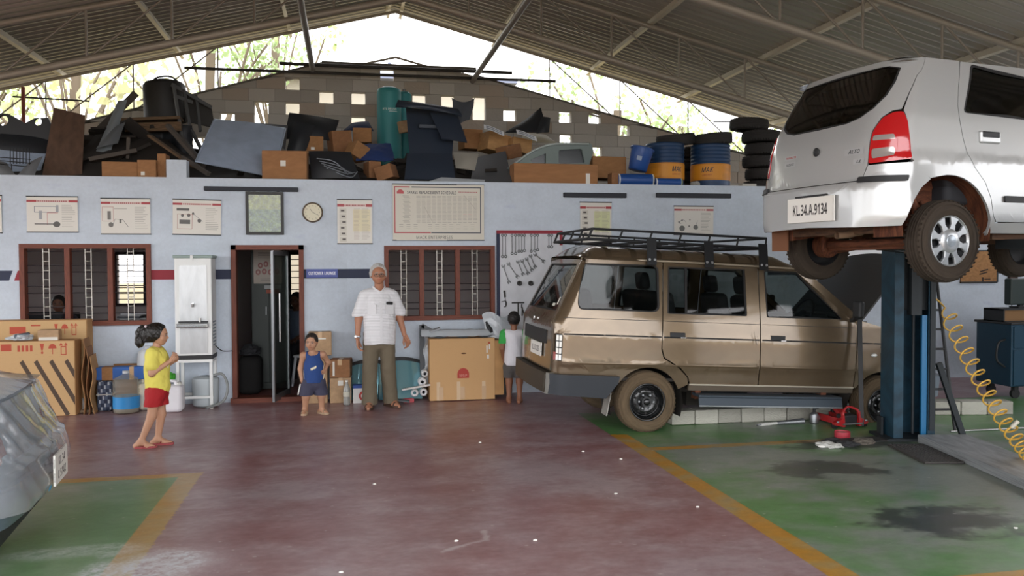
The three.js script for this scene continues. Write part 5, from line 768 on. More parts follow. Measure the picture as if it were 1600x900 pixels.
const icons = (g, x, y, s, skip = []) => { g.fillStyle = g.strokeStyle = '#b4503c'; g.lineWidth = s * 0.09;   // arrows up, umbrella, fragile
  if (!skip.includes(0)) { g.strokeRect(x, y + s * 0.3, s * 0.5, s * 0.7); g.clearRect; g.beginPath(); for (const dx of [0, 0.5]) { g.moveTo(x + s * dx, y + s); g.lineTo(x + s * dx, y); g.moveTo(x + s * (dx - 0.15), y + s * 0.2); g.lineTo(x + s * dx, y); g.lineTo(x + s * (dx + 0.15), y + s * 0.2); } g.stroke(); }
  g.beginPath(); g.arc(x - s * 0.9, y + s * 0.45, s * 0.42, Math.PI, 0); g.fill(); g.beginPath(); g.moveTo(x - s * 0.9, y + s * 0.4); g.lineTo(x - s * 0.9, y + s * 0.95); g.stroke();
  g.beginPath(); g.moveTo(x - s * 2.2, y); g.lineTo(x - s * 1.75, y); g.lineTo(x - s * 1.9, y + s * 0.6); g.lineTo(x - s * 2.05, y + s * 0.6); g.fill(); g.beginPath(); g.arc(x - s * 1.97, y + s * 0.8, s * 0.12, 0, 7); g.fill(); };
const span = (x0, x1, yb, z) => { const a = atZ(x0, yb, z), b = atZ(x1, yb, z); return { cx: (a.x + b.x) / 2, w: b.x - a.x }; };
const hgt = (x, y, z) => atZ(x, y, z).y;
{
  // big striped cartons at the left
  const z1 = -10.42, a = span(-70, 119, 645, z1), h1 = hgt(100, 532, z1);
  const f1 = printTex(1024, 560, '#c8a475', (g, W, H) => { icons(g, W * 0.89, H * 0.03, H * 0.15); g.fillStyle = '#b4503c'; g.fillRect(W * 0.38, H * 0.03, W * 0.09, H * 0.09); for (let k = 0; k < 4; k++) g.fillRect(W * (0.52 + k * 0.035), H * 0.05, W * 0.022, H * 0.08); g.strokeStyle = '#54453a'; g.lineWidth = W * 0.035; for (const x of [0.28, 0.55, 0.67, 0.80, 0.93]) { g.beginPath(); g.moveTo(W * x, H * 0.26); g.lineTo(W * (x + 0.27), H * 1.0); g.stroke(); } });
  carton('large open carton printed with dark diagonal stripes under the window', a.w, h1, 0.24, [a.cx, 0, z1 - 0.12], 0.0, cardM[0], 'striped cartons under the window', { face: f1, tape: false });
  const z2 = -10.69, b = span(-60, 137, 600, z2), h2 = hgt(100, 500, z2), f2 = printTex(1024, 560, '#c4a274', (g, W, H) => { icons(g, W * 0.885, H * 0.035, H * 0.12); g.fillStyle = '#b4503c'; g.fillRect(W * 0.38, H * 0.06, W * 0.13, H * 0.08); g.fillRect(W * 0.55, H * 0.04, W * 0.08, H * 0.015); });
  carton('tall carton with red handling marks behind the striped carton', b.w, h2, 0.24, [b.cx, 0, z2 - 0.13], 0, cardM[1], 'striped cartons under the window', { face: f2, tape: false });
  const c = atZ(78, 531, -10.55); carton('small torn carton lying on the striped carton', 0.22, 0.12, 0.16, [c.x, h1, -10.55], 0.1, cardM[4], null, { label: [0.5, 0.16, 0.9, 0.3], tape: false });
  const wr = atZ(34, 537, -10.48), o = thing('wrapped_parts', 'clear plastic wrapped parts on the striped carton', 'bundle', [wr.x, h1, -10.5]); mesh('film', [crumple(0.1, 1.3, 0.5, 0.9, 9)], filmM, o); mesh('part', rbox(0.16, 0.05, 0.1, 0.015, [0, 0.03, 0], [0, 0.3, 0.15]), mat('#55606b', 0.4, 0.4), o); o.children.forEach((q) => { q.position.y += 0.03; });
  const fl = thing('folded_cardboard', 'crumpled brown folded cardboard beside the striped carton', 'cardboard', [atZ(138, 640, -10.62).x, 0, -10.62]);
  for (let k = 0; k < 3; k++) mesh('cardboard_sheet', thick(4, 10, (u, v) => [(-0.02 + k * 0.045) + 0.02 * Math.sin(v * 9 + k) + (u - 0.5) * 0.03, v * (0.88 - k * 0.1), (u - 0.5) * 0.34 + 0.02 * Math.sin(v * 7 + k * 2)], 0.008), cardM[[2, 3, 0][k]], fl);
  // corner with bottles and cans
  const zb = -10.72, bl = span(153, 232, 590, zb), bb = thing('blue_carton', 'long blue carton taped in brown resting above the water bottle', 'box', [bl.cx, hgt(190, 592, zb), zb]); mesh('carton_body', rbox(bl.w, 0.15, 0.16, 0.01, [0, 0.075, 0]), mat('#2f62ad', 0.6), bb); mesh('tape', box(0.12, 0.154, 0.164, [-bl.w * 0.28, 0.075, 0]), cardM[2], bb); mesh('tape', box(0.05, 0.154, 0.164, [bl.w * 0.2, 0.075, 0]), tapeM, bb);
  const sup = thing('wrapped_bundle', 'dark patterned wrapped bundle standing under the blue carton', 'bundle', [atY(168, 640).x, 0, zb + 0.0]); const pt = texOf(64, 64, (i, j) => { const q = ((i >> 3) + (j >> 3) * 3) % 5; return q < 2 ? [42, 52, 78] : q < 3 ? [190, 196, 204] : [84, 96, 120]; }); mesh('bundle', rbox(0.17, hgt(190, 593, zb) - 0.006, 0.18, 0.03, [0, hgt(190, 593, zb) / 2, 0]), mat('#ffffff', 0.6, 0, { map: pt }), sup); mesh('string', box(0.175, 0.012, 0.185, [0, 0.2, 0]), rodM, sup);
  const cl = one('white_cloth', 'crumpled white cloth on the floor beside the cartons', 'cloth', crumple(0.1, 1.1, 0.9, 0.8, 17), mat('#d9dbdc', 0.9)); { const p = atY(150, 632); cl.position.set(p.x, 0.06, -10.72); }
  one('wood_offcut', 'short wood offcut under the white cloth', 'wood', place(rbox(0.2, 0.035, 0.1, 0.005), [atY(148, 637).x, 0.02, -10.62], [0, 0.1, 0]), mat('#a08a70', 0.8));
  // water bottle
  { const p = atY(197, 645), wb = thing('water_bottle', 'big clear ribbed water bottle with blue label on the floor', 'bottle', [p.x, 0, -10.5]); const R = 0.145, pr = [[0.001, 0.004], [R * 0.9, 0.004], [R, 0.03]]; for (let k = 0; k < 5; k++) { const y = 0.05 + k * 0.062; pr.push([R, y], [R, y + 0.04], [R * 0.95, y + 0.05]); } pr.push([R, 0.37], [R * 0.88, 0.41], [R * 0.45, 0.44], [R * 0.24, 0.455], [R * 0.22, 0.475]); mesh('bottle_shell', lathe(pr, 36), mat('#f0ede4', 0.08, 0, { transmission: 0.88, thickness: 0, ior: 1.2 }), wb); mesh('water_inside', lathe([[0.001, 0.01], [R * 0.93, 0.01], [R * 0.93, 0.16], [0.001, 0.16]], 30), mat('#d6d0c0', 0.3, 0, { transmission: 0.6, thickness: 0 }), wb);
    mesh('label', place(lathe([[R + 0.002, 0.06], [R + 0.002, 0.2]], 36).clone(), [0, 0, 0]), mat('#2b86c4', 0.4), wb); mesh('cap', cyl(0.036, 0.036, 0.03, [0, 0.48, 0]), mat('#b9bdc0', 0.5), wb); }
  const canG = (w, h, d, r) => [rbox(w, h * 0.86, d, r, [0, h * 0.43, 0], [0, 0, 0], 4), rbox(w * 0.75, h * 0.14, d * 0.3, 0.02, [-w * 0.05, h * 0.88, 0])];
  const jc = (label, x, h, w, z, m) => { const t = thing('jerrycan', label, 'can', [x, 0, z], 0, 'plastic jerrycans by the cooler'); mesh('can_body', rbox(w, h * 0.86, 0.22, 0.05, [0, h * 0.43, 0], [0, 0, 0], 4), m, t); mesh('handle', pipe([[-w * 0.3, h * 0.84, 0], [-w * 0.25, h * 0.97, 0], [w * 0.15, h * 0.97, 0], [w * 0.2, h * 0.84, 0]], 0.018), m, t); mesh('cap', cyl(0.03, 0.03, 0.04, [w * 0.33, h * 0.88, 0]), mat('#c9c7c0', 0.5), t); };
  jc('cream plastic jerrycan between the water bottle and white can', atY(230, 642).x, 0.38, 0.22, -10.68, mat('#cfcabb', 0.45)); jc('white plastic jerrycan in front of the cooler stand', atY(266, 644).x, 0.37, 0.29, -10.46, mat('#e6e4e8', 0.4));
  { const x = atZ(232, 560, -10.86).x, t = thing('white_drum', 'white plastic drum standing against the wall behind the girl', 'drum', [x, 0, -10.84]); mesh('drum_body', lathe([[0.001, 0.005], [0.11, 0.005], [0.125, 0.03], [0.125, 0.6], [0.11, 0.68], [0.05, 0.72], [0.001, 0.72]], 28), mat('#d3d7d8', 0.5), t); mesh('cap', cyl(0.04, 0.04, 0.03, [0, 0.735, 0]), mat('#c0c4c6', 0.5), t); }
  { const p = atZ(273, 595, -10.7), t = one('green_cloth', 'bright green cloth bundle on top of the white can', 'cloth', crumple(0.06, 0.8, 1.1, 0.8, 23), mat('#3f9a2e', 0.9)); t.position.set(p.x, 0.40, -10.5); }
  { const g = thing('flat_carton', 'brown folded carton leaning behind the blue carton', 'box', [atZ(205, 590, -10.86).x, 0, -10.9]); mesh('cardboard_sheet', box(0.4, hgt(207, 568, -10.9), 0.03, [0, hgt(207, 568, -10.9) / 2, 0]), cardM[3], g); mesh('fold', box(0.4, 0.01, 0.05, [0, hgt(207, 568, -10.9) - 0.005, 0.01]), cardM[2], g); }
  // water cooler on its stand
  const zc = -10.56, x0 = atZ(273, 480, zc).x, x1 = atZ(331, 480, zc).x, W = x1 - x0, yb = hgt(300, 556, zc), yt = hgt(300, 403, zc), Dp = 0.34, wc = thing('water_cooler', 'tall white and steel water cooler on a white stand', 'cooler', [(x0 + x1) / 2, 0, zc - Dp / 2]);
  const whiteM = mat('#e4e6e4', 0.45), ss = mat('#c3c5c6', 0.38, 0.55, { map: mottled(250, 250, 250, 0.05, 5, 0.3) });
  mesh('cabinet', [rbox(W, yt - yb, Dp, 0.012, [0, (yt + yb) / 2, 0])], whiteM, wc); mesh('front_panel', box(W * 0.74, (yt - yb) * 0.9, 0.008, [0, (yt + yb) / 2 - 0.03, Dp / 2 + 0.003]), ss, wc);
  mesh('top_lid', rbox(W + 0.03, 0.035, Dp + 0.03, 0.008, [0, yt + 0.015, 0]), mat('#8fa09a', 0.5), wc); mesh('latch', box(0.03, 0.06, 0.015, [-0.01, yt - 0.0, Dp / 2 + 0.02]), whiteM, wc);
  const tr = mesh('drip_tray', [rbox(W * 0.86, 0.05, 0.12, 0.012, [0, hgt(300, 508, zc), Dp / 2 + 0.06])], chromeM, wc); mesh('tray_back', box(W * 0.8, 0.02, 0.02, [0, hgt(300, 503, zc), Dp / 2 + 0.02]), blackPl, tr);
  const tapp = mesh('tap', [cyl(0.018, 0.018, 0.05, [0, hgt(301, 475, zc), Dp / 2 + 0.03], [Math.PI / 2, 0, 0]), cyl(0.02, 0.014, 0.04, [0, hgt(301, 477, zc), Dp / 2 + 0.06])], chromeM, wc); mesh('tap', [cyl(0.012, 0.012, 0.05, [0.08, hgt(301, 500, zc), Dp / 2 + 0.04])], chromeM, wc);
  mesh('base_band', rbox(W + 0.01, 0.05, Dp + 0.01, 0.006, [0, yb - 0.02, 0]), blackPl, wc); for (let k = 0; k < 8; k++) mesh('vent_slat', box(0.004, 0.018, Dp * 0.6, [W / 2 + 0.002, yb + 0.12 + k * 0.04, 0]), mat('#7d8b92', 0.5), wc);
  for (const sx of [-1, 1]) for (const sz of [-1, 1]) mesh('stand_leg', box(0.035, yb - 0.05, 0.035, [sx * (W / 2 - 0.02), (yb - 0.05) / 2, sz * (Dp / 2 - 0.02)]), whiteM, wc);
  for (const q of [box(W, 0.035, 0.03, [0, yb - 0.065, Dp / 2 - 0.02]), box(W, 0.035, 0.03, [0, yb - 0.065, -Dp / 2 + 0.02]), box(0.03, 0.035, Dp, [W / 2 - 0.02, yb - 0.065, 0]), box(0.03, 0.035, Dp, [-W / 2 + 0.02, yb - 0.065, 0]), box(W, 0.03, 0.03, [0, 0.14, Dp / 2 - 0.02]), box(W, 0.03, 0.03, [0, 0.14, -Dp / 2 + 0.02])]) mesh('stand_rail', q, whiteM, wc);
  mesh('power_cord', pipe([[W / 2, yb + 0.1, -0.05], [W / 2 + 0.08, yb + 0.03, -0.06], [W / 2 + 0.2, yb + 0.02, -0.12]], 0.006), blackPl, wc);
  { const p = thing('grey_tub', 'pale grey tub with a bent hose under the cooler stand', 'tub', [(x0 + x1) / 2 + 0.1, 0, zc - Dp / 2]); mesh('tub_body', lathe([[0.001, 0.005], [0.13, 0.005], [0.15, 0.03], [0.16, 0.34], [0.14, 0.36], [0.06, 0.38]], 28, [0, 0, 0], [0, 0, 0], [1, 1, 0.8]), mat('#b3bcc0', 0.5), p); mesh('hose', pipe([[0.05, 0.37, 0.05], [0.2, 0.4, 0.05], [0.27, 0.25, 0.1], [0.22, 0.08, 0.15], [0.05, 0.03, 0.3]], 0.016, 30), mat('#8c908f', 0.6), p); }
}
{ // cartons by the door and behind the men
  const z = -10.72, h0 = hgt(490, 556, z);
  const s = (x0, x1, yb, yt, zz = z) => { const q = span(x0, x1, yb, zz); return { x: q.cx, w: q.w, y0: Math.max(0, hgt((x0 + x1) / 2, yb, zz)), y1: hgt((x0 + x1) / 2, yt, zz) }; };
  const A = s(473, 512, 624, 556), B = s(482, 518, 556, 519), C = s(516, 549, 624, 589), Dd = s(517, 549, 588, 561);
  carton('lower brown carton behind the toddler', A.w, A.y1, 0.28, [A.x, 0, z - 0.08], 0, cardM[4], 'cartons beside the door'); carton('upright plain carton on top of the stack by the door', B.w, B.y1 - A.y1, 0.2, [B.x, A.y1, z - 0.1], 0.03, cardM[4], 'cartons beside the door', { label: [0.55, 0.72, 0.4, 0.06] });
  carton('pale carton under the open brown carton', C.w, C.y1, 0.3, [C.x, 0, z - 0.05], 0, cardM[4], 'cartons beside the door', { label: [0.5, 0.8, 0.25, 0.2] }); carton('dark brown carton with white strip on the pale carton', Dd.w, Dd.y1 - C.y1, 0.26, [Dd.x, C.y1, z - 0.05], -0.12, cardM[3], 'cartons beside the door', { label: [0.2, 0.5, 0.1, 0.8], flaps: false });
  { const p = atY(542, 627), t = thing('plastic_bottle', 'clear plastic drink bottle standing before the pale carton', 'bottle', [p.x, 0, -10.45]); mesh('bottle_shell', lathe([[0.001, 0.003], [0.04, 0.003], [0.043, 0.02], [0.043, 0.09], [0.037, 0.1], [0.043, 0.11], [0.043, 0.2], [0.018, 0.27], [0.015, 0.29]], 24), mat('#cfd2cf', 0.15, 0, { transmission: 0.7, thickness: 0 }), t); mesh('cap', cyl(0.017, 0.017, 0.02, [0, 0.3, 0]), mat('#d5d3cc', 0.5), t); mesh('label', lathe([[0.0445, 0.11], [0.0445, 0.17]], 24), mat('#b9b6a8', 0.6), t); }
  { const p = s(552, 572, 625, 600, -10.6), t = thing('paint_can', 'white and blue carton with red ring mark behind the man', 'box', [p.x, 0, -10.65]); mesh('carton_body', box(0.2, 0.2, 0.16, [0.02, 0.1, 0]), mat('#dcdad6', 0.6), t); mesh('blue_lid', box(0.205, 0.035, 0.165, [0.02, 0.205, 0]), mat('#2f4f9a', 0.6), t); mesh('red_ring', place(flat(new THREE.RingGeometry(0.035, 0.062, 24)), [0.05, 0.09, 0.0815]), mat('#b03a34', 0.6), t); }
  // windscreens leaning on the wall
  const wsM = mat('#7fb3bf', 0.08, 0.55, { clearcoat: 1, clearcoatRoughness: 0.02 });
  const pane = (label, x0, x1, yb, yt, zz, lean) => { const q = span(x0, x1, yb, zz), h = hgt((x0 + x1) / 2, yt, zz) - 0.02, t = thing('windscreen_glass', label, 'windscreen', [q.cx, 0.02, zz], 0, 'windscreens leaning on the wall'); t.rotation.x = -lean; const fn = (k) => (u, v) => [(u - 0.5) * q.w * (1 - 0.07 * v) * k, h * (0.5 + (v - 0.5) * k) + 0.03 * (1 - (2 * u - 1) ** 2) * v, 0.07 * (1 - (2 * u - 1) ** 2)]; mesh('glass', thick(20, 8, fn(1), 0.006), wsM, t); const o = rpoly([[-q.w / 2, 0], [q.w / 2, 0], [q.w * 0.465, h], [-q.w * 0.465, h]], 0.05); mesh('black_border', grid(20, 1, (u, v) => { const a = fn(1)(u, 1 - 0.09 * (1 - v)); return [a[0], a[1], a[2] + 0.004]; }), blackPl, t); return t; };
  pane('tinted teal windscreen leaning on the wall beside the man', 592, 660, 616, 562, -10.62, 0.32); pane('dark teal windscreen behind the man legs', 549, 606, 618, 566, -10.72, 0.2);
  // trims, white rolls
  const tw = [[631, 613, 0.05], [650, 613, 0.05]], rollM = mat('#dcdcdc', 0.5);
  [[648, 614, 0.03, 0.05], [662, 613, 0.03, 0.05], [660, 597, 0.15, 0.055], [664, 584, 0.28, 0.045]].forEach(([x, y, h, R], i) => { const zz = -10.58, t = thing('paper_roll', ['bottom white roll next to the red packet', 'bottom white roll against the big carton', 'middle white roll of the pile by the big carton', 'topmost white roll of the pile by the big carton'][i], 'roll', [atZ(x, y, zz).x, Math.max(R, atZ(x, y, zz).y), zz - 0.2], 0, 'white rolls beside the big carton'); mesh('roll', place(lathe([[0.02, -0.2], [R, -0.2], [R, 0.2], [R * 0.6, 0.21], [R * 0.55, 0.19], [0.02, 0.19]], 24), [0, 0, 0], [Math.PI / 2, 0, 0]), rollM, t); mesh('roll_core', place(lathe([[0.02, -0.19], [0.02, 0.195]], 16), [0, 0, 0], [Math.PI / 2, 0, 0]), blackPl, t); });
  const trim = (label, pts, w, m) => one('trim_strip', label, 'trim', merge(pts.slice(1).map((p, i) => bar(pts[i], p, w, 0.02))), m, 'trim strips by the windscreens');
  trim('long white and red trim strip below the windscreen', [atZ(628, 609, -10.45), atZ(672, 601, -10.45)], 0.05, mat('#cfcac4', 0.5)); trim('dark grey plastic trim lying before the windscreen', [V(atZ(612, 612, -10.4).x, 0.06, -10.42), V(atZ(640, 616, -10.4).x, 0.03, -10.4)], 0.12, mat('#4c4f52', 0.5));
  { const p = atY(634, 619), t = one('red_packet', 'small red and white packet on the floor by the rolls', 'packet', place(rbox(0.13, 0.05, 0.08, 0.008), [p.x, 0.026, -10.5], [0, 0.2, 0]), mat('#b0454c', 0.5)); }
  { const t = thing('door_seal_frame', 'dark rubber trim frame in film standing beside the big carton', 'trim', [0, 0, 0]); const zz = -10.74; mesh('upright_trim', bar(atZ(660, 600, zz), atZ(659, 508, zz), 0.06, 0.05, [0, 0, 1]), mat('#3f4347', 0.5), t); mesh('top_trim', bar(atZ(659, 508, zz), atZ(676, 518, zz), 0.05, 0.05, [0, 0, 1]), mat('#5c6063', 0.5), t); mesh('film', thick(6, 10, (u, v) => { const p = atZ(663 + u * 14, 522 + v * 80, zz + 0.05); return [p.x + 0.02 * Math.sin(v * 14), p.y, p.z + 0.03 * Math.sin(v * 11 + u * 7)]; }, 0.003), filmM, t); }
  // the big carton
  const zb = -10.48, q = span(672, 773, 621, zb), h = hgt(725, 529, zb), tex = printTex(1024, 920, '#c8a070', (g, W, H) => { g.fillStyle = '#5d3c22'; g.beginPath(); g.ellipse(W * 0.52, H * 0.24, 40, 12, 0, 0, 7); g.fill(); g.fillStyle = '#b0453c'; g.beginPath(); g.arc(W * 0.51, H * 0.58, 92, Math.PI, 0); g.fill(); g.fillRect(W * 0.51 - 92, H * 0.58, 184, 60); g.fillStyle = '#cf8f80'; g.font = 'bold 56px sans-serif'; g.textAlign = 'center'; g.fillText('MGP', W * 0.51, H * 0.6 + 20); g.fillStyle = '#e0dcd4'; g.fillRect(W * 0.87, H * 0.12, 22, 110); g.fillRect(W * 0.91, H * 0.1, 22, 80); g.fillRect(W * 0.88, H * 0.27, 34, 60); g.fillStyle = '#b8563c'; g.fillRect(W * 0.9, H * 0.06, 34, 30); g.fillStyle = '#d2b897'; for (const x of [0.1, 0.41, 0.8]) g.fillRect(W * x, H * 0.7, 56, H * 0.3); });
  const bc = thing('cardboard_box', 'big orange-brown carton with red arched print beside the boy', 'box', [q.cx, 0, zb - 0.2]);
  mesh('carton_body', ext([[-q.w / 2, 0.012], [q.w / 2, 0.012], [q.w / 2, h], [-q.w / 2, h]], 0.4, [0, 0, -0.2], [0, 0, 0], 0.004), cardM[0], bc); mesh('printed_face', place(facePlane(q.w, h - 0.012), [0, h / 2 + 0.006, 0.2065]), mat('#ffffff', 0.85, 0, { map: tex }), bc); mesh('chamfer_side', ext([[q.w / 2, 0.2], [q.w / 2 + 0.12, 0.14], [q.w / 2 + 0.12, -0.2], [q.w / 2, -0.2]], h - 0.09, [0, 0.06, 0], [-Math.PI / 2, 0, 0]).scale(1, 1, 1), cardM[1], bc);
  for (const x of [-0.33, 0.0, 0.33]) mesh('tape', box(0.055, 0.16, 0.002, [x * q.w, 0.1, 0.2075]), tapeM, bc);
  { const t = thing('wrapped_bumper', 'grey film wrapped bumper lying across the big carton', 'bumper', [q.cx, h, zb - 0.15]); mesh('bumper', thick(24, 5, (u, v) => [(u - 0.5) * 1.0, 0.02 + 0.07 * Math.sin(v * 3.1) + 0.015 * Math.sin(u * 22), 0.15 * (v - 0.5) + 0.12 * (1 - (2 * u - 1) ** 2)], 0.01), mat('#4a4e52', 0.4), t); mesh('film', thick(26, 6, (u, v) => [(u - 0.5) * 1.02, 0.03 + 0.085 * Math.sin(v * 3.1) + 0.02 * fbm(u * 12, v * 5, 1), 0.18 * (v - 0.5) + 0.12 * (1 - (2 * u - 1) ** 2)], 0.002), filmM, t); mesh('tape', box(0.14, 0.02, 0.16, [-0.34, 0.11, 0.05], [0, 0, 0.3]), mat('#8f9396', 0.5), t); }
  { const p = atZ(775, 515, -10.6), t = thing('wrapped_screen', 'black screen in clear plastic leaning above the big carton', 'screen', [p.x, 0, -10.68]); const y = p.y; mesh('panel', place(rbox(0.2, 0.16, 0.06, 0.01), [-0.04, y + 0.05, 0.1], [-0.35, 0.4, 0.35]), blackPl, t); mesh('wrap', [thick(14, 14, (u, v) => [(u - 0.5) * 0.34 + v * 0.08 - 0.02, y + 0.2 - v * 0.34 + 0.04 * Math.sin(u * 6), 0.12 + 0.07 * Math.sin(u * 3) + 0.05 * fbm(u * 6, v * 6, 5)], 0.002)], filmM, t); mesh('support', box(0.3, y - 0.06, 0.04, [0.12, (y - 0.06) / 2, -0.26]), mat('#565b60', 0.6), t); }
}
// ---------------------------------------------------------------- seen inside the office
{
  const zz = -12.0, a = atZ(393, 500, zz).x, b = atZ(449, 500, zz).x, top = hgt(420, 392, zz), t = thing('steel_cupboard', 'dark green steel cupboard with a poster seen through the doorway', 'cupboard', [(a + b) / 2, 0, zz - 0.25]);
  const gm = mat('#2c3330', 0.45, 0.2); mesh('cupboard_body', rbox(b - a, 1.95, 0.48, 0.01, [0, 0.98, 0]), gm, t); for (const s of [-1, 1]) { const d = mesh('door', rbox((b - a) / 2 - 0.01, 1.8, 0.02, 0.006, [s * (b - a) / 4, 1.0, 0.245]), gm, t); mesh('handle', rbox(0.02, 0.12, 0.03, 0.006, [s * 0.04, 1.1, 0.27]), steelM, d); }
  const px = rectOnWall(396, 390, 441, 443, zz + 0.02), tx = canvasTex(256, 256, (g) => { g.fillStyle = '#b9aca0'; g.fillRect(0, 0, 256, 256); for (const [x, y] of [[60, 120], [110, 110], [170, 120], [40, 170], [95, 165], [150, 170], [210, 165]]) { g.fillStyle = '#93504a'; g.beginPath(); g.arc(x, y, 22, 0, 7); g.fill(); g.fillStyle = '#c2a79a'; g.beginPath(); g.arc(x, y, 9, 0, 7); g.fill(); } lines(g, 40, 20, 180, 5, 12, '#7c736b'); lines(g, 60, 220, 140, 2, 12, '#7c736b'); });
  const po = thing('cupboard_poster', 'faded poster with round red pictures on the cupboard', 'poster', [px.x, px.y, zz + 0.02]); mesh('sheet', grid(8, 8, (u, v) => [(u - 0.5) * px.w, (v - 0.5) * px.h, 0.012 * Math.sin(u * 6 + v * 4)]), paperM(tx), po); mesh('stickers', [box(0.22, 0.05, 0.003, [0.06, -px.h / 2 - 0.05, 0])], mat('#b4b6b6', 0.6), po); mesh('stickers', [box(0.17, 0.05, 0.003, [0.06, -px.h / 2 - 0.11, 0])], mat('#a8553f', 0.6), po);
  const gd = thing('glass_door', 'half open glass door leaf with a long steel handle', 'door', [atZ(450, 500, -11.25).x, 0.03, -11.25], -1.25); mesh('door_glass', box(0.62, 1.84, 0.01, [-0.31, 0.94, 0]), glassM, gd); mesh('door_rail', [box(0.05, 1.86, 0.03, [-0.62, 0.94, 0]), box(0.05, 1.86, 0.03, [0, 0.94, 0]), box(0.62, 0.06, 0.03, [-0.31, 1.85, 0]), box(0.62, 0.08, 0.03, [-0.31, 0.05, 0])], steelM, gd); mesh('pull_handle', rod([-0.55, 0.75, 0.06], [-0.55, 1.35, 0.06], 0.014), chromeM, gd); gd.rotation.y = 1.35;
  const pc = atZ(377, 590, -12.4), bag = thing('dark_bag', 'dark bags heaped on the office floor left of the cupboard', 'bag', [pc.x + 0.2, 0, -11.75]); mesh('bag_body', rbox(0.3, 0.5, 0.4, 0.08, [0, 0.25, 0]), darkIn, bag); mesh('bag_top', crumple(0.13, 1, 0.7, 1, 33).translate(0, 0.56, 0), seatM, bag);
  const ch = thing('plastic_chair', 'white plastic chair edge just inside the doorway', 'chair', [atZ(466, 560, -12.3).x + 0.22, 0, -12.3], -0.6); const cm = mat('#c9cdd2', 0.5); mesh('seat', rbox(0.42, 0.04, 0.42, 0.015, [0, 0.43, 0]), cm, ch); mesh('backrest', thick(8, 8, (u, v) => [(u - 0.5) * 0.4, 0.45 + v * 0.42, -0.2 - 0.08 * v + 0.05 * (2 * u - 1) ** 2], 0.012), cm, ch); for (const sx of [-1, 1]) for (const sz of [-1, 1]) mesh('leg', rod([sx * 0.18, 0.43, sz * 0.18], [sx * 0.22, 0, sz * 0.22], 0.022), cm, ch);
  // desk things behind the left window
  const zd = -12.2, dk = thing('office_desk', 'office desk behind the left window', 'desk', [-3.15, 0, zd - 0.1]); mesh('desk_top', box(1.9, 0.04, 0.7, [0, 0.95, 0]), woodM, dk); for (const sx of [-1, 1]) mesh('desk_side', box(0.04, 0.93, 0.66, [sx * 0.9, 0.465, 0]), woodM, dk);
  for (let k = 0; k < 5; k++) one('paper_stack', ['grey file at the bottom of the desk stack', 'pale grey file second from the bottom of the desk stack', 'dark file in the middle of the desk stack', 'mid grey file under the top sheet of the desk stack', 'whitish file on top of the desk stack'][k], 'papers', place(rbox(0.3 + rr(-0.04, 0.04), 0.022, 0.24, 0.004), [atZ(205, 490, zd).x + rr(-0.03, 0.03), 0.982 + k * 0.023, zd - 0.05], [0, rr(-0.3, 0.3), 0]), mat(['#8e8f90', '#b4b6b8', '#55585c', '#a8aaac', '#c9cccf'][k], 0.7), 'papers on the office desk');
  { const m = thing('computer_screen', 'dark computer screen on the desk behind the left window', 'screen', [atZ(70, 495, zd).x, 0.97, zd + 0.1]); mesh('screen_shell', rbox(0.5, 0.12, 0.04, 0.01, [0, 0.09, 0]), blackPl, m); mesh('stand', box(0.2, 0.03, 0.12, [0, 0.015, 0]), blackPl, m); }
}
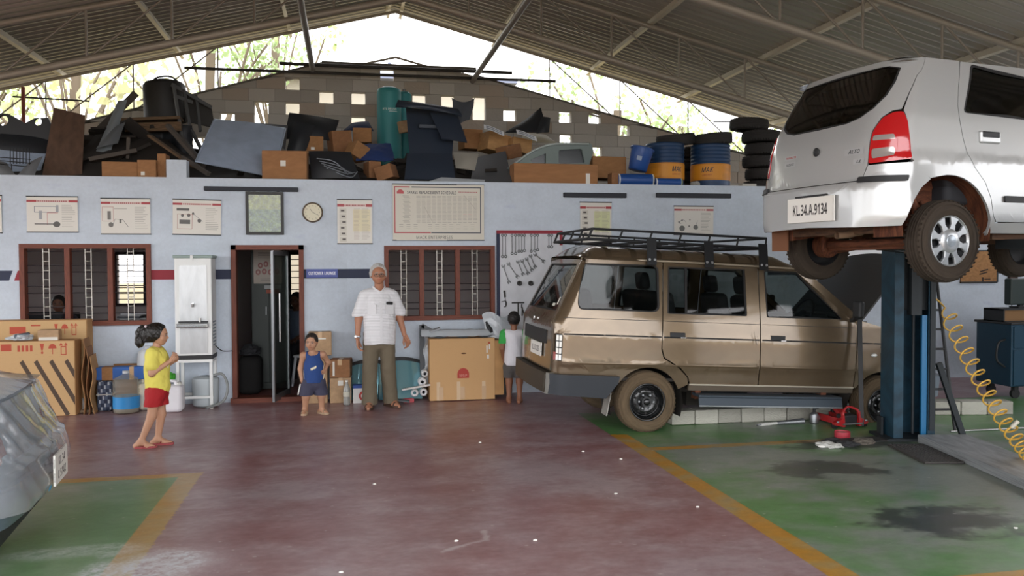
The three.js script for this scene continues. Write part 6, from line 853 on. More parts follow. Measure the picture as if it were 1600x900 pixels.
// ---------------------------------------------------------------- car under plastic film at the left edge
{
  const X = -2.02, body = mat('#5d6b78', 0.35, 0.2, { clearcoat: 0.7 });
  const car = thing('covered_car', 'dark car wrapped in clear plastic film at the edge of the green bay', 'car', [-2.78, 0, -5.62], Math.PI + 0.12);
  const f = bodyMap({ x0: -0.86, x1: 3.2, W: 0.80, r: 0.22, rf: 0.3, fade: 0.9, ffade: 0.8, bow: 0.06, rear: (y) => y < 0.62 ? 0.05 * sstep(0.45, 0.2, y) : 0.03 + (y - 0.62) * 0.28, front: (y) => -0.3 * sstep(0.5, 0.9, y), inset: (y) => y < 0.5 ? (0.5 - y) * 0.12 : y < 0.8 ? 0 : (y - 0.8) * 0.3 });
  const YD = 0.93, rg = (o) => grid(16, 20, (u, v) => { const s = v * 2 - 1, e = Math.abs(s), x = mix(f(s * (f.a + 0.05), YD).x, 0.2, u); return [x, YD + o + 0.06 * (1 - e ** 4) * clamp(u * 5) + 0.05 * u, s * 0.755]; });
  mesh('body_shell', [skin(f, [[-f.ux(2.6, 0.5), 0.3], [f.ux(2.6, 0.5), 0.3], [f.ux(2.6, 0.5), YD], [-f.ux(2.6, 0.5), YD]], [], 0, 0.03, 0.12)], body, car); mesh('boot_lid', [rg(0)], body, car);
  mesh('cabin', [thick(12, 10, (u, v) => { const s = v * 2 - 1; return [0.15 + 2.1 * u, 0.97 + 0.42 * Math.sin(Math.PI * clamp(u * 0.9 + 0.08)) ** 0.6, s * (0.72 - 0.12 * Math.sin(Math.PI * u))]; }, 0.02), box(2.0, 0.3, 1.2, [1.2, 1.05, 0])], darkIn, car);
  mesh('rear_bumper', skin(f, [[-f.ux(-0.2, 0.4), 0.26], [f.ux(-0.2, 0.4), 0.26], [f.ux(-0.2, 0.4), 0.5], [-f.ux(-0.2, 0.4), 0.5]], [], 0.04, 0.05), body, car);
  mesh('under_skirt', box(0.7, 0.16, 1.3, [-0.42, 0.22, 0]), blackPl, car);
  for (const s of [1, -1]) mesh('tail_lamp', skin(f, rpoly([[s * 0.5, 0.62], [s * 0.78, 0.62], [s * 0.78, 0.76], [s * 0.5, 0.76]], 0.02), [], 0.01, 0.02), mat('#6e2226', 0.2), car);
  for (const s of [1, -1]) for (const x of [-0.05, 2.5]) { const w = new THREE.Group(); w.name = 'wheel'; w.position.set(x, 0.29, s * 0.7); if (s < 0) w.rotation.y = Math.PI; car.add(w); steelWheel(w, 0.29, 0.17, 0.17, tyreM, blackPl); }
  const pt = plate(0.34, 0.2, 'KL 34\nC 5142'); car.updateMatrixWorld(true);
  const k = onBody(f, car.matrixWorld, 61, 728, -0.3, 0.45), p = f(k[0], k[1], 0.13); mesh("number_plate", [box(0.012, 0.19, 0.37, [p.x + 0.008, p.y, p.z]), place(facePlane(0.36, 0.18), [p.x, p.y, p.z], [0, -Math.PI / 2, 0])], mat('#ffffff', 0.5, 0, { map: pt }), car);
  // the film: hangs over boot and bumper, wrinkled, open below
  const film = mat('#f0f6fa', 0.13, 0, { transmission: 0.8, thickness: 0, clearcoat: 0.6, clearcoatRoughness: 0.15 }), wr = (a, b) => 0.012 * fbm(a * 2.6, b * 2.6, 3, 4) + 0.005 * Math.sin(a * 22 + b * 16 + 5 * fbm(a * 2, b * 2, 8, 2));
  const uE = f.ux(0.25, 0.6);
  mesh('plastic_film', [grid(110, 26, (u, v) => { const uu = mix(-uE, uE, u), hem = 0.40 + 0.05 * Math.sin(uu * 3) + 0.05 * fbm(uu * 3, 2, 1), y = mix(hem, YD + 0.02, v), q = f(uu, Math.max(0.3, y), 0.055 + 0.06 * (1 - v) ** 2 + wr(uu * 1.3, y * 2)); return [q.x, q.y, q.z]; }), grid(20, 60, (u, v) => { const s = v * 2 - 1, e = Math.abs(s), x = mix(f(s * (f.a + 0.05), YD).x - 0.02, 0.45, u); return [x, YD + 0.03 + 0.07 * (1 - e ** 4) * clamp(u * 5) + 0.07 * u + 0.5 * wr(x * 2, s * 2), s * 0.79]; })], film, car);
  mesh('tape_patch', skin(f, [[k[0] - 0.26, 0.36], [k[0] - 0.2, 0.36], [k[0] - 0.2, 0.39], [k[0] - 0.26, 0.39]], [], 0.12, 0), mat('#3fa0cf', 0.5), car);
}
// ---------------------------------------------------------------- people: smooth joined limbs meshed from distance fields
const smin = (a, b, k) => { const h = clamp(0.5 + 0.5 * (b - a) / k); return b + (a - b) * h - k * h * (1 - h); };
const cap = (a, b, ra, rb = ra) => { const dx = b[0] - a[0], dy = b[1] - a[1], dz = b[2] - a[2], L = dx * dx + dy * dy + dz * dz || 1e-9; return (x, y, z) => { const t = clamp(((x - a[0]) * dx + (y - a[1]) * dy + (z - a[2]) * dz) / L), X = x - a[0] - t * dx, Y = y - a[1] - t * dy, Z = z - a[2] - t * dz; return Math.sqrt(X * X + Y * Y + Z * Z) - (ra + (rb - ra) * t); }; };
const ell = (c, r) => (x, y, z) => { const X = (x - c[0]) / r[0], Y = (y - c[1]) / r[1], Z = (z - c[2]) / r[2], k = Math.sqrt(X * X + Y * Y + Z * Z); return (k - 1) * Math.min(r[0], r[1], r[2]); };
// rounded limb with an oval section: radius scaled in z
const union = (list, k) => (x, y, z) => { let d = 1e3; for (const f of list) d = d > 1e2 ? f(x, y, z) : smin(d, f(x, y, z), k); return d; };
function sdf(fn, lo, hi, res = 72) {
  const mc = new MarchingCubes(res, new THREE.MeshBasicMaterial(), false, false, 90000); mc.isolation = 0; const h = res / 2, F = mc.field;
  const c = [0, 1, 2].map((i) => (lo[i] + hi[i]) / 2), s = [0, 1, 2].map((i) => (hi[i] - lo[i]) / 2 * 1.06);
  const B = 4, ev = (i, j, k) => -fn(c[0] + s[0] * (i - h) / h, c[1] + s[1] * (j - h) / h, c[2] + s[2] * (k - h) / h), far = Math.hypot(s[0], s[1], s[2]) / h * B * 0.62 + 0.012;
  for (let K = 0; K < res; K += B) for (let J = 0; J < res; J += B) for (let I = 0; I < res; I += B) {
    const m = ev(I + 1.5, J + 1.5, K + 1.5), skip = Math.abs(m) > far * 1.05;
    for (let k = K; k < Math.min(res, K + B); k++) for (let j = J; j < Math.min(res, J + B); j++) for (let i = I; i < Math.min(res, I + B); i++) F[k * res * res + j * res + i] = skip ? m : ev(i, j, k);
  }
  mc.update(); const n = mc.count, P = new Float32Array(mc.positionArray.slice(0, n * 3));
  for (let i = 0; i < n; i++) for (let a = 0; a < 3; a++) P[3 * i + a] = c[a] + s[a] * P[3 * i + a];
  let g = new THREE.BufferGeometry(); g.setAttribute('position', new THREE.BufferAttribute(P, 3)); g = mergeVertices(g, 1e-5);
  g.computeVertexNormals(); g = g.toNonIndexed(); g.setAttribute('uv', new THREE.BufferAttribute(new Float32Array(g.attributes.position.count * 2), 2));
  // keep faces outward
  const p = g.attributes.position, q = g.attributes.normal; let s0 = 0; for (let i = 0; i < Math.min(p.count, 600); i += 7) { const e = 2e-3, x = p.getX(i), y = p.getY(i), z = p.getZ(i); s0 += fn(x + q.getX(i) * e, y + q.getY(i) * e, z + q.getZ(i) * e) - fn(x - q.getX(i) * e, y - q.getY(i) * e, z - q.getZ(i) * e); }
  if (s0 < 0) { for (let i = 0; i < q.count; i++) q.setXYZ(i, -q.getX(i), -q.getY(i), -q.getZ(i)); for (const A of [p.array, q.array]) for (let i = 0; i < A.length; i += 9) for (let a = 0; a < 3; a++) { const t = A[i + 3 + a]; A[i + 3 + a] = A[i + 6 + a]; A[i + 6 + a] = t; } }
  return g;
}
const lin = (hex) => { const c = new THREE.Color(hex); return [c.r, c.g, c.b]; };
function paint(g, fn) { const p = g.attributes.position, C = new Float32Array(p.count * 3); for (let i = 0; i < p.count; i++) { const c = fn(p.getX(i), p.getY(i), p.getZ(i)); C[3 * i] = c[0]; C[3 * i + 1] = c[1]; C[3 * i + 2] = c[2]; } g.setAttribute('color', new THREE.BufferAttribute(C, 3)); return g; }
// head, face towards +z, centre of the skull at the origin, H = height of head
function headGeo(H, skin, o = {}) {
  const w = H * (o.wide ?? 0.345), d = H * 0.42, child = o.child ? 1 : 0;
  const parts = [ell([0, H * 0.09, -H * 0.03], [w * 1.02, H * 0.41, d]), ell([0, -H * 0.16, H * 0.06], [w * 0.82, H * 0.3, d * 0.78]), ell([0, -H * 0.36, H * 0.14], [w * 0.42, H * 0.12, H * 0.14]), ell([w * 0.5, -H * 0.14, H * 0.17], [w * 0.42, H * 0.13, H * 0.13]), ell([-w * 0.5, -H * 0.14, H * 0.17], [w * 0.42, H * 0.13, H * 0.13]),
    ell([0, H * 0.07, H * 0.30], [w * 0.75, H * 0.05, H * 0.06])];
  const base = union(parts, H * 0.06), nose = union([cap([0, H * 0.03, H * 0.35], [0, -H * 0.12, H * 0.42], H * 0.022, H * 0.04), ell([H * 0.035, -H * 0.13, H * 0.37], [H * 0.035, H * 0.03, H * 0.04]), ell([-H * 0.035, -H * 0.13, H * 0.37], [H * 0.035, H * 0.03, H * 0.04])], H * 0.02), lips = union([ell([0, -H * 0.235, H * 0.345], [H * 0.085, H * 0.018, H * 0.035]), ell([0, -H * 0.268, H * 0.34], [H * 0.07, H * 0.02, H * 0.035])], H * 0.006), ears = (x, y, z) => Math.min(ell([w * 1.0, -H * 0.04, -H * 0.02], [H * 0.035, H * 0.10, H * 0.06])(x, y, z), ell([-w * 1.0, -H * 0.04, -H * 0.02], [H * 0.035, H * 0.10, H * 0.06])(x, y, z));
  const sock = (x, y, z) => Math.min(ell([H * 0.13, H * 0.0, H * 0.40], [H * 0.075, H * 0.05, H * 0.06])(x, y, z), ell([-H * 0.13, H * 0.0, H * 0.40], [H * 0.075, H * 0.05, H * 0.06])(x, y, z)), eye = (x, y, z) => Math.min(ell([H * 0.13, H * 0.0, H * 0.305], [H * 0.055, H * 0.045, H * 0.05])(x, y, z), ell([-H * 0.13, H * 0.0, H * 0.305], [H * 0.055, H * 0.045, H * 0.05])(x, y, z));
  const fn = (x, y, z) => { let v = base(x, y, z); v = -smin(-v, sock(x, y, z), H * 0.03); v = smin(v, nose(x, y, z), H * 0.03); v = smin(v, lips(x, y, z), H * 0.012); v = smin(v, ears(x, y, z), H * 0.02); return Math.min(v, eye(x, y, z)); };
  const g = sdf(fn, [-w * 1.25, -H * 0.52, -d * 1.25], [w * 1.25, H * 0.54, d * 1.25], o.res ?? 64), S = lin(skin), dark = lin(o.brow ?? '#241c18');
  return paint(g, (x, y, z) => { if (z > H * 0.2) { const ex = Math.abs(x) - H * 0.13; if (Math.abs(ex) < H * 0.052 && Math.abs(y) < H * 0.03) return Math.hypot(ex, y) < H * 0.024 ? [0.015, 0.01, 0.008] : [0.26, 0.22, 0.2]; if (Math.abs(ex) < H * 0.085 && Math.abs(y - H * 0.085 + Math.abs(ex) * 0.15) < H * 0.018) return dark; if (Math.abs(x) < H * 0.08 && y < -H * 0.215 && y > -H * 0.29) return [S[0] * 0.9, S[1] * 0.6, S[2] * 0.6]; } return S; });
}
// hand: wrist at the origin, fingers along -y, palm facing +z, thumb towards +x; curl bends the fingers towards +z
function handGeo(L, skin, curl = 0.4, thumbSide = 1, res = 56) {
  const pl = L * 0.5, w = L * 0.21, r = L * 0.052, list = [cap([-w * 0.6, -L * 0.1, 0], [-w * 0.8, -pl, 0], L * 0.085, L * 0.075), cap([w * 0.6, -L * 0.1, 0], [w * 0.75, -pl, 0], L * 0.085, L * 0.075), cap([0, 0, 0], [0, -pl, 0], L * 0.11, L * 0.085)], palm = union(list, L * 0.05);
  const fingers = []; [0.86, 1, 0.95, 0.78].forEach((k, i) => { const x = (w * 0.95 - i * w * 0.63) * thumbSide, l = (L - pl) * k; let p = [x, -pl * 0.97, 0], a = curl * 0.5; for (let s = 0; s < 3; s++) { const seg = l * [0.45, 0.32, 0.27][s], q = [p[0] + (x * 0.06), p[1] - seg * Math.cos(a), p[2] + seg * Math.sin(a)]; fingers.push(cap(p, q, r * (1.05 - s * 0.1), r * (0.95 - s * 0.1))); p = q; a += curl * 0.7; } });
  const t0 = [w * 0.8 * thumbSide, -L * 0.16, 0.01 * L], t1 = [w * 1.45 * thumbSide, -L * 0.36, L * 0.08], t2 = [w * 1.5 * thumbSide, -L * 0.55, L * 0.15]; const th = union([cap(t0, t1, r * 1.45, r * 1.15), cap(t1, t2, r * 1.15, r * 0.9)], L * 0.03);
  const fn = (x, y, z) => { let d = palm(x, y, z), f = 9; for (const g of fingers) f = Math.min(f, g(x, y, z)); d = smin(d, f, L * 0.02); return smin(d, th(x, y, z), L * 0.03); };
  const S = lin(skin); return paint(sdf(fn, [-w * 2, -L * 1.08, -L * 0.3], [w * 2, L * 0.12, L * 0.75], res), () => S);
}
const footFn = (a, dir, L, r) => { const h = [a[0] - dir[0] * L * 0.28, r * 0.8, a[2] - dir[1] * L * 0.28], m = [a[0] + dir[0] * L * 0.35, r * 0.75, a[2] + dir[1] * L * 0.35], t = [a[0] + dir[0] * L * 0.68, r * 0.5, a[2] + dir[1] * L * 0.68]; return [cap(a, h, r * 1.05, r * 1.0), cap(a, m, r * 1.0, r * 0.95), cap(m, t, r * 1.05, r * 0.62)]; };
const skinMat = () => mat('#ffffff', 0.55, 0, { vertexColors: true });
function attach(g, p, e) { g.applyMatrix4(new THREE.Matrix4().compose(V(...p), new THREE.Quaternion().setFromEuler(new THREE.Euler(...e, 'YXZ')), V(1, 1, 1))); return g; }
// turn a hand so that its fingers run along «dir» and its palm faces «face»
function aim(g, p, dir, face) { const y = V(...dir).normalize().negate(), z = V(...face).sub(y.clone().multiplyScalar(V(...face).dot(y))).normalize(), x = y.clone().cross(z); g.applyMatrix4(new THREE.Matrix4().makeBasis(x, y, z).setPosition(V(...p))); return g; }
function bodyMesh(parent, o) {   // one continuous skin: limbs, head, hands
  const S = lin(o.skin), g = paint(sdf(union(o.bones, o.k ?? 0.03), o.lo, o.hi, o.res ?? 88), () => S), all = [g, ...o.extra];
  const m = mergeGeometries(all.map((q) => { const n = q.index ? q.toNonIndexed() : q; for (const k of Object.keys(n.attributes)) if (!['position', 'normal', 'uv', 'color'].includes(k)) n.deleteAttribute(k); return n; }));
  return mesh('body', m, skinMat(), parent);
}
const cloth = (name, parent, fn, lo, hi, m, res = 72) => mesh(name, sdf(fn, lo, hi, res), m, parent);
const wrinkle = (x, y, z, a = 0.004, f = 14) => a * (noise.noise(x * f, y * f * 0.7, z * f) + 0.6 * noise.noise(x * f * 2.2, y * f * 1.6, z * f * 2.2));
const above = (y0) => (x, y, z) => y0 - y, below = (y1) => (x, y, z) => y - y1;

{ // elderly man in a white striped shirt
  const P = atY(594, 637), t = thing('person', 'grey-haired man with glasses, pale striped shirt and olive trousers', 'person', [P.x, 0, P.z], 0.08);
  const skin = '#a8755a', sh = [[-0.18, 1.36, 0], [0.165, 1.36, 0]], el = [[-0.245, 1.08, -0.03], [0.245, 1.09, -0.02]], wr = [[-0.265, 0.85, 0.02], [0.295, 0.875, 0.06]], hip = [[-0.095, 0.88, 0], [0.085, 0.88, 0]], kn = [[-0.12, 0.48, 0.02], [0.10, 0.48, 0.01]], an = [[-0.125, 0.085, -0.01], [0.135, 0.085, -0.06]];
  const bones = [cap([0, 1.40, -0.01], [0, 1.52, 0.01], 0.058, 0.055), cap([0, 0.95, 0.01], [0, 1.28, 0], 0.12, 0.1), cap([-0.15, 1.36, -0.005], [0.14, 1.36, -0.005], 0.045)];
  for (const i of [0, 1]) { bones.push(cap(sh[i], el[i], 0.055, 0.043), cap(el[i], wr[i], 0.043, 0.028), cap(hip[i], kn[i], 0.085, 0.06), cap(kn[i], an[i], 0.058, 0.04), ...footFn(an[i], i ? [0.45, 0.89] : [-0.2, 0.98], 0.25, 0.042)); }
  const hd = attach(headGeo(0.235, skin, { brow: '#8a857e', res: 72, wide: 0.37 }), [-0.01, 1.605, 0.02], [-0.12, -0.02, 0.0]);
  const h0 = aim(handGeo(0.185, skin, 0.7, 1), wr[0], [0.04, -1, 0.15], [1, 0, 0.3]), h1 = aim(handGeo(0.185, skin, 0.75, -1), wr[1], [0.4, -0.9, 0.35], [-0.6, -0.2, 0.5]);
  bodyMesh(t, { bones, skin, lo: [-0.4, 0, -0.25], hi: [0.42, 1.62, 0.28], extra: [hd, h0, h1], res: 84 });
  const torso = union([ell([0, 1.02, 0.035], [0.195, 0.3, 0.155]), ell([0, 1.27, 0.0], [0.185, 0.16, 0.125]), cap([-0.12, 1.385, 0], [0.105, 1.385, 0], 0.062), cap([-0.03, 0.82, 0.02], [0.02, 0.82, 0.02], 0.165)], 0.06), slv = union([cap(sh[0], [-0.25, 1.13, -0.02], 0.068, 0.076), cap(sh[1], [0.25, 1.15, -0.015], 0.068, 0.076)], 0.01);
  const st = texOf(8, 64, (i, j) => (j % 8 < 2 ? [188, 187, 190] : [224, 224, 226])); st.repeat.set(1, 7);
  const shirtM = mat('#ffffff', 0.85, 0, { map: st });
  const shirt = cloth('shirt', t, (x, y, z) => { let d = smin(torso(x, y, z), slv(x, y, z), 0.035) + wrinkle(x, y, z, 0.005); d = Math.max(d, 0.765 + 0.02 * Math.cos(x * 9) - y); d = Math.max(d, Math.abs(x) > 0.2 ? 1.115 - 0.06 * (Math.abs(x) - 0.2) - y : -1); const nk = Math.hypot(x * 1.1, z - 0.02, (y - 1.475) * 0.8) - 0.068; return Math.max(d, -nk); }, [-0.38, 0.72, -0.2], [0.38, 1.5, 0.24], shirtM, 96);
  { const g = shirt.geometry, p = g.attributes.position, u = g.attributes.uv; for (let i = 0; i < p.count; i++) u.setXY(i, p.getX(i), p.getY(i)); }
  for (const s of [-1, 1]) mesh('collar', thick(6, 3, (u, v) => [s * (0.008 + 0.068 * u), 1.385 + 0.06 * u + 0.03 * v, 0.098 - 0.085 * u * u - 0.012 * v], 0.006), mat('#dcdcde', 0.85), shirt);
  mesh('placket', [bar([0, 1.375, 0.09], [0, 1.26, 0.142], 0.028, 0.008, [0, 0, 1]), bar([0, 1.26, 0.142], [0, 1.1, 0.186], 0.028, 0.008, [0, 0, 1]), bar([0, 1.1, 0.186], [0, 0.95, 0.194], 0.028, 0.008, [0, 0, 1]), bar([0, 0.95, 0.194], [0, 0.79, 0.19], 0.028, 0.008, [0, 0, 1])], mat('#d6d6d8', 0.85), shirt);
  for (const s of [-1, 1]) mesh('pocket', place(rbox(0.11, 0.12, 0.008, 0.003), [s * 0.105, 1.20, 0.148], [-0.12, s * 0.38, 0]), shirtM, shirt);
  mesh('phone', place(rbox(0.085, 0.035, 0.014, 0.005), [0.105, 1.27, 0.142], [0, 0.35, -0.08]), blackPl, shirt);
  const leg = (i) => union([cap(hip[i], kn[i], 0.105, 0.088), cap(kn[i], [an[i][0], 0.06, an[i][2]], 0.088, 0.092)], 0.02), l0 = leg(0), l1 = leg(1), pel = union([cap([-0.05, 0.92, 0.0], [0.04, 0.92, 0.0], 0.13), cap([-0.04, 0.8, 0], [0.03, 0.8, 0], 0.12)], 0.04);
  cloth('trousers', t, (x, y, z) => { let d = smin(smin(l0(x, y, z), pel(x, y, z), 0.04), l1(x, y, z), 0.018); d += wrinkle(x, y, z, 0.009, 9); return Math.max(d, 0.045 - y, y - 0.96); }, [-0.25, 0.03, -0.2], [0.26, 0.97, 0.2], mat('#6b6150', 0.9), 96);
  const H = 0.235, hairF = ell([-0.01, 1.625, 0.0], [0.104, 0.125, 0.114]);
  cloth('hair', t, (x, y, z) => Math.max(hairF(x, y, z) + wrinkle(x, y, z, 0.006, 60), -(Math.hypot((x + 0.01) * 0.95, (y - 1.585) * 0.84, z - 0.138) - 0.119), 1.575 - y + (z > 0.0 ? (z) * 0.6 : 0)), [-0.12, 1.5, -0.13], [0.1, 1.77, 0.14], mat('#b9b7b4', 0.8), 64);
  const gl = []; for (const s of [-1, 1]) { gl.push(place(flat(new THREE.TorusGeometry(0.024, 0.003, 6, 24)), [-0.01 + s * 0.031, 1.603, 0.121], [0, s * 0.15, 0], [1.1, 0.8, 1]), rod([-0.01 + s * 0.055, 1.606, 0.112], [-0.01 + s * 0.079, 1.603, 0.02], 0.0018, 6)); } gl.push(rod([-0.018, 1.606, 0.124], [-0.002, 1.606, 0.124], 0.0025, 6)); mesh('glasses', gl, mat('#5a534c', 0.4, 0.4), t);
  mesh('watch', [place(lathe([[0.034, -0.012], [0.037, -0.008], [0.037, 0.008], [0.034, 0.012]], 20), [-0.262, 0.875, 0.018], [0.15, 0, -0.08]), place(cyl(0.016, 0.016, 0.01), [-0.29, 0.875, 0.045], [Math.PI / 2, -0.9, 0])], chromeM, t);
  for (const i of [0, 1]) { const d = i ? [0.45, 0.89] : [-0.2, 0.98], a = Math.atan2(d[0], d[1]), so = mesh('sandal', place(ext(rpoly([[-0.042, -0.11], [0.042, -0.11], [0.052, 0.12], [0.02, 0.19], [-0.03, 0.185], [-0.052, 0.1]], 0.03), 0.022, [0, 0, 0], [0, 0, 0], 0.002), [an[i][0], 0.003, an[i][2]], [-Math.PI / 2, 0, 0]).applyMatrix4(new THREE.Matrix4().makeTranslation(an[i][0], 0, an[i][2]).multiply(new THREE.Matrix4().makeRotationY(Math.PI + a)).multiply(new THREE.Matrix4().makeTranslation(-an[i][0], 0, -an[i][2]))), mat('#4a3428', 0.7), t); mesh('strap', [-0.01, 0.07, 0.12].map((k) => pipe([[-0.048, 0.02, k], [-0.03, 0.06, k], [0, 0.072 - k * 0.12, k], [0.03, 0.06, k], [0.048, 0.02, k]], 0.009, 16, 6).applyMatrix4(new THREE.Matrix4().makeTranslation(an[i][0], 0, an[i][2]).multiply(new THREE.Matrix4().makeRotationY(a)))), mat('#4a3428', 0.7), so); }
}
{ // girl in yellow, walking to the cooler
  const P = atY(243, 697), t = thing('person', 'girl in yellow shirt and red shorts with hair in a bun', 'person', [P.x, 0, P.z], 0);
  const skin = '#bd8f72', sh = [[0.0, 0.895, 0.1], [0.02, 0.895, -0.09]], el = [[0.005, 0.715, 0.135], [0.03, 0.72, -0.12]], wr = [[0.165, 0.825, 0.085], [0.155, 0.80, -0.05]], hip = [[0.01, 0.50, 0.055], [0.03, 0.50, -0.05]], kn = [[-0.015, 0.305, 0.06], [0.045, 0.30, -0.05]], an = [[-0.115, 0.062, 0.065], [0.01, 0.06, -0.06]];
  const bones = [cap([0.015, 0.90, 0], [0.03, 0.99, 0], 0.038, 0.036), cap([0.02, 0.55, 0], [0.02, 0.85, 0], 0.085, 0.08), cap(sh[0], sh[1], 0.045)];
  for (const i of [0, 1]) bones.push(cap(sh[i], el[i], 0.036, 0.029), cap(el[i], wr[i], 0.029, 0.02), cap(hip[i], kn[i], 0.058, 0.042), cap(kn[i], an[i], 0.043, 0.026), ...footFn(an[i], [1, i ? -0.1 : 0.1], 0.17, 0.028));
  const hd = attach(headGeo(0.2, skin, { child: 1, res: 72 }), [0.045, 1.065, 0], [0.02, Math.PI / 2, 0]);
  const h0 = aim(handGeo(0.115, skin, 1.0, 1), wr[0], [0.6, 0.75, -0.1], [-0.3, 0.3, -1]), h1 = aim(handGeo(0.115, skin, 1.0, -1), wr[1], [0.6, 0.7, 0.1], [-0.3, 0.3, 1]);
  bodyMesh(t, { bones, skin, lo: [-0.22, 0, -0.2], hi: [0.26, 1.05, 0.22], extra: [hd, h0, h1], k: 0.022, res: 84 });
  const tor = union([ell([0.02, 0.76, 0], [0.1, 0.19, 0.13]), cap([0.03, 0.58, 0], [0.03, 0.84, 0], 0.112, 0.095), cap([0.005, 0.895, 0.085], [0.02, 0.895, -0.075], 0.055)], 0.05), slv = union([cap(sh[0], [0.005, 0.80, 0.128], 0.055, 0.062), cap(sh[1], [0.025, 0.80, -0.11], 0.055, 0.062)], 0.01);
  const shirt = cloth('shirt', t, (x, y, z) => { let d = smin(tor(x, y, z), slv(x, y, z), 0.025) + wrinkle(x, y, z, 0.006, 16); d = Math.max(d, 0.512 + 0.08 * (x < 0.02 ? (x - 0.02) : 0) - y); const nk = Math.hypot(x - 0.03, z, (y - 0.965) * 0.9) - 0.05; return Math.max(d, -nk); }, [-0.15, 0.46, -0.2], [0.2, 0.98, 0.22], mat('#e2d664', 0.85), 88);
  mesh('shirt_print', [box(0.004, 0.05, 0.02, [0.133, 0.78, 0.05]), box(0.004, 0.05, 0.02, [0.134, 0.775, 0.01])], mat('#e6e4dc', 0.8), shirt);
  const lg = [0, 1].map((i) => cap(hip[i], [mix(hip[i][0], kn[i][0], 0.5), 0.4, hip[i][2]], 0.083, 0.082)), pel = cap([0.02, 0.53, -0.02], [0.02, 0.53, 0.02], 0.1);
  cloth('shorts', t, (x, y, z) => Math.max(smin(smin(lg[0](x, y, z), lg[1](x, y, z), 0.02), pel(x, y, z), 0.03) + wrinkle(x, y, z, 0.005, 18), 0.395 - y + (x < 0.03 && z > 0 ? 0.0 : 0), y - 0.58), [-0.12, 0.36, -0.16], [0.16, 0.6, 0.17], mat('#a81d22', 0.8), 64);
  const hm = mat('#17130f', 0.45), hf = union([ell([0.02, 1.09, 0], [0.105, 0.1, 0.093]), ell([-0.05, 1.06, 0], [0.06, 0.085, 0.075])], 0.03);
  const hair = cloth('hair', t, (x, y, z) => Math.max(hf(x, y, z) + wrinkle(x, y, z, 0.005, 50), -(Math.hypot((x - 0.155) * 0.9, (y - 1.045) * 0.85, z * 0.75) - 0.094), 1.0 - y + (x > 0 ? x * 0.7 : 0)), [-0.14, 0.95, -0.12], [0.16, 1.22, 0.12], hm, 64);
  mesh('hair_bun', sdf((x, y, z) => union([ell([-0.115, 1.085, 0], [0.05, 0.055, 0.05]), ell([-0.125, 1.01, 0.0], [0.045, 0.06, 0.045]), ell([-0.09, 1.13, 0], [0.04, 0.035, 0.04])], 0.02)(x, y, z) + wrinkle(x, y, z, 0.008, 40), [-0.2, 0.92, -0.08], [-0.02, 1.2, 0.08], 48), hm, hair); mesh('hair_clip', sph(0.012, [-0.06, 1.155, 0.05]), mat('#d8c8cc', 0.4), hair);
  for (const i of [0, 1]) { const s = mesh('slipper', place(ext(rpoly([[-0.06, -0.03], [0.12, -0.036], [0.145, 0], [0.12, 0.036], [-0.06, 0.03]], 0.02), 0.016, [0, 0, 0], [-Math.PI / 2, 0, 0], 0.002), [an[i][0] + 0.005, 0.002, an[i][2]]), mat('#a04a4c', 0.7), t); mesh('strap', pipe([[0.02, 0.015, -0.034], [0.05, 0.048, -0.01], [0.085, 0.03, 0], [0.05, 0.048, 0.01], [0.02, 0.015, 0.034]], 0.006, 20, 6).translate(an[i][0], 0, an[i][2]), mat('#8c3034', 0.7), s); }
}
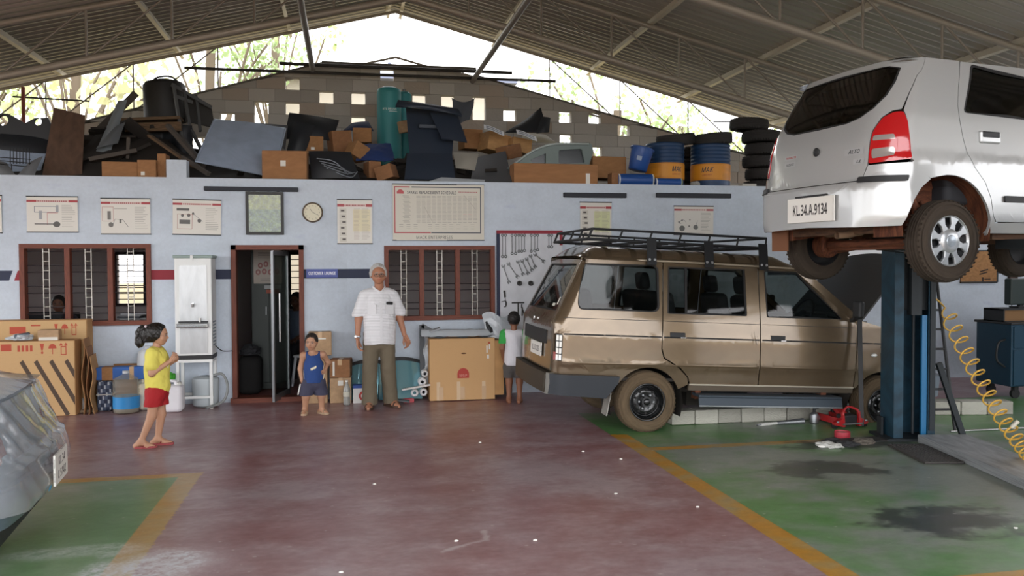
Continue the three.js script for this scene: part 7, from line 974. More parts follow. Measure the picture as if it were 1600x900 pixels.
{ // toddler in a blue vest
  const P = atY(491, 647), t = thing('person', 'toddler in blue sleeveless vest and slate shorts by the doorway', 'person', [P.x, 0, P.z], 0);
  const skin = '#b08468', sh = [[-0.115, 0.685, 0], [0.105, 0.69, 0]], el = [[-0.15, 0.53, -0.02], [0.165, 0.59, -0.05]], wr = [[-0.135, 0.40, 0.02], [0.135, 0.53, 0.05]], hip = [[-0.055, 0.36, 0], [0.05, 0.36, 0]], kn = [[-0.09, 0.21, 0.02], [0.085, 0.21, 0.01]], an = [[-0.105, 0.055, -0.01], [0.085, 0.055, -0.01]];
  const bones = [cap([-0.01, 0.68, 0], [-0.015, 0.77, 0.01], 0.034, 0.034), cap([0, 0.42, 0.01], [0, 0.63, 0], 0.085, 0.08), cap(sh[0], sh[1], 0.04)];
  for (const i of [0, 1]) bones.push(cap(sh[i], el[i], 0.036, 0.03), cap(el[i], wr[i], 0.03, 0.021), cap(hip[i], kn[i], 0.055, 0.044), cap(kn[i], an[i], 0.043, 0.028), ...footFn(an[i], i ? [0.7, 0.7] : [-0.1, 1], 0.14, 0.027));
  const hd = attach(headGeo(0.195, skin, { child: 1, res: 72 }), [-0.02, 0.838, 0.01], [0.05, -0.22, 0.0]);
  const h0 = aim(handGeo(0.09, skin, 0.6, 1), wr[0], [0.2, -1, 0.1], [1, 0, 0]), h1 = aim(handGeo(0.09, skin, 0.8, -1), wr[1], [-0.4, -0.5, 0.5], [-0.3, 0, -1]);
  bodyMesh(t, { bones, skin, lo: [-0.22, 0, -0.14], hi: [0.24, 0.8, 0.18], extra: [hd, h0, h1], k: 0.02, res: 88 });
  const tor = union([ell([0, 0.53, 0.012], [0.115, 0.2, 0.105]), cap([0, 0.40, 0.01], [0, 0.6, 0.005], 0.112, 0.095), cap([-0.065, 0.69, 0], [0.055, 0.69, 0], 0.043)], 0.03);
  const vest = cloth('vest', t, (x, y, z) => { let d = tor(x, y, z) + wrinkle(x, y, z, 0.004, 20); d = Math.max(d, 0.375 - y); const nk = Math.hypot(x + 0.005, (y - 0.735) * 0.9, z - 0.03) - 0.062, a0 = Math.hypot(x + 0.155, y - 0.66, z * 0.7) - 0.075, a1 = Math.hypot(x - 0.145, y - 0.665, z * 0.7) - 0.075; return Math.max(d, -nk, -a0, -a1); }, [-0.15, 0.35, -0.13], [0.15, 0.75, 0.15], mat('#25437c', 0.85), 80);
  for (const s of [-1, 1]) mesh('side_panel', thick(3, 8, (u, v) => [s * (0.104 + 0.009 * Math.sin(v * 3.1)), 0.4 + v * 0.17, -0.02 + u * 0.07], 0.006), mat('#d8d0b8', 0.85), vest); mesh('vest_print', [box(0.05, 0.022, 0.004, [0.005, 0.55, 0.122], [0, 0, 0.3]), box(0.024, 0.024, 0.004, [-0.018, 0.538, 0.121]), box(0.018, 0.018, 0.004, [0.026, 0.565, 0.119])], mat('#d9d3b4', 0.8), vest);
  const lg = [0, 1].map((i) => cap(hip[i], [kn[i][0], 0.22, kn[i][2]], 0.082, 0.078)), pel = cap([-0.03, 0.37, 0.005], [0.03, 0.37, 0.005], 0.098);
  const so = cloth('shorts', t, (x, y, z) => Math.max(smin(smin(lg[0](x, y, z), lg[1](x, y, z), 0.012), pel(x, y, z), 0.03) + wrinkle(x, y, z, 0.005, 18), 0.225 - y, y - 0.41), [-0.2, 0.2, -0.14], [0.2, 0.43, 0.15], mat('#3d3d50', 0.85), 72); mesh('side_stripe', bar([-0.152, 0.36, 0.03], [-0.178, 0.235, 0.035], 0.014, 0.012, [0, 0, 1]), mat('#d9d7d2', 0.8), so);
  const hf = ell([-0.02, 0.858, -0.004], [0.076, 0.09, 0.088]); cloth('hair', t, (x, y, z) => Math.max(hf(x, y, z) + wrinkle(x, y, z, 0.003, 60), -(Math.hypot((x + 0.04) * 0.95, (y - 0.81) * 0.85, z - 0.105) - 0.082), 0.82 - y + (z > 0 ? z * 0.5 : 0)), [-0.11, 0.77, -0.11], [0.07, 0.96, 0.1], mat('#1d1511', 0.6), 56);
  for (const i of [0, 1]) { const a = i ? Math.atan2(0.7, 0.7) : -0.1, M = new THREE.Matrix4().makeTranslation(an[i][0], 0, an[i][2]).multiply(new THREE.Matrix4().makeRotationY(a)); const s = mesh('sandal', ext(rpoly([[-0.03, -0.05], [0.03, -0.05], [0.036, 0.09], [0, 0.115], [-0.036, 0.09]], 0.02), 0.018, [0, 0, 0], [0, 0, 0], 0.002).applyMatrix4(new THREE.Matrix4().makeRotationX(Math.PI / 2).premultiply(new THREE.Matrix4().makeTranslation(0, 0.02, 0))).applyMatrix4(M), mat('#a88f74', 0.7), t); mesh('strap', [0.0, 0.055].map((k) => pipe([[-0.033, 0.015, k], [-0.02, 0.045, k], [0, 0.052 - k * 0.2, k], [0.02, 0.045, k], [0.033, 0.015, k]], 0.007, 14, 6).applyMatrix4(M)), mat('#9a8066', 0.7), s); }
}
{ // boy seen from behind next to the van
  const P = atY(806, 629), t = thing('person', 'barefoot boy in white shirt with green sleeves behind the van', 'person', [P.x - 0.02, 0, P.z], Math.PI - 0.25);
  const skin = '#8a5c44', sh = [[-0.12, 0.86, 0], [0.12, 0.86, 0]], el = [[-0.155, 0.70, 0.03], [0.15, 0.68, 0.0]], wr = [[-0.11, 0.66, 0.16], [0.14, 0.55, 0.08]], hip = [[-0.06, 0.44, 0], [0.06, 0.44, 0]], kn = [[-0.065, 0.26, 0.01], [0.065, 0.26, 0.01]], an = [[-0.065, 0.055, -0.01], [0.065, 0.055, -0.01]];
  const bones = [cap([0, 0.86, 0], [0, 0.97, 0], 0.036, 0.036), cap([0, 0.5, 0], [0, 0.8, 0], 0.085, 0.085), cap(sh[0], sh[1], 0.045)]; for (const i of [0, 1]) bones.push(cap(sh[i], el[i], 0.036, 0.029), cap(el[i], wr[i], 0.029, 0.021), cap(hip[i], kn[i], 0.055, 0.042), cap(kn[i], an[i], 0.042, 0.026), ...footFn(an[i], [i ? 0.15 : -0.15, 1], 0.16, 0.027));
  const hd = attach(headGeo(0.195, skin, { child: 1, res: 56 }), [0, 1.035, 0.01], [0.25, 0, 0]); const h0 = aim(handGeo(0.1, skin, 0.8, 1, 44), wr[0], [0.3, 0, 1], [0, -1, 0]), h1 = aim(handGeo(0.1, skin, 0.6, -1, 44), wr[1], [0, -1, 0.5], [-1, 0, 0]);
  bodyMesh(t, { bones, skin, lo: [-0.23, 0, -0.14], hi: [0.23, 1.0, 0.24], extra: [hd, h0, h1], k: 0.022, res: 80 });
  const tor = union([cap([0, 0.52, 0], [0, 0.8, 0], 0.125, 0.105), cap([-0.09, 0.86, 0], [0.09, 0.86, 0], 0.06)], 0.04);
  cloth('shirt', t, (x, y, z) => Math.max(tor(x, y, z) + wrinkle(x, y, z, 0.005, 15), 0.475 - y, -(Math.hypot(x, (y - 0.935) * 0.9, z) - 0.052), Math.abs(x) - 0.135), [-0.17, 0.45, -0.15], [0.17, 0.95, 0.15], mat('#d9d8de', 0.85), 72);
  for (const i of [0, 1]) cloth('sleeve', t, (x, y, z) => Math.max(cap(sh[i], el[i], 0.06, 0.056)(x, y, z), 0.745 - y, 0.085 - Math.abs(x)), i ? [0.06, 0.72, -0.09] : [-0.22, 0.72, -0.09], i ? [0.22, 0.94, 0.1] : [-0.06, 0.94, 0.1], mat('#38a04a', 0.85), 44);
  const lg = [0, 1].map((i) => cap(hip[i], kn[i], 0.078, 0.07)), pel = cap([-0.03, 0.46, 0], [0.03, 0.46, 0], 0.1); cloth('shorts', t, (x, y, z) => Math.max(smin(smin(lg[0](x, y, z), lg[1](x, y, z), 0.012), pel(x, y, z), 0.03) + wrinkle(x, y, z, 0.004, 18), 0.315 - y, y - 0.51), [-0.17, 0.29, -0.14], [0.17, 0.53, 0.14], mat('#55514f', 0.85), 60);
  const hf = ell([0, 1.055, -0.012], [0.078, 0.092, 0.092]); cloth('hair', t, (x, y, z) => Math.max(hf(x, y, z) + wrinkle(x, y, z, 0.003, 60), -(Math.hypot(x * 0.9, (y - 1.0) * 0.85, z - 0.11) - 0.088), 0.985 - y), [-0.1, 0.95, -0.12], [0.1, 1.17, 0.1], mat('#151110', 0.6), 52);
}
function seated(label, x, z, turn, skin, shirtC, headY) {   // partly hidden people inside the office
  const t = thing('person', label, 'person', [x, headY - 1.22, z], turn), bones = [cap([0, 1.0, 0], [0, 1.12, 0.01], 0.05), cap([0, 0.6, 0], [0, 0.92, 0], 0.13, 0.13), cap([-0.16, 1.0, 0], [0.16, 1.0, 0], 0.06), cap([-0.17, 1.0, 0], [-0.21, 0.74, 0.03], 0.05, 0.04), cap([0.17, 1.0, 0], [0.21, 0.74, 0.03], 0.05, 0.04), cap([-0.21, 0.74, 0.03], [-0.1, 0.66, 0.26], 0.04, 0.028), cap([0.21, 0.74, 0.03], [0.1, 0.66, 0.26], 0.04, 0.028), cap([-0.09, 0.55, 0], [-0.1, 0.52, 0.38], 0.08, 0.06), cap([0.09, 0.55, 0], [0.1, 0.52, 0.38], 0.08, 0.06), cap([-0.1, 0.52, 0.38], [-0.1, 0.09, 0.36], 0.055, 0.04), cap([0.1, 0.52, 0.38], [0.1, 0.09, 0.36], 0.055, 0.04)];
  const hd = attach(headGeo(0.23, skin, { res: 52 }), [0, 1.22, 0.02], [0, 0, 0]), h0 = aim(handGeo(0.17, skin, 0.5, 1, 40), [-0.1, 0.66, 0.26], [0.2, -0.2, 1], [0, -1, 0]), h1 = aim(handGeo(0.17, skin, 0.5, -1, 40), [0.1, 0.66, 0.26], [-0.2, -0.2, 1], [0, -1, 0]);
  bodyMesh(t, { bones, skin, lo: [-0.3, 0, -0.2], hi: [0.3, 1.2, 0.5], extra: [hd, h0, h1], res: 72 });
  const tor = union([cap([0, 0.55, 0], [0, 0.92, 0], 0.155, 0.15), cap([-0.15, 1.0, 0], [0.15, 1.0, 0], 0.075), cap([-0.17, 1.0, 0], [-0.21, 0.76, 0.03], 0.07), cap([0.17, 1.0, 0], [0.21, 0.76, 0.03], 0.07)], 0.03); cloth('shirt', t, (x, y, z) => Math.max(tor(x, y, z) + wrinkle(x, y, z, 0.006), 0.5 - y, -(Math.hypot(x, y - 1.12, z) - 0.07)), [-0.3, 0.45, -0.2], [0.3, 1.12, 0.22], mat(shirtC, 0.85), 60);
  const lg = [-1, 1].map((s) => union([cap([s * 0.09, 0.55, 0], [s * 0.1, 0.52, 0.38], 0.1, 0.078), cap([s * 0.1, 0.52, 0.38], [s * 0.1, 0.1, 0.36], 0.075, 0.07)], 0.02)); cloth('trousers', t, (x, y, z) => Math.max(Math.min(lg[0](x, y, z), lg[1](x, y, z)), 0.08 - y, y - 0.66), [-0.24, 0.05, -0.14], [0.24, 0.68, 0.5], mat('#2d2f36', 0.9), 52);
  const hf = ell([0, 1.24, 0], [0.092, 0.115, 0.11]); cloth('hair', t, (x, y, z) => Math.max(hf(x, y, z) + wrinkle(x, y, z, 0.004, 50), -(Math.hypot(x * 0.9, (y - 1.18) * 0.8, z - 0.13) - 0.1), 1.15 - y), [-0.12, 1.1, -0.13], [0.12, 1.38, 0.13], mat('#151211', 0.6), 48);
  return t;
}
{ const p = atZ(88, 476, -12.75), q = seated('dark-haired person sitting at the desk behind the left window', p.x, -12.85, 0.15, '#7a523e', '#3a3540', p.y); const s = thing('office_chair', 'dark office chair under the person at the desk', 'chair', [p.x, 0, -12.87]); const y = p.y - 1.22 + 0.44; mesh('seat', rbox(0.46, 0.06, 0.44, 0.02, [0, y, 0.02]), darkIn, s); mesh('backrest', rbox(0.42, 0.5, 0.05, 0.02, [0, y + 0.4, -0.22]), darkIn, s); mesh('pedestal', [cyl(0.03, 0.03, y - 0.04, [0, y / 2, 0]), cyl(0.24, 0.26, 0.04, [0, 0.02, 0])], blackPl, s);
  const p2 = atZ(461, 470, -12.95); seated('person in blue-grey shirt sitting inside the doorway', p2.x + 0.02, -13.0, -0.4, '#6e4a38', '#6f7f92', p2.y); const s2 = thing('office_stool', 'dark high stool under the person inside the doorway', 'stool', [p2.x + 0.02, 0, -13.0]); const y2 = p2.y - 1.22 + 0.44; mesh('seat', cyl(0.19, 0.19, 0.05, [0, y2, 0]), darkIn, s2); for (const a of [0, 1, 2, 3]) mesh('leg', rod([Math.cos(a * 1.57 + 0.78) * 0.13, y2, Math.sin(a * 1.57 + 0.78) * 0.13], [Math.cos(a * 1.57 + 0.78) * 0.2, 0, Math.sin(a * 1.57 + 0.78) * 0.2], 0.015), blackPl, s2); }
// ---------------------------------------------------------------- spare parts heaped on the office roof
const SY = 2.82, loft = 'spare parts on the office roof';
const R4 = (x0, y0, x1, y1, z) => { const a = atZ(x0, y1, z), b = atZ(x1, y0, z); return { x: (a.x + b.x) / 2, w: b.x - a.x, y0: a.y, y1: b.y, h: b.y - a.y }; };
const darkPl = mat('#26292e', 0.55), dkBlue = mat('#2b3442', 0.5), greyPl = mat('#55575a', 0.6), scrapM = mat('#2b2622', 0.95), woodG = mat('#6d5a45', 0.9, 0, { map: mottled(225, 215, 205, 0.25, 9) });
{ // the mound underneath: broken boards, plastic and sheet nobody could count
  const g = [], mound = (x, z) => { const k = (c, w, h) => h * Math.exp(-(((x - c) / w) ** 2)); return (k(-2.9, 1.0, 0.75) + k(-0.6, 1.2, 0.28) + k(1.3, 0.9, 0.36) + k(2.6, 0.8, 0.18) + k(-4.8, 0.9, 0.2)) * sstep(-11.3, -12.4, z) * sstep(-14.9, -14.2, z) + 0.03; };
  g.push(grid(90, 24, (u, v) => { const x = mix(-5.6, 4.2, u), z = mix(-11.35, -14.7, v); return [x, SY + mound(x, z) * (0.9 + 0.5 * fbm(x * 3, z * 3, 2)) * sstep(0, 0.06, v) * sstep(1, 0.94, v) + 0.004, z]; }));
  for (let k = 0; k < 260; k++) { const x = rr(-5.2, 3.6), z = rr(-14.2, -11.7), y = SY + mound(x, z) + 0.02; g.push(place(flat(new THREE.BoxGeometry(rr(0.08, 0.5), rr(0.01, 0.06), rr(0.05, 0.25))), [x, y, z], [rr(-0.5, 0.5), rr(0, 6), rr(-0.6, 0.6)])); }
  const o = one('scrap_mound', 'dark mound of broken trim, boards and sheet on the office roof', 'scrap', g, scrapM); o.userData.kind = 'stuff';
}
const box3 = (label, q, z, d, turn, m, opt) => carton(label, q.w, q.h, d, [q.x, q.y0, z - d / 2], turn, m, 'cartons on the office roof', { tape: false, ...opt });
// cartons, front to back
box3('low orange carton beside the roof kerb', R4(158, 253, 213, 278, -11.3), -11.3, 0.4, 0.05, cardM[5]); box3('open orange carton with torn flap beside the low one', R4(216, 250, 246, 278, -11.25), -11.25, 0.3, -0.1, cardM[5], { label: [0.3, 0.25, 0.2, 0.2] }); box3('tall narrow orange carton against the roof kerb', R4(246, 240, 259, 278, -11.3), -11.3, 0.25, 0, cardM[5]);
box3('torn orange carton with white label in front of the blue bonnet', R4(410, 236, 480, 279, -11.22), -11.22, 0.3, -0.04, cardM[5], { label: [0.47, 0.55, 0.12, 0.2] }); box3('small brown carton behind the black grille', R4(475, 213, 503, 240, -12.6), -12.6, 0.3, 0.15, cardM[2], { label: [0.4, 0.3, 0.2, 0.15] });
box3('reddish brown carton tilted in the heap', R4(516, 204, 548, 238, -12.7), -12.7, 0.3, 0.3, cardM[3], { rz: 0.1 }); box3('plain carton on top of the heap beside the teal cylinders', R4(552, 200, 581, 222, -13.0), -13.0, 0.25, -0.05, cardM[2]); box3('brown carton tipped on its corner in the heap', R4(540, 222, 566, 246, -12.2), -12.2, 0.25, 0.5, cardM[2], { rz: -0.45 }); box3('orange brown carton low in the heap', R4(572, 252, 592, 278, -11.6), -11.6, 0.25, 0.3, cardM[3]); box3('crushed carton below the black panels', R4(594, 258, 622, 280, -11.4), -11.4, 0.25, -0.4, cardM[3], { rz: 0.3 });
box3('carton beside the teal cylinder lid', R4(626, 188, 640, 206, -13.0), -13.0, 0.15, 0.3, cardM[4], { rz: 0.2 }); box3('brown carton behind the black panels', R4(722, 202, 752, 232, -12.9), -12.9, 0.3, 0.2, cardM[2]); box3('carton with white printed sheet on its slanted top', R4(754, 208, 792, 236, -12.6), -12.6, 0.35, 0.3, cardM[1], { rz: -0.18 }); box3('carton with white printed sheet beside the tailgate shell', R4(796, 216, 828, 238, -12.5), -12.5, 0.3, 0.2, cardM[1], { rz: -0.12 }); box3('red brown carton tipped forward in front of others', R4(784, 226, 815, 246, -12.2), -12.2, 0.25, 0.6, cardM[3], { rz: 0.25 });
box3('long flat orange carton along the wall top', R4(803, 257, 934, 289, -11.2), -11.2, 0.3, 0, cardM[5], { label: [0.88, 0.3, 0.05, 0.55] }); box3('brown carton behind the long orange one', R4(924, 245, 978, 278, -11.75), -11.75, 0.4, 0.06, cardM[2]); box3('small grey brown carton beside the blue cans', R4(956, 270, 972, 290, -11.25), -11.25, 0.2, 0, cardM[3]);
{ // white sheets on cartons
  const tx = canvasTex(128, 96, (g) => { g.fillStyle = '#dfe2e6'; g.fillRect(0, 0, 128, 96); g.fillStyle = '#7f8894'; g.fillRect(14, 14, 100, 26); g.fillRect(14, 52, 100, 26); });
  [[772, 203, -12.3, 'printed white label sheet on the slanted carton'], [823, 211, -12.2, 'printed white label sheet on the carton by the tailgate']].forEach(([x, y, z, l]) => { const p = atZ(x, y, z); const o = one('label_sheet', l, 'sheet', thick(6, 6, (u, v) => [(u - 0.5) * 0.32, (v - 0.5) * 0.1 + 0.01 * Math.sin(u * 5), (v - 0.5) * -0.2], 0.004), mat('#ffffff', 0.5, 0, { map: tx }), 'white sheets in the heap'); o.position.copy(p); o.rotation.z = -0.28; });
}
// curved sheet panels: four corner pixels, depth, sag
function panelOf(name, label, cat, corners, z, sag, m, t = 0.012, extra) {   // corners: bottom left, bottom right, top right, top left; z may be [bottom, top]
  const zz = Array.isArray(z) ? z : [z, z], [a, b, c, d] = corners.map(([x, y], i) => atZ(x, y, i < 2 ? zz[0] : zz[1])), cen = a.clone().add(b).add(c).add(d).multiplyScalar(0.25);
  const g = thick(18, 14, (u, v) => { const p = a.clone().lerp(b, u).lerp(d.clone().lerp(c, u), v), s = sag * Math.sin(Math.PI * u) * (0.4 + 0.6 * Math.sin(Math.PI * v)); return [p.x - cen.x, p.y - cen.y + (extra ? extra(u, v) : 0), p.z - cen.z + s]; }, t);
  const o = thing(name, label, cat, cen, 0, loft); mesh('panel', g, m, o); return { o, a, b, c, d, cen };
}
const rimOf = (P, m, r = 0.014) => { const L = [P.a, P.b, P.c, P.d].map((p) => p.clone().sub(P.cen)); mesh('edge_fold', merge(L.map((p, i) => rod(p, L[(i + 1) % 4], r, 8))), m, P.o); };
{
  const blueBon = mat('#a4b3c8', 0.4, 0, { clearcoat: 0.3, map: mottled(245, 245, 245, 0.05, 6) });
  const P = panelOf('car_bonnet', 'pale blue-grey car bonnet propped on the office roof', 'bonnet', [[306, 252], [428, 276], [446, 201], [335, 187]], [-11.4, -12.3], 0.10, blueBon, 0.015, (u, v) => 0.05 * (v > 0.85 ? (v - 0.85) * 3 * Math.sin(Math.PI * u) : 0)); rimOf(P, blueBon);
  panelOf('car_bonnet', 'grey car bonnet lying behind the pale blue one', 'bonnet', [[350, 205], [446, 232], [450, 196], [372, 190]], [-12.4, -12.9], 0.05, mat('#5c5e62', 0.5), 0.015);
  panelOf('black_bumper', 'black bumper sagging behind the cartons', 'bumper', [[444, 216], [520, 219], [530, 188], [452, 176]], [-12.8, -13.1], 0.16, darkPl, 0.02); panelOf('black_bumper', 'short black bumper end beside the torn orange carton', 'bumper', [[448, 236], [478, 236], [492, 196], [458, 190]], [-12.5, -12.7], 0.1, darkPl, 0.02);
  const G = panelOf('radiator_grille', 'black curved radiator grille panel on the wall top', 'grille', [[487, 279], [562, 279], [548, 238], [482, 236]], [-11.25, -11.5], 0.16, darkPl, 0.02); for (let k = 0; k < 5; k++) mesh('grille_bar', pipe([[-0.2 + k * 0.03, 0.06 - k * 0.03, 0.17], [0.02 + k * 0.05, 0.02 - k * 0.05, 0.21], [0.2 + k * 0.03, -0.14 + k * 0.01, 0.16]], 0.007, 16, 6), mat('#7d848c', 0.35, 0.4), G.o);
  panelOf('blue_sheet', 'crumpled dark blue sheet between the cartons', 'sheet', [[556, 250], [618, 252], [610, 224], [560, 226]], [-12.2, -12.6], 0.12, mat('#2a3f74', 0.7), 0.01, (u, v) => 0.05 * fbm(u * 5, v * 5, 3));
  panelOf('blue_sheet', 'dark blue plastic cover slumped behind the top carton', 'sheet', [[536, 204], [584, 204], [576, 190], [550, 192]], [-13.2, -13.4], 0.12, mat('#2f3a58', 0.7), 0.015);
  // black door trims and bumper around the teal cylinder
  const T = panelOf('door_panel', 'big black door trim panel with a swept top edge', 'panel', [[640, 242], [706, 246], [712, 176], [634, 168]], [-11.9, -12.3], 0.05, dkBlue, 0.025); mesh('armrest', rbox(0.4, 0.07, 0.06, 0.02, [0.02, 0.08, 0.06]), dkBlue, T.o); mesh('pull_cup', rbox(0.07, 0.09, 0.03, 0.02, [0.15, 0.0, 0.06], [0, 0, 0.6]), mat('#8f9aa6', 0.4), T.o);
  panelOf('black_bumper', 'long dark bumper lying across the top of the door trims', 'bumper', [[618, 165], [722, 180], [716, 170], [622, 156]], [-11.9, -12.0], 0.1, dkBlue, 0.03); panelOf('door_panel', 'black trim panel hanging down at the right of the heap', 'panel', [[690, 216], [730, 222], [712, 172], [672, 176]], [-11.8, -12.1], 0.04, dkBlue, 0.02); panelOf('door_panel', 'dark lower door trim standing on the wall top', 'panel', [[632, 279], [712, 282], [706, 240], [636, 240]], [-11.3, -11.6], 0.05, dkBlue, 0.02);
  panelOf('seat_shell', 'grey seat back shell standing above the black trims', 'seat shell', [[712, 196], [734, 186], [742, 160], [706, 160]], [-12.5, -12.6], 0.07, mat('#4a4e55', 0.6), 0.03, (u, v) => v > 0.8 ? 0.07 * (Math.abs(u - 0.5) * 2) ** 2 : 0); panelOf('grey_tray', 'pale grey plastic tray poking out of the heap', 'tray', [[712, 262], [742, 266], [748, 240], [708, 238]], [-11.6, -11.9], 0.06, mat('#a9a59a', 0.6), 0.012);
  panelOf('grey_sheet', 'dark grey sheet metal sloping below the cartons', 'sheet', [[735, 284], [800, 284], [790, 236], [742, 246]], [-11.3, -12.1], 0.03, greyPl, 0.01); panelOf('clear_strip', 'bent clear plastic strip lying on the wall top', 'strip', [[664, 285], [756, 287], [758, 281], [690, 277]], [-11.12, -11.2], 0.02, filmM, 0.004);
  panelOf('black_wing', 'black swept bumper wing standing against the block wall', 'bumper', [[790, 206], [856, 206], [845, 168], [822, 186]], [-13.6, -13.9], 0.06, darkPl, 0.02); panelOf('black_wing', 'black torn bumper corner beside the swept wing', 'bumper', [[838, 208], [858, 206], [860, 184], [846, 182]], [-13.5, -13.6], 0.05, darkPl, 0.02);
  panelOf('beige_panel', 'beige curved roof panel behind the cartons', 'panel', [[812, 222], [868, 222], [852, 210], [818, 208]], [-12.6, -13.0], 0.1, mat('#a39c86', 0.6), 0.015);
  // tailgate shell with two window openings
  const z = -11.65, pt = (x, y) => { const p = atZ(x, y, z); return [p.x, p.y]; }, out = [[768, 282], [800, 258], [828, 238], [850, 228], [870, 224], [922, 224], [926, 236], [918, 262], [812, 284]].map((q) => pt(...q)), h1 = rpoly([[872, 235], [908, 233], [913, 255], [872, 257]].map((q) => pt(...q)), 0.03), h2 = rpoly([[828, 250], [852, 240], [852, 256], [832, 258]].map((q) => pt(...q)), 0.02), sh = thing('tailgate_shell', 'grey-green car side shell with empty window openings on the office roof', 'car panel', [0, 0, 0], 0, loft); mesh('shell', ext(rpoly(out, 0.04), 0.03, [0, 0, z], [0, 0, 0], 0.006, [h1, h2]), mat('#5f6a66', 0.4, 0.3), sh); mesh('upper_lip', pipe([[796, 262], [828, 239], [850, 229], [872, 225], [920, 225]].map(([x, y]) => { const p = atZ(x, y, z + 0.04); return [p.x, p.y, p.z]; }), 0.016, 30), mat('#aab4b0', 0.35, 0.4), sh); for (const h of [h1, h2]) mesh('dark_glass', ext(h, 0.006, [0, 0, z - 0.01]), mat('#20282c', 0.15), sh);
  // left side: sheets, dash frame, bumpers
  panelOf('brown_board', 'tall brown hardboard sheet standing at the left of the heap', 'board', [[66, 274], [128, 274], [133, 180], [84, 168]], [-11.5, -11.9], 0.03, mat('#5f4a3c', 0.85, 0, { map: mottled(230, 222, 215, 0.12, 6) }), 0.02); panelOf('black_bumper', 'long black bumper lying left of the brown board', 'bumper', [[-40, 236], [78, 240], [78, 214], [-40, 206]], [-11.9, -12.1], 0.1, darkPl, 0.03); panelOf('car_bonnet', 'pale blue door skin behind the wire rack', 'bonnet', [[-30, 272], [62, 272], [72, 240], [-30, 228]], [-11.7, -11.9], 0.05, blueBon, 0.012);
  panelOf('grey_fender', 'grey pointed wheel arch liner beside the brown board', 'liner', [[28, 273], [54, 273], [66, 244], [44, 255]], [-11.3, -11.5], 0.05, mat('#6d6f72', 0.6), 0.012); panelOf('grey_fender', 'rounded grey wheel arch liner at the end of the heap', 'liner', [[-20, 273], [24, 273], [10, 254], [-14, 250]], [-11.3, -11.5], 0.08, mat('#7a7c7e', 0.6), 0.012);
  const d0 = thing('dash_frame', 'black instrument frame with round holes lying on a bumper', 'frame', [0, 0, 0], 0, loft), zd = -12.1, dp = (x, y) => { const p = atZ(x, y, zd); return [p.x, p.y]; }, circ = (x, y, r) => { const o = []; for (let k = 0; k < 20; k++) o.push(dp(x + r * Math.cos(k / 20 * 6.283), y + r * Math.sin(k / 20 * 6.283))); return o; }; mesh('frame_panel', ext([[-14, 178], [14, 179], [28, 186], [40, 194], [56, 186], [76, 185], [82, 198], [82, 224], [-14, 224]].map((q) => dp(...q)), 0.04, [0, 0, zd], [0, 0, 0], 0.005, [circ(7, 189, 8), circ(61, 191, 6)]), darkPl, d0);
  const wr = thing('wire_rack', 'black wire rack in front of the pale blue door skin', 'rack', [0, 0, 0], 0, loft); for (let k = 0; k < 7; k++) mesh('wire', rod(atZ(16 + k * 5, 232, -11.4), atZ(16 + k * 5, 256, -11.4), 0.005, 6), rubberM, wr); for (let k = 0; k < 3; k++) mesh('wire', rod(atZ(0, 246 + k * 5, -11.38), atZ(48, 249 + k * 6, -11.38), 0.006, 6), rubberM, wr); mesh('rack_leg', [rod(atZ(18, 256, -11.4), V(atZ(18, 256, -11.4).x, SY, -11.4), 0.006, 6), rod(atZ(46, 256, -11.4), V(atZ(46, 256, -11.4).x, SY, -11.4), 0.006, 6)], rubberM, wr);
  panelOf('metal_strip', 'bent pale metal strip standing in the left heap', 'strip', [[150, 236], [172, 240], [199, 156], [184, 158]], [-11.9, -12.3], 0.06, mat('#8f979c', 0.45, 0.5), 0.006, (u, v) => 0);
  panelOf('metal_strip', 'grey curled metal sheet at the foot of the bent strip', 'strip', [[150, 232], [184, 224], [196, 190], [172, 204]], [-11.8, -12.1], 0.09, mat('#6f7478', 0.5, 0.4), 0.006);
  for (const [l, a, b, za, zb, w, h] of [['long dark timber beam sloping up behind the drum', [96, 262], [212, 146], -12.6, -13.0, 0.07, 0.1], ['weathered plank lying under the black drum', [178, 190], [284, 186], -12.6, -12.6, 0.3, 0.04], ['dark red brown beam below the plank', [196, 200], [284, 198], -12.4, -12.4, 0.12, 0.12], ['split pale plank fallen in the left heap', [234, 212], [306, 262], -11.9, -11.6, 0.1, 0.03], ['grey rail sloping down to the roof kerb', [262, 196], [318, 260], -12.0, -11.5, 0.06, 0.05], ['dark beam sloping down beside the blue bonnet', [286, 246], [326, 272], -11.5, -11.3, 0.06, 0.05], ['rotten dark board low in the left heap', [140, 250], [214, 236], -11.6, -11.7, 0.2, 0.05], ['brown wooden stake standing in the left heap', [200, 248], [201, 215], -11.7, -11.7, 0.05, 0.04]]) one('timber_beam', l, 'timber', bar(atZ(...a, za), atZ(...b, zb), w, h), l.includes('pale') || l.includes('plank') ? woodG : l.includes('red') ? mat('#4a2e26', 0.9) : mat('#4d4640', 0.9), 'timbers in the left heap');
  // grey metal frame leaning beside the drum
  const fr = thing('angle_iron_rack', 'grey angle iron rack leaning right of the black drum', 'rack', [0, 0, 0], 0, loft), fm = mat('#5b5c5d', 0.6, 0.3); for (const [a, b, za, zb] of [[[271, 132], [284, 214], -12.7, -12.4], [[287, 142], [297, 200], -12.9, -12.6], [[306, 150], [313, 205], -13.1, -12.9], [[268, 132], [330, 168], -12.8, -13.2], [[284, 214], [312, 250], -12.3, -11.7], [[297, 200], [316, 236], -12.6, -12.0], [[272, 150], [300, 160], -12.7, -12.9]]) mesh('frame_bar', bar(atZ(...a, za), atZ(...b, zb), 0.035, 0.05), fm, fr);
  panelOf('dark_sheet', 'dark grey sheet fixed behind the angle iron rack', 'sheet', [[290, 190], [336, 200], [330, 165], [288, 146]], [-13.1, -13.3], 0.02, mat('#3e3d3c', 0.7), 0.01);
}
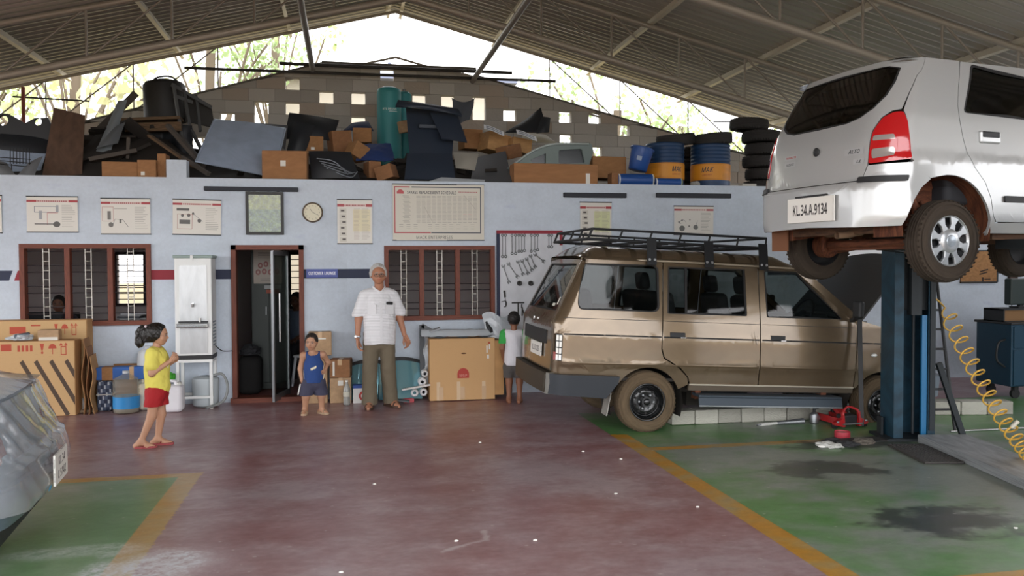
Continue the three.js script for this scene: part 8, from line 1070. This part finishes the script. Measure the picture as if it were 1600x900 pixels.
{ // large black drum on the left heap
  const q = R4(218, 124, 287, 184, -12.9), t = thing('plastic_drum', 'large black plastic drum on top of the left heap', 'drum', [q.x, q.y0, -12.9 - q.w / 2], 0, loft), R = q.w / 2; t.rotation.z = 0.04; mesh('drum_body', lathe([[0.001, 0], [R * 0.92, 0], [R, 0.04], [R * 0.99, q.h * 0.5], [R * 1.01, q.h * 0.55], [R * 0.99, q.h * 0.6], [R * 0.98, q.h * 0.92], [R * 0.85, q.h], [R * 0.5, q.h * 1.06], [0.001, q.h * 1.06]], 40), mat('#1f1e1e', 0.6), t); mesh('handle_hoop', pipe([[-R * 0.6, q.h, 0], [-R * 0.3, q.h * 1.14, 0], [R * 0.3, q.h * 1.16, 0], [R * 0.7, q.h * 1.0, 0]], 0.014, 24), darkPl, t);
  one('black_cover', 'black plastic cover hanging under the drum', 'cover', (() => { const p = R4(192, 196, 300, 268, -12.5); return thick(20, 12, (u, v) => [p.x + (u - 0.5) * p.w, p.y0 + v * p.h, -12.55 + 0.12 * fbm(u * 6, v * 4, 2) + 0.1 * Math.sin(u * 9)], 0.015); })(), darkPl, loft);
}
{ // teal cylinders with lettering
  const teal = mat('#3b8d90', 0.5, 0.1), q = R4(590, 134, 628, 224, -13.4), R = q.w / 2, t = thing('gas_cylinder', 'tall teal cylinder with white lettering standing in the heap', 'cylinder', [q.x, SY + 0.08, -13.4 - R], 0, 'teal cylinders'), H = q.y1 - SY - 0.08;
  mesh('cylinder_body', lathe([[0.001, 0], [R * 0.95, 0], [R, 0.05], [R, H - 0.1], [R * 0.93, H - 0.03], [R * 0.6, H], [0.001, H]], 40), teal, t); mesh('band', lathe([[R + 0.002, H * 0.42], [R + 0.006, H * 0.43], [R + 0.002, H * 0.44]], 40), teal, t);
  const tx = canvasTex(256, 64, (g) => { g.fillStyle = '#3b8d90'; g.fillRect(0, 0, 256, 64); g.fillStyle = '#cfdedd'; g.font = 'bold 34px sans-serif'; g.textAlign = 'center'; g.fillText('HYL DRUMS', 128, 36); g.fillRect(120, 46, 110, 8); }); const yl = atZ(610, 171, -13.4).y - SY - 0.08; mesh('lettering', place(flat(new THREE.CylinderGeometry(R + 0.003, R + 0.003, 0.09, 24, 1, true, -0.8, 1.6)), [0, yl, 0]), mat('#ffffff', 0.5, 0, { map: tx }), t);
  const q2 = R4(622, 140, 645, 222, -13.7), t2 = thing('gas_cylinder', 'plain teal cylinder behind the lettered one', 'cylinder', [q2.x, SY + 0.08, -13.95], 0, 'teal cylinders'), H2 = q2.y1 - SY - 0.08, r2 = q2.w / 2; mesh('cylinder_body', lathe([[0.001, 0], [r2, 0.02], [r2, H2 - 0.05], [r2 * 0.7, H2], [0.001, H2]], 32), teal, t2); mesh('valve', [cyl(0.03, 0.03, 0.06, [0, H2 + 0.02, 0])], steelM, t2);
}
{ // oil drums, cans and tyres at the right
  const dBlue = mat('#1f3f63', 0.45, 0.15, { map: mottled(235, 238, 240, 0.14, 7) }), dYel = mat('#d08a1e', 0.5, 0.05, { map: mottled(245, 240, 235, 0.08, 7) });
  const mk = canvasTex(512, 160, (g, W, H) => { g.fillStyle = '#d08a1e'; g.fillRect(0, 0, W, H); g.fillStyle = '#22262c'; g.font = 'bold italic 84px sans-serif'; g.textAlign = 'center'; g.fillText('MAK', W * 0.5, 86); g.fillStyle = '#a8521c'; g.font = 'bold 26px sans-serif'; g.fillText('LUBRICANTS', W * 0.5, 128); });
  const drum = (label, x0, x1, yt, z, turn) => { const q = R4(x0, yt, x1, 291, z), R = q.w / 2, H = q.y1 - SY, t = thing('oil_drum', label, 'drum', [q.x, SY, z - R], turn, 'blue and yellow oil drums'); const y0 = H * 0.2, y1 = H * 0.56;
    mesh('lower_drum', lathe([[0.001, 0.005], [R * 0.98, 0.005], [R, 0.02], [R, y0]], 40), dBlue, t); mesh('yellow_band', lathe([[R, y0], [R + 0.004, y0 + 0.01], [R + 0.004, y1 - 0.01], [R, y1]], 40), dYel, t);
    const pr = []; for (let k = 0; k <= 28; k++) { const v = k / 28; pr.push([R * (1 + 0.014 * Math.sin(v * 5 * 6.283)), mix(y1, H - 0.03, v)]); } pr.push([R * 1.01, H - 0.02], [R * 0.98, H], [R * 0.95, H - 0.02], [0.001, H - 0.02]); mesh('ribbed_top', lathe(pr, 40), dBlue, t); mesh('lettering', place(flat(new THREE.CylinderGeometry(R + 0.007, R + 0.007, (y1 - y0) * 0.8, 30, 1, true, -0.8, 1.6)), [0, (y0 + y1) / 2, 0]), mat('#ffffff', 0.5, 0, { map: mk }), t); mesh('bung', cyl(0.03, 0.03, 0.02, [R * 0.5, H - 0.008, R * 0.3]), steelM, t); return { t, H, R, q }; };
  const d1 = drum('blue and yellow oil drum nearest the blue bucket', 1021, 1079, 222, -11.5, 0.25), d2 = drum('blue and yellow oil drum between the bucket and the tyre stack', 1094, 1152, 224, -11.5, -0.6);
  const bkt = thing('blue_bucket', 'blue plastic bucket lying tilted on the blue can', 'bucket', atZ(1002, 262, -11.45).toArray(), 0), bm = mat('#234c8e', 0.4); mesh('bucket_body', lathe([[0.001, 0], [0.13, 0], [0.16, 0.3], [0.168, 0.305], [0.168, 0.32], [0.152, 0.32], [0.125, 0.02], [0.001, 0.02]], 32, [-0.06, -0.04, 0], [0, 0, -0.25]), bm, bkt); mesh('print', box(0.07, 0.06, 0.004, [-0.08, 0.12, 0.142], [-0.1, -0.3, -0.25]), mat('#8d9cb4', 0.5), bkt); mesh('rim_band', place(lathe([[0.17, 0.3], [0.175, 0.31], [0.17, 0.325]], 32), [-0.06, -0.04, 0], [0, 0, -0.25]), bm, bkt);
  const can = (label, x0, x1, y0, y1, z, lid) => { const q = R4(x0, y0, x1, y1, z), r = q.h / 2, t = thing('paint_tin', label, 'tin', [q.x, SY + r, z - r], 0, 'blue tins lying on the wall top'); mesh('tin_body', place(lathe([[0.001, -q.w / 2], [r, -q.w / 2], [r, q.w / 2 - 0.02]], 28), [0, 0, 0], [0, 0, -Math.PI / 2]), bm, t); mesh('lid', place(lathe([[r, q.w / 2 - 0.02], [r * 1.04, q.w / 2 - 0.01], [r * 0.98, q.w / 2], [0.001, q.w / 2 - 0.006]], 28), [0, 0, 0], [0, 0, -Math.PI / 2]), mat(lid, 0.5), t); mesh('rim', place(lathe([[r, -q.w / 2], [r * 1.04, -q.w / 2 + 0.01], [r, -q.w / 2 + 0.02]], 28), [0, 0, 0], [0, 0, -Math.PI / 2]), mat('#d8d8d2', 0.5), t); };
  can('blue tin with white lid lying under the bucket', 968, 1023, 272, 291, -11.2, '#d9d8c8'); can('blue tin with green lid lying under the first drum', 1026, 1067, 279, 291, -11.15, '#a9b48a');
  const tr = (R, w) => [tyreGeo(R, w, R * 0.6).rotateX(Math.PI / 2)], tg = merge(tr(0.29, 0.17)), proto = new THREE.Mesh(tg, mat('#2d2b2a', 0.85)); let first;
  const tyre = (label, p, rot) => { const t = thing('used_tyre', label, 'tyre', p, 0, 'used tyres on the office roof'); t.rotation.set(...rot); mesh('tread', tg, proto.material, t); mesh('inner_liner', lathe([[0.175, -0.07], [0.22, 0], [0.175, 0.07]], 32), rubberM, t); };
  const q = R4(1170, 205, 1228, 290, -11.9), cx = q.x; for (let k = 0; k < 5; k++) tyre(['bottom tyre of the tall stack', 'second tyre up in the tall stack', 'middle tyre of the tall stack', 'fourth tyre up in the tall stack', 'top flat tyre of the tall stack'][k] + ' beside the drums', [cx + [0, 0.03, -0.02, 0.02, -0.03][k], SY + 0.095 + k * 0.192, -12.05], [0.02 * (k % 2), k, 0.02 * ((k + 1) % 2)]);
  tyre('tyre lying crooked over the top of the tall stack', [atZ(1175, 198, -12.0).x, SY + 0.095 + 5 * 0.192, -12.1], [0.05, 0.5, -0.06]);
  tyre('tyre lying flat on the second oil drum', [d2.q.x + 0.06, SY + d2.H + 0.1, -11.85], [0.0, 0.3, 0.1]); const b1 = SY + 0.095; for (let k = 0; k < 4; k++) tyre(['lowest tyre of the stack behind the two drums', 'second tyre behind the two drums', 'third tyre behind the two drums', 'top tyre behind the two drums'][k], [atZ(1086, 240, -12.6).x + 0.03 * (k % 2), b1 + k * 0.192, -12.6], [0.02, k * 0.7, 0]);
  tyre('tyre perched on the first oil drum edge', [d1.q.x + 0.26, SY + d1.H + 0.1, -12.0], [0.1, 0, 0.12]);
  one('white_slab', 'flat white tile on the wall top beside the tyre stack', 'tile', place(rbox(0.22, 0.05, 0.12, 0.006), [atZ(1168, 286, -11.2).x, SY + 0.026, -11.2]), mat('#b9b6ac', 0.8)); one('concrete_lump', 'grey stone lump between the drums', 'stone', crumple(0.06, 1.2, 0.8, 1, 61).translate(atZ(1086, 286, -11.2).x, SY + 0.03, -11.2), mat('#8f8d86', 0.9));
}
// ---------------------------------------------------------------- outside: trees and the neighbouring roof
{
  const barkM = mat('#6b5f50', 0.95), leafM = ['#a9bb7c', '#9cb07c', '#b4bf8a', '#c2c194'].map((c) => mat(c, 0.9, 0, { transmission: 0.45, thickness: 0 }));
  const leaf = new THREE.BufferGeometry(); leaf.setAttribute('position', new THREE.Float32BufferAttribute([0, 0, 0, 0.5, 0.35, 0.05, 0, 1, 0, 0, 0, 0, 0, 1, 0, -0.5, 0.35, 0.05], 3)); leaf.setAttribute('uv', new THREE.Float32BufferAttribute(new Array(12).fill(0), 2)); leaf.computeVertexNormals();
  const tree = (label, px, z, topY, R, n, mi, sz) => {
    const x = atZ(px, 200, z).x, t = thing('tree', label, 'tree', [x, -0.1, z], 0, 'trees beyond the block gable'), trunkH = topY * 0.55, lm = [];
    mesh('trunk', pipe([[0, 0, 0], [0.08, trunkH * 0.5, 0.05], [-0.05, trunkH, 0], [0.05, topY * 0.85, 0.1]], 0.11, 16, 8), barkM, t);
    const tips = []; for (let k = 0; k < 11; k++) { const a = k * 2.4, y0 = trunkH * rr(0.7, 1.15), L = R * rr(0.5, 1), e = [Math.cos(a) * L, y0 + rr(0.1, 1.0) * (topY - trunkH), Math.sin(a) * L * 0.8]; tips.push(e); mesh('branch', pipe([[0, y0 * 0.85, 0], [e[0] * 0.5, (y0 + e[1]) / 2 + 0.1, e[2] * 0.5], e], 0.03, 10, 6), barkM, t); }
    const im = new THREE.InstancedMesh(leaf, leafM[mi], n), M = new THREE.Matrix4(); for (let k = 0; k < n; k++) { const c = tips[k % tips.length], rad = R * 0.42 * Math.cbrt(rnd()), th = rnd() * 6.283, ph = Math.acos(2 * rnd() - 1), s = sz * rr(0.6, 1.2); M.compose(V(c[0] + rad * Math.sin(ph) * Math.cos(th), c[1] + rad * 0.75 * Math.cos(ph), c[2] + rad * Math.sin(ph) * Math.sin(th)), new THREE.Quaternion().setFromEuler(new THREE.Euler(rr(0, 6), rr(0, 6), rr(0, 6))), V(s, s, s)); im.setMatrixAt(k, M); } im.name = 'foliage'; im.userData.kind = 'stuff'; im.castShadow = im.receiveShadow = true; t.add(im);
  };
  tree('broad leafy tree with big yellowish leaves left of the black drum', 120, -19, 7.6, 2.2, 500, 3, 0.26); tree('fine leaved tree behind the left end of the block gable', 330, -21, 8.6, 2.1, 1500, 1, 0.13); tree('fine leaved tree left of the hipped roof', 430, -23, 9.0, 1.6, 1000, 0, 0.14); tree('pale leaved tree at the far left of the shed', -40, -22, 7.2, 2.0, 800, 2, 0.18);
  tree('spreading tree behind the sloping right end of the gable', 960, -20, 6.6, 1.9, 1200, 1, 0.14); tree('pale bushy tree beyond the oil drums', 1060, -22, 6.6, 2.0, 1300, 2, 0.14); tree('small thin tree beyond the tyre stack', 1180, -21, 6.0, 1.6, 700, 0, 0.14);
  const a = atZ(615, 78, -25), hr = thing('neighbour_house', 'neighbouring house with bluish hipped roof beyond the block gable', 'house', [a.x, -0.1, -25 - 2.4]), e = 3.4, ey = a.y - 0.75; mesh('roof', [(() => { const g = new THREE.ConeGeometry(e * 1.414, 1.0, 4, 1); g.rotateY(Math.PI / 4); g.translate(0, a.y + 0.1 - 0.5, 0); return flat(g); })(), box(e * 2 + 0.2, 0.12, e * 2 + 0.2, [0, a.y - 0.92, 0])], mat('#6f7488', 0.7), hr); mesh('wall', box(e * 1.8, a.y - 0.95, e * 1.8, [0, (a.y - 0.95) / 2, 0]), mat('#b3aa9b', 0.9), hr); mesh('finial', [cyl(0.03, 0.06, 0.2, [0, a.y + 0.16, 0]), sph(0.06, [0, a.y + 0.26, 0])], mat('#6f7488', 0.7), hr);
}
renderer.render(scene, camera);
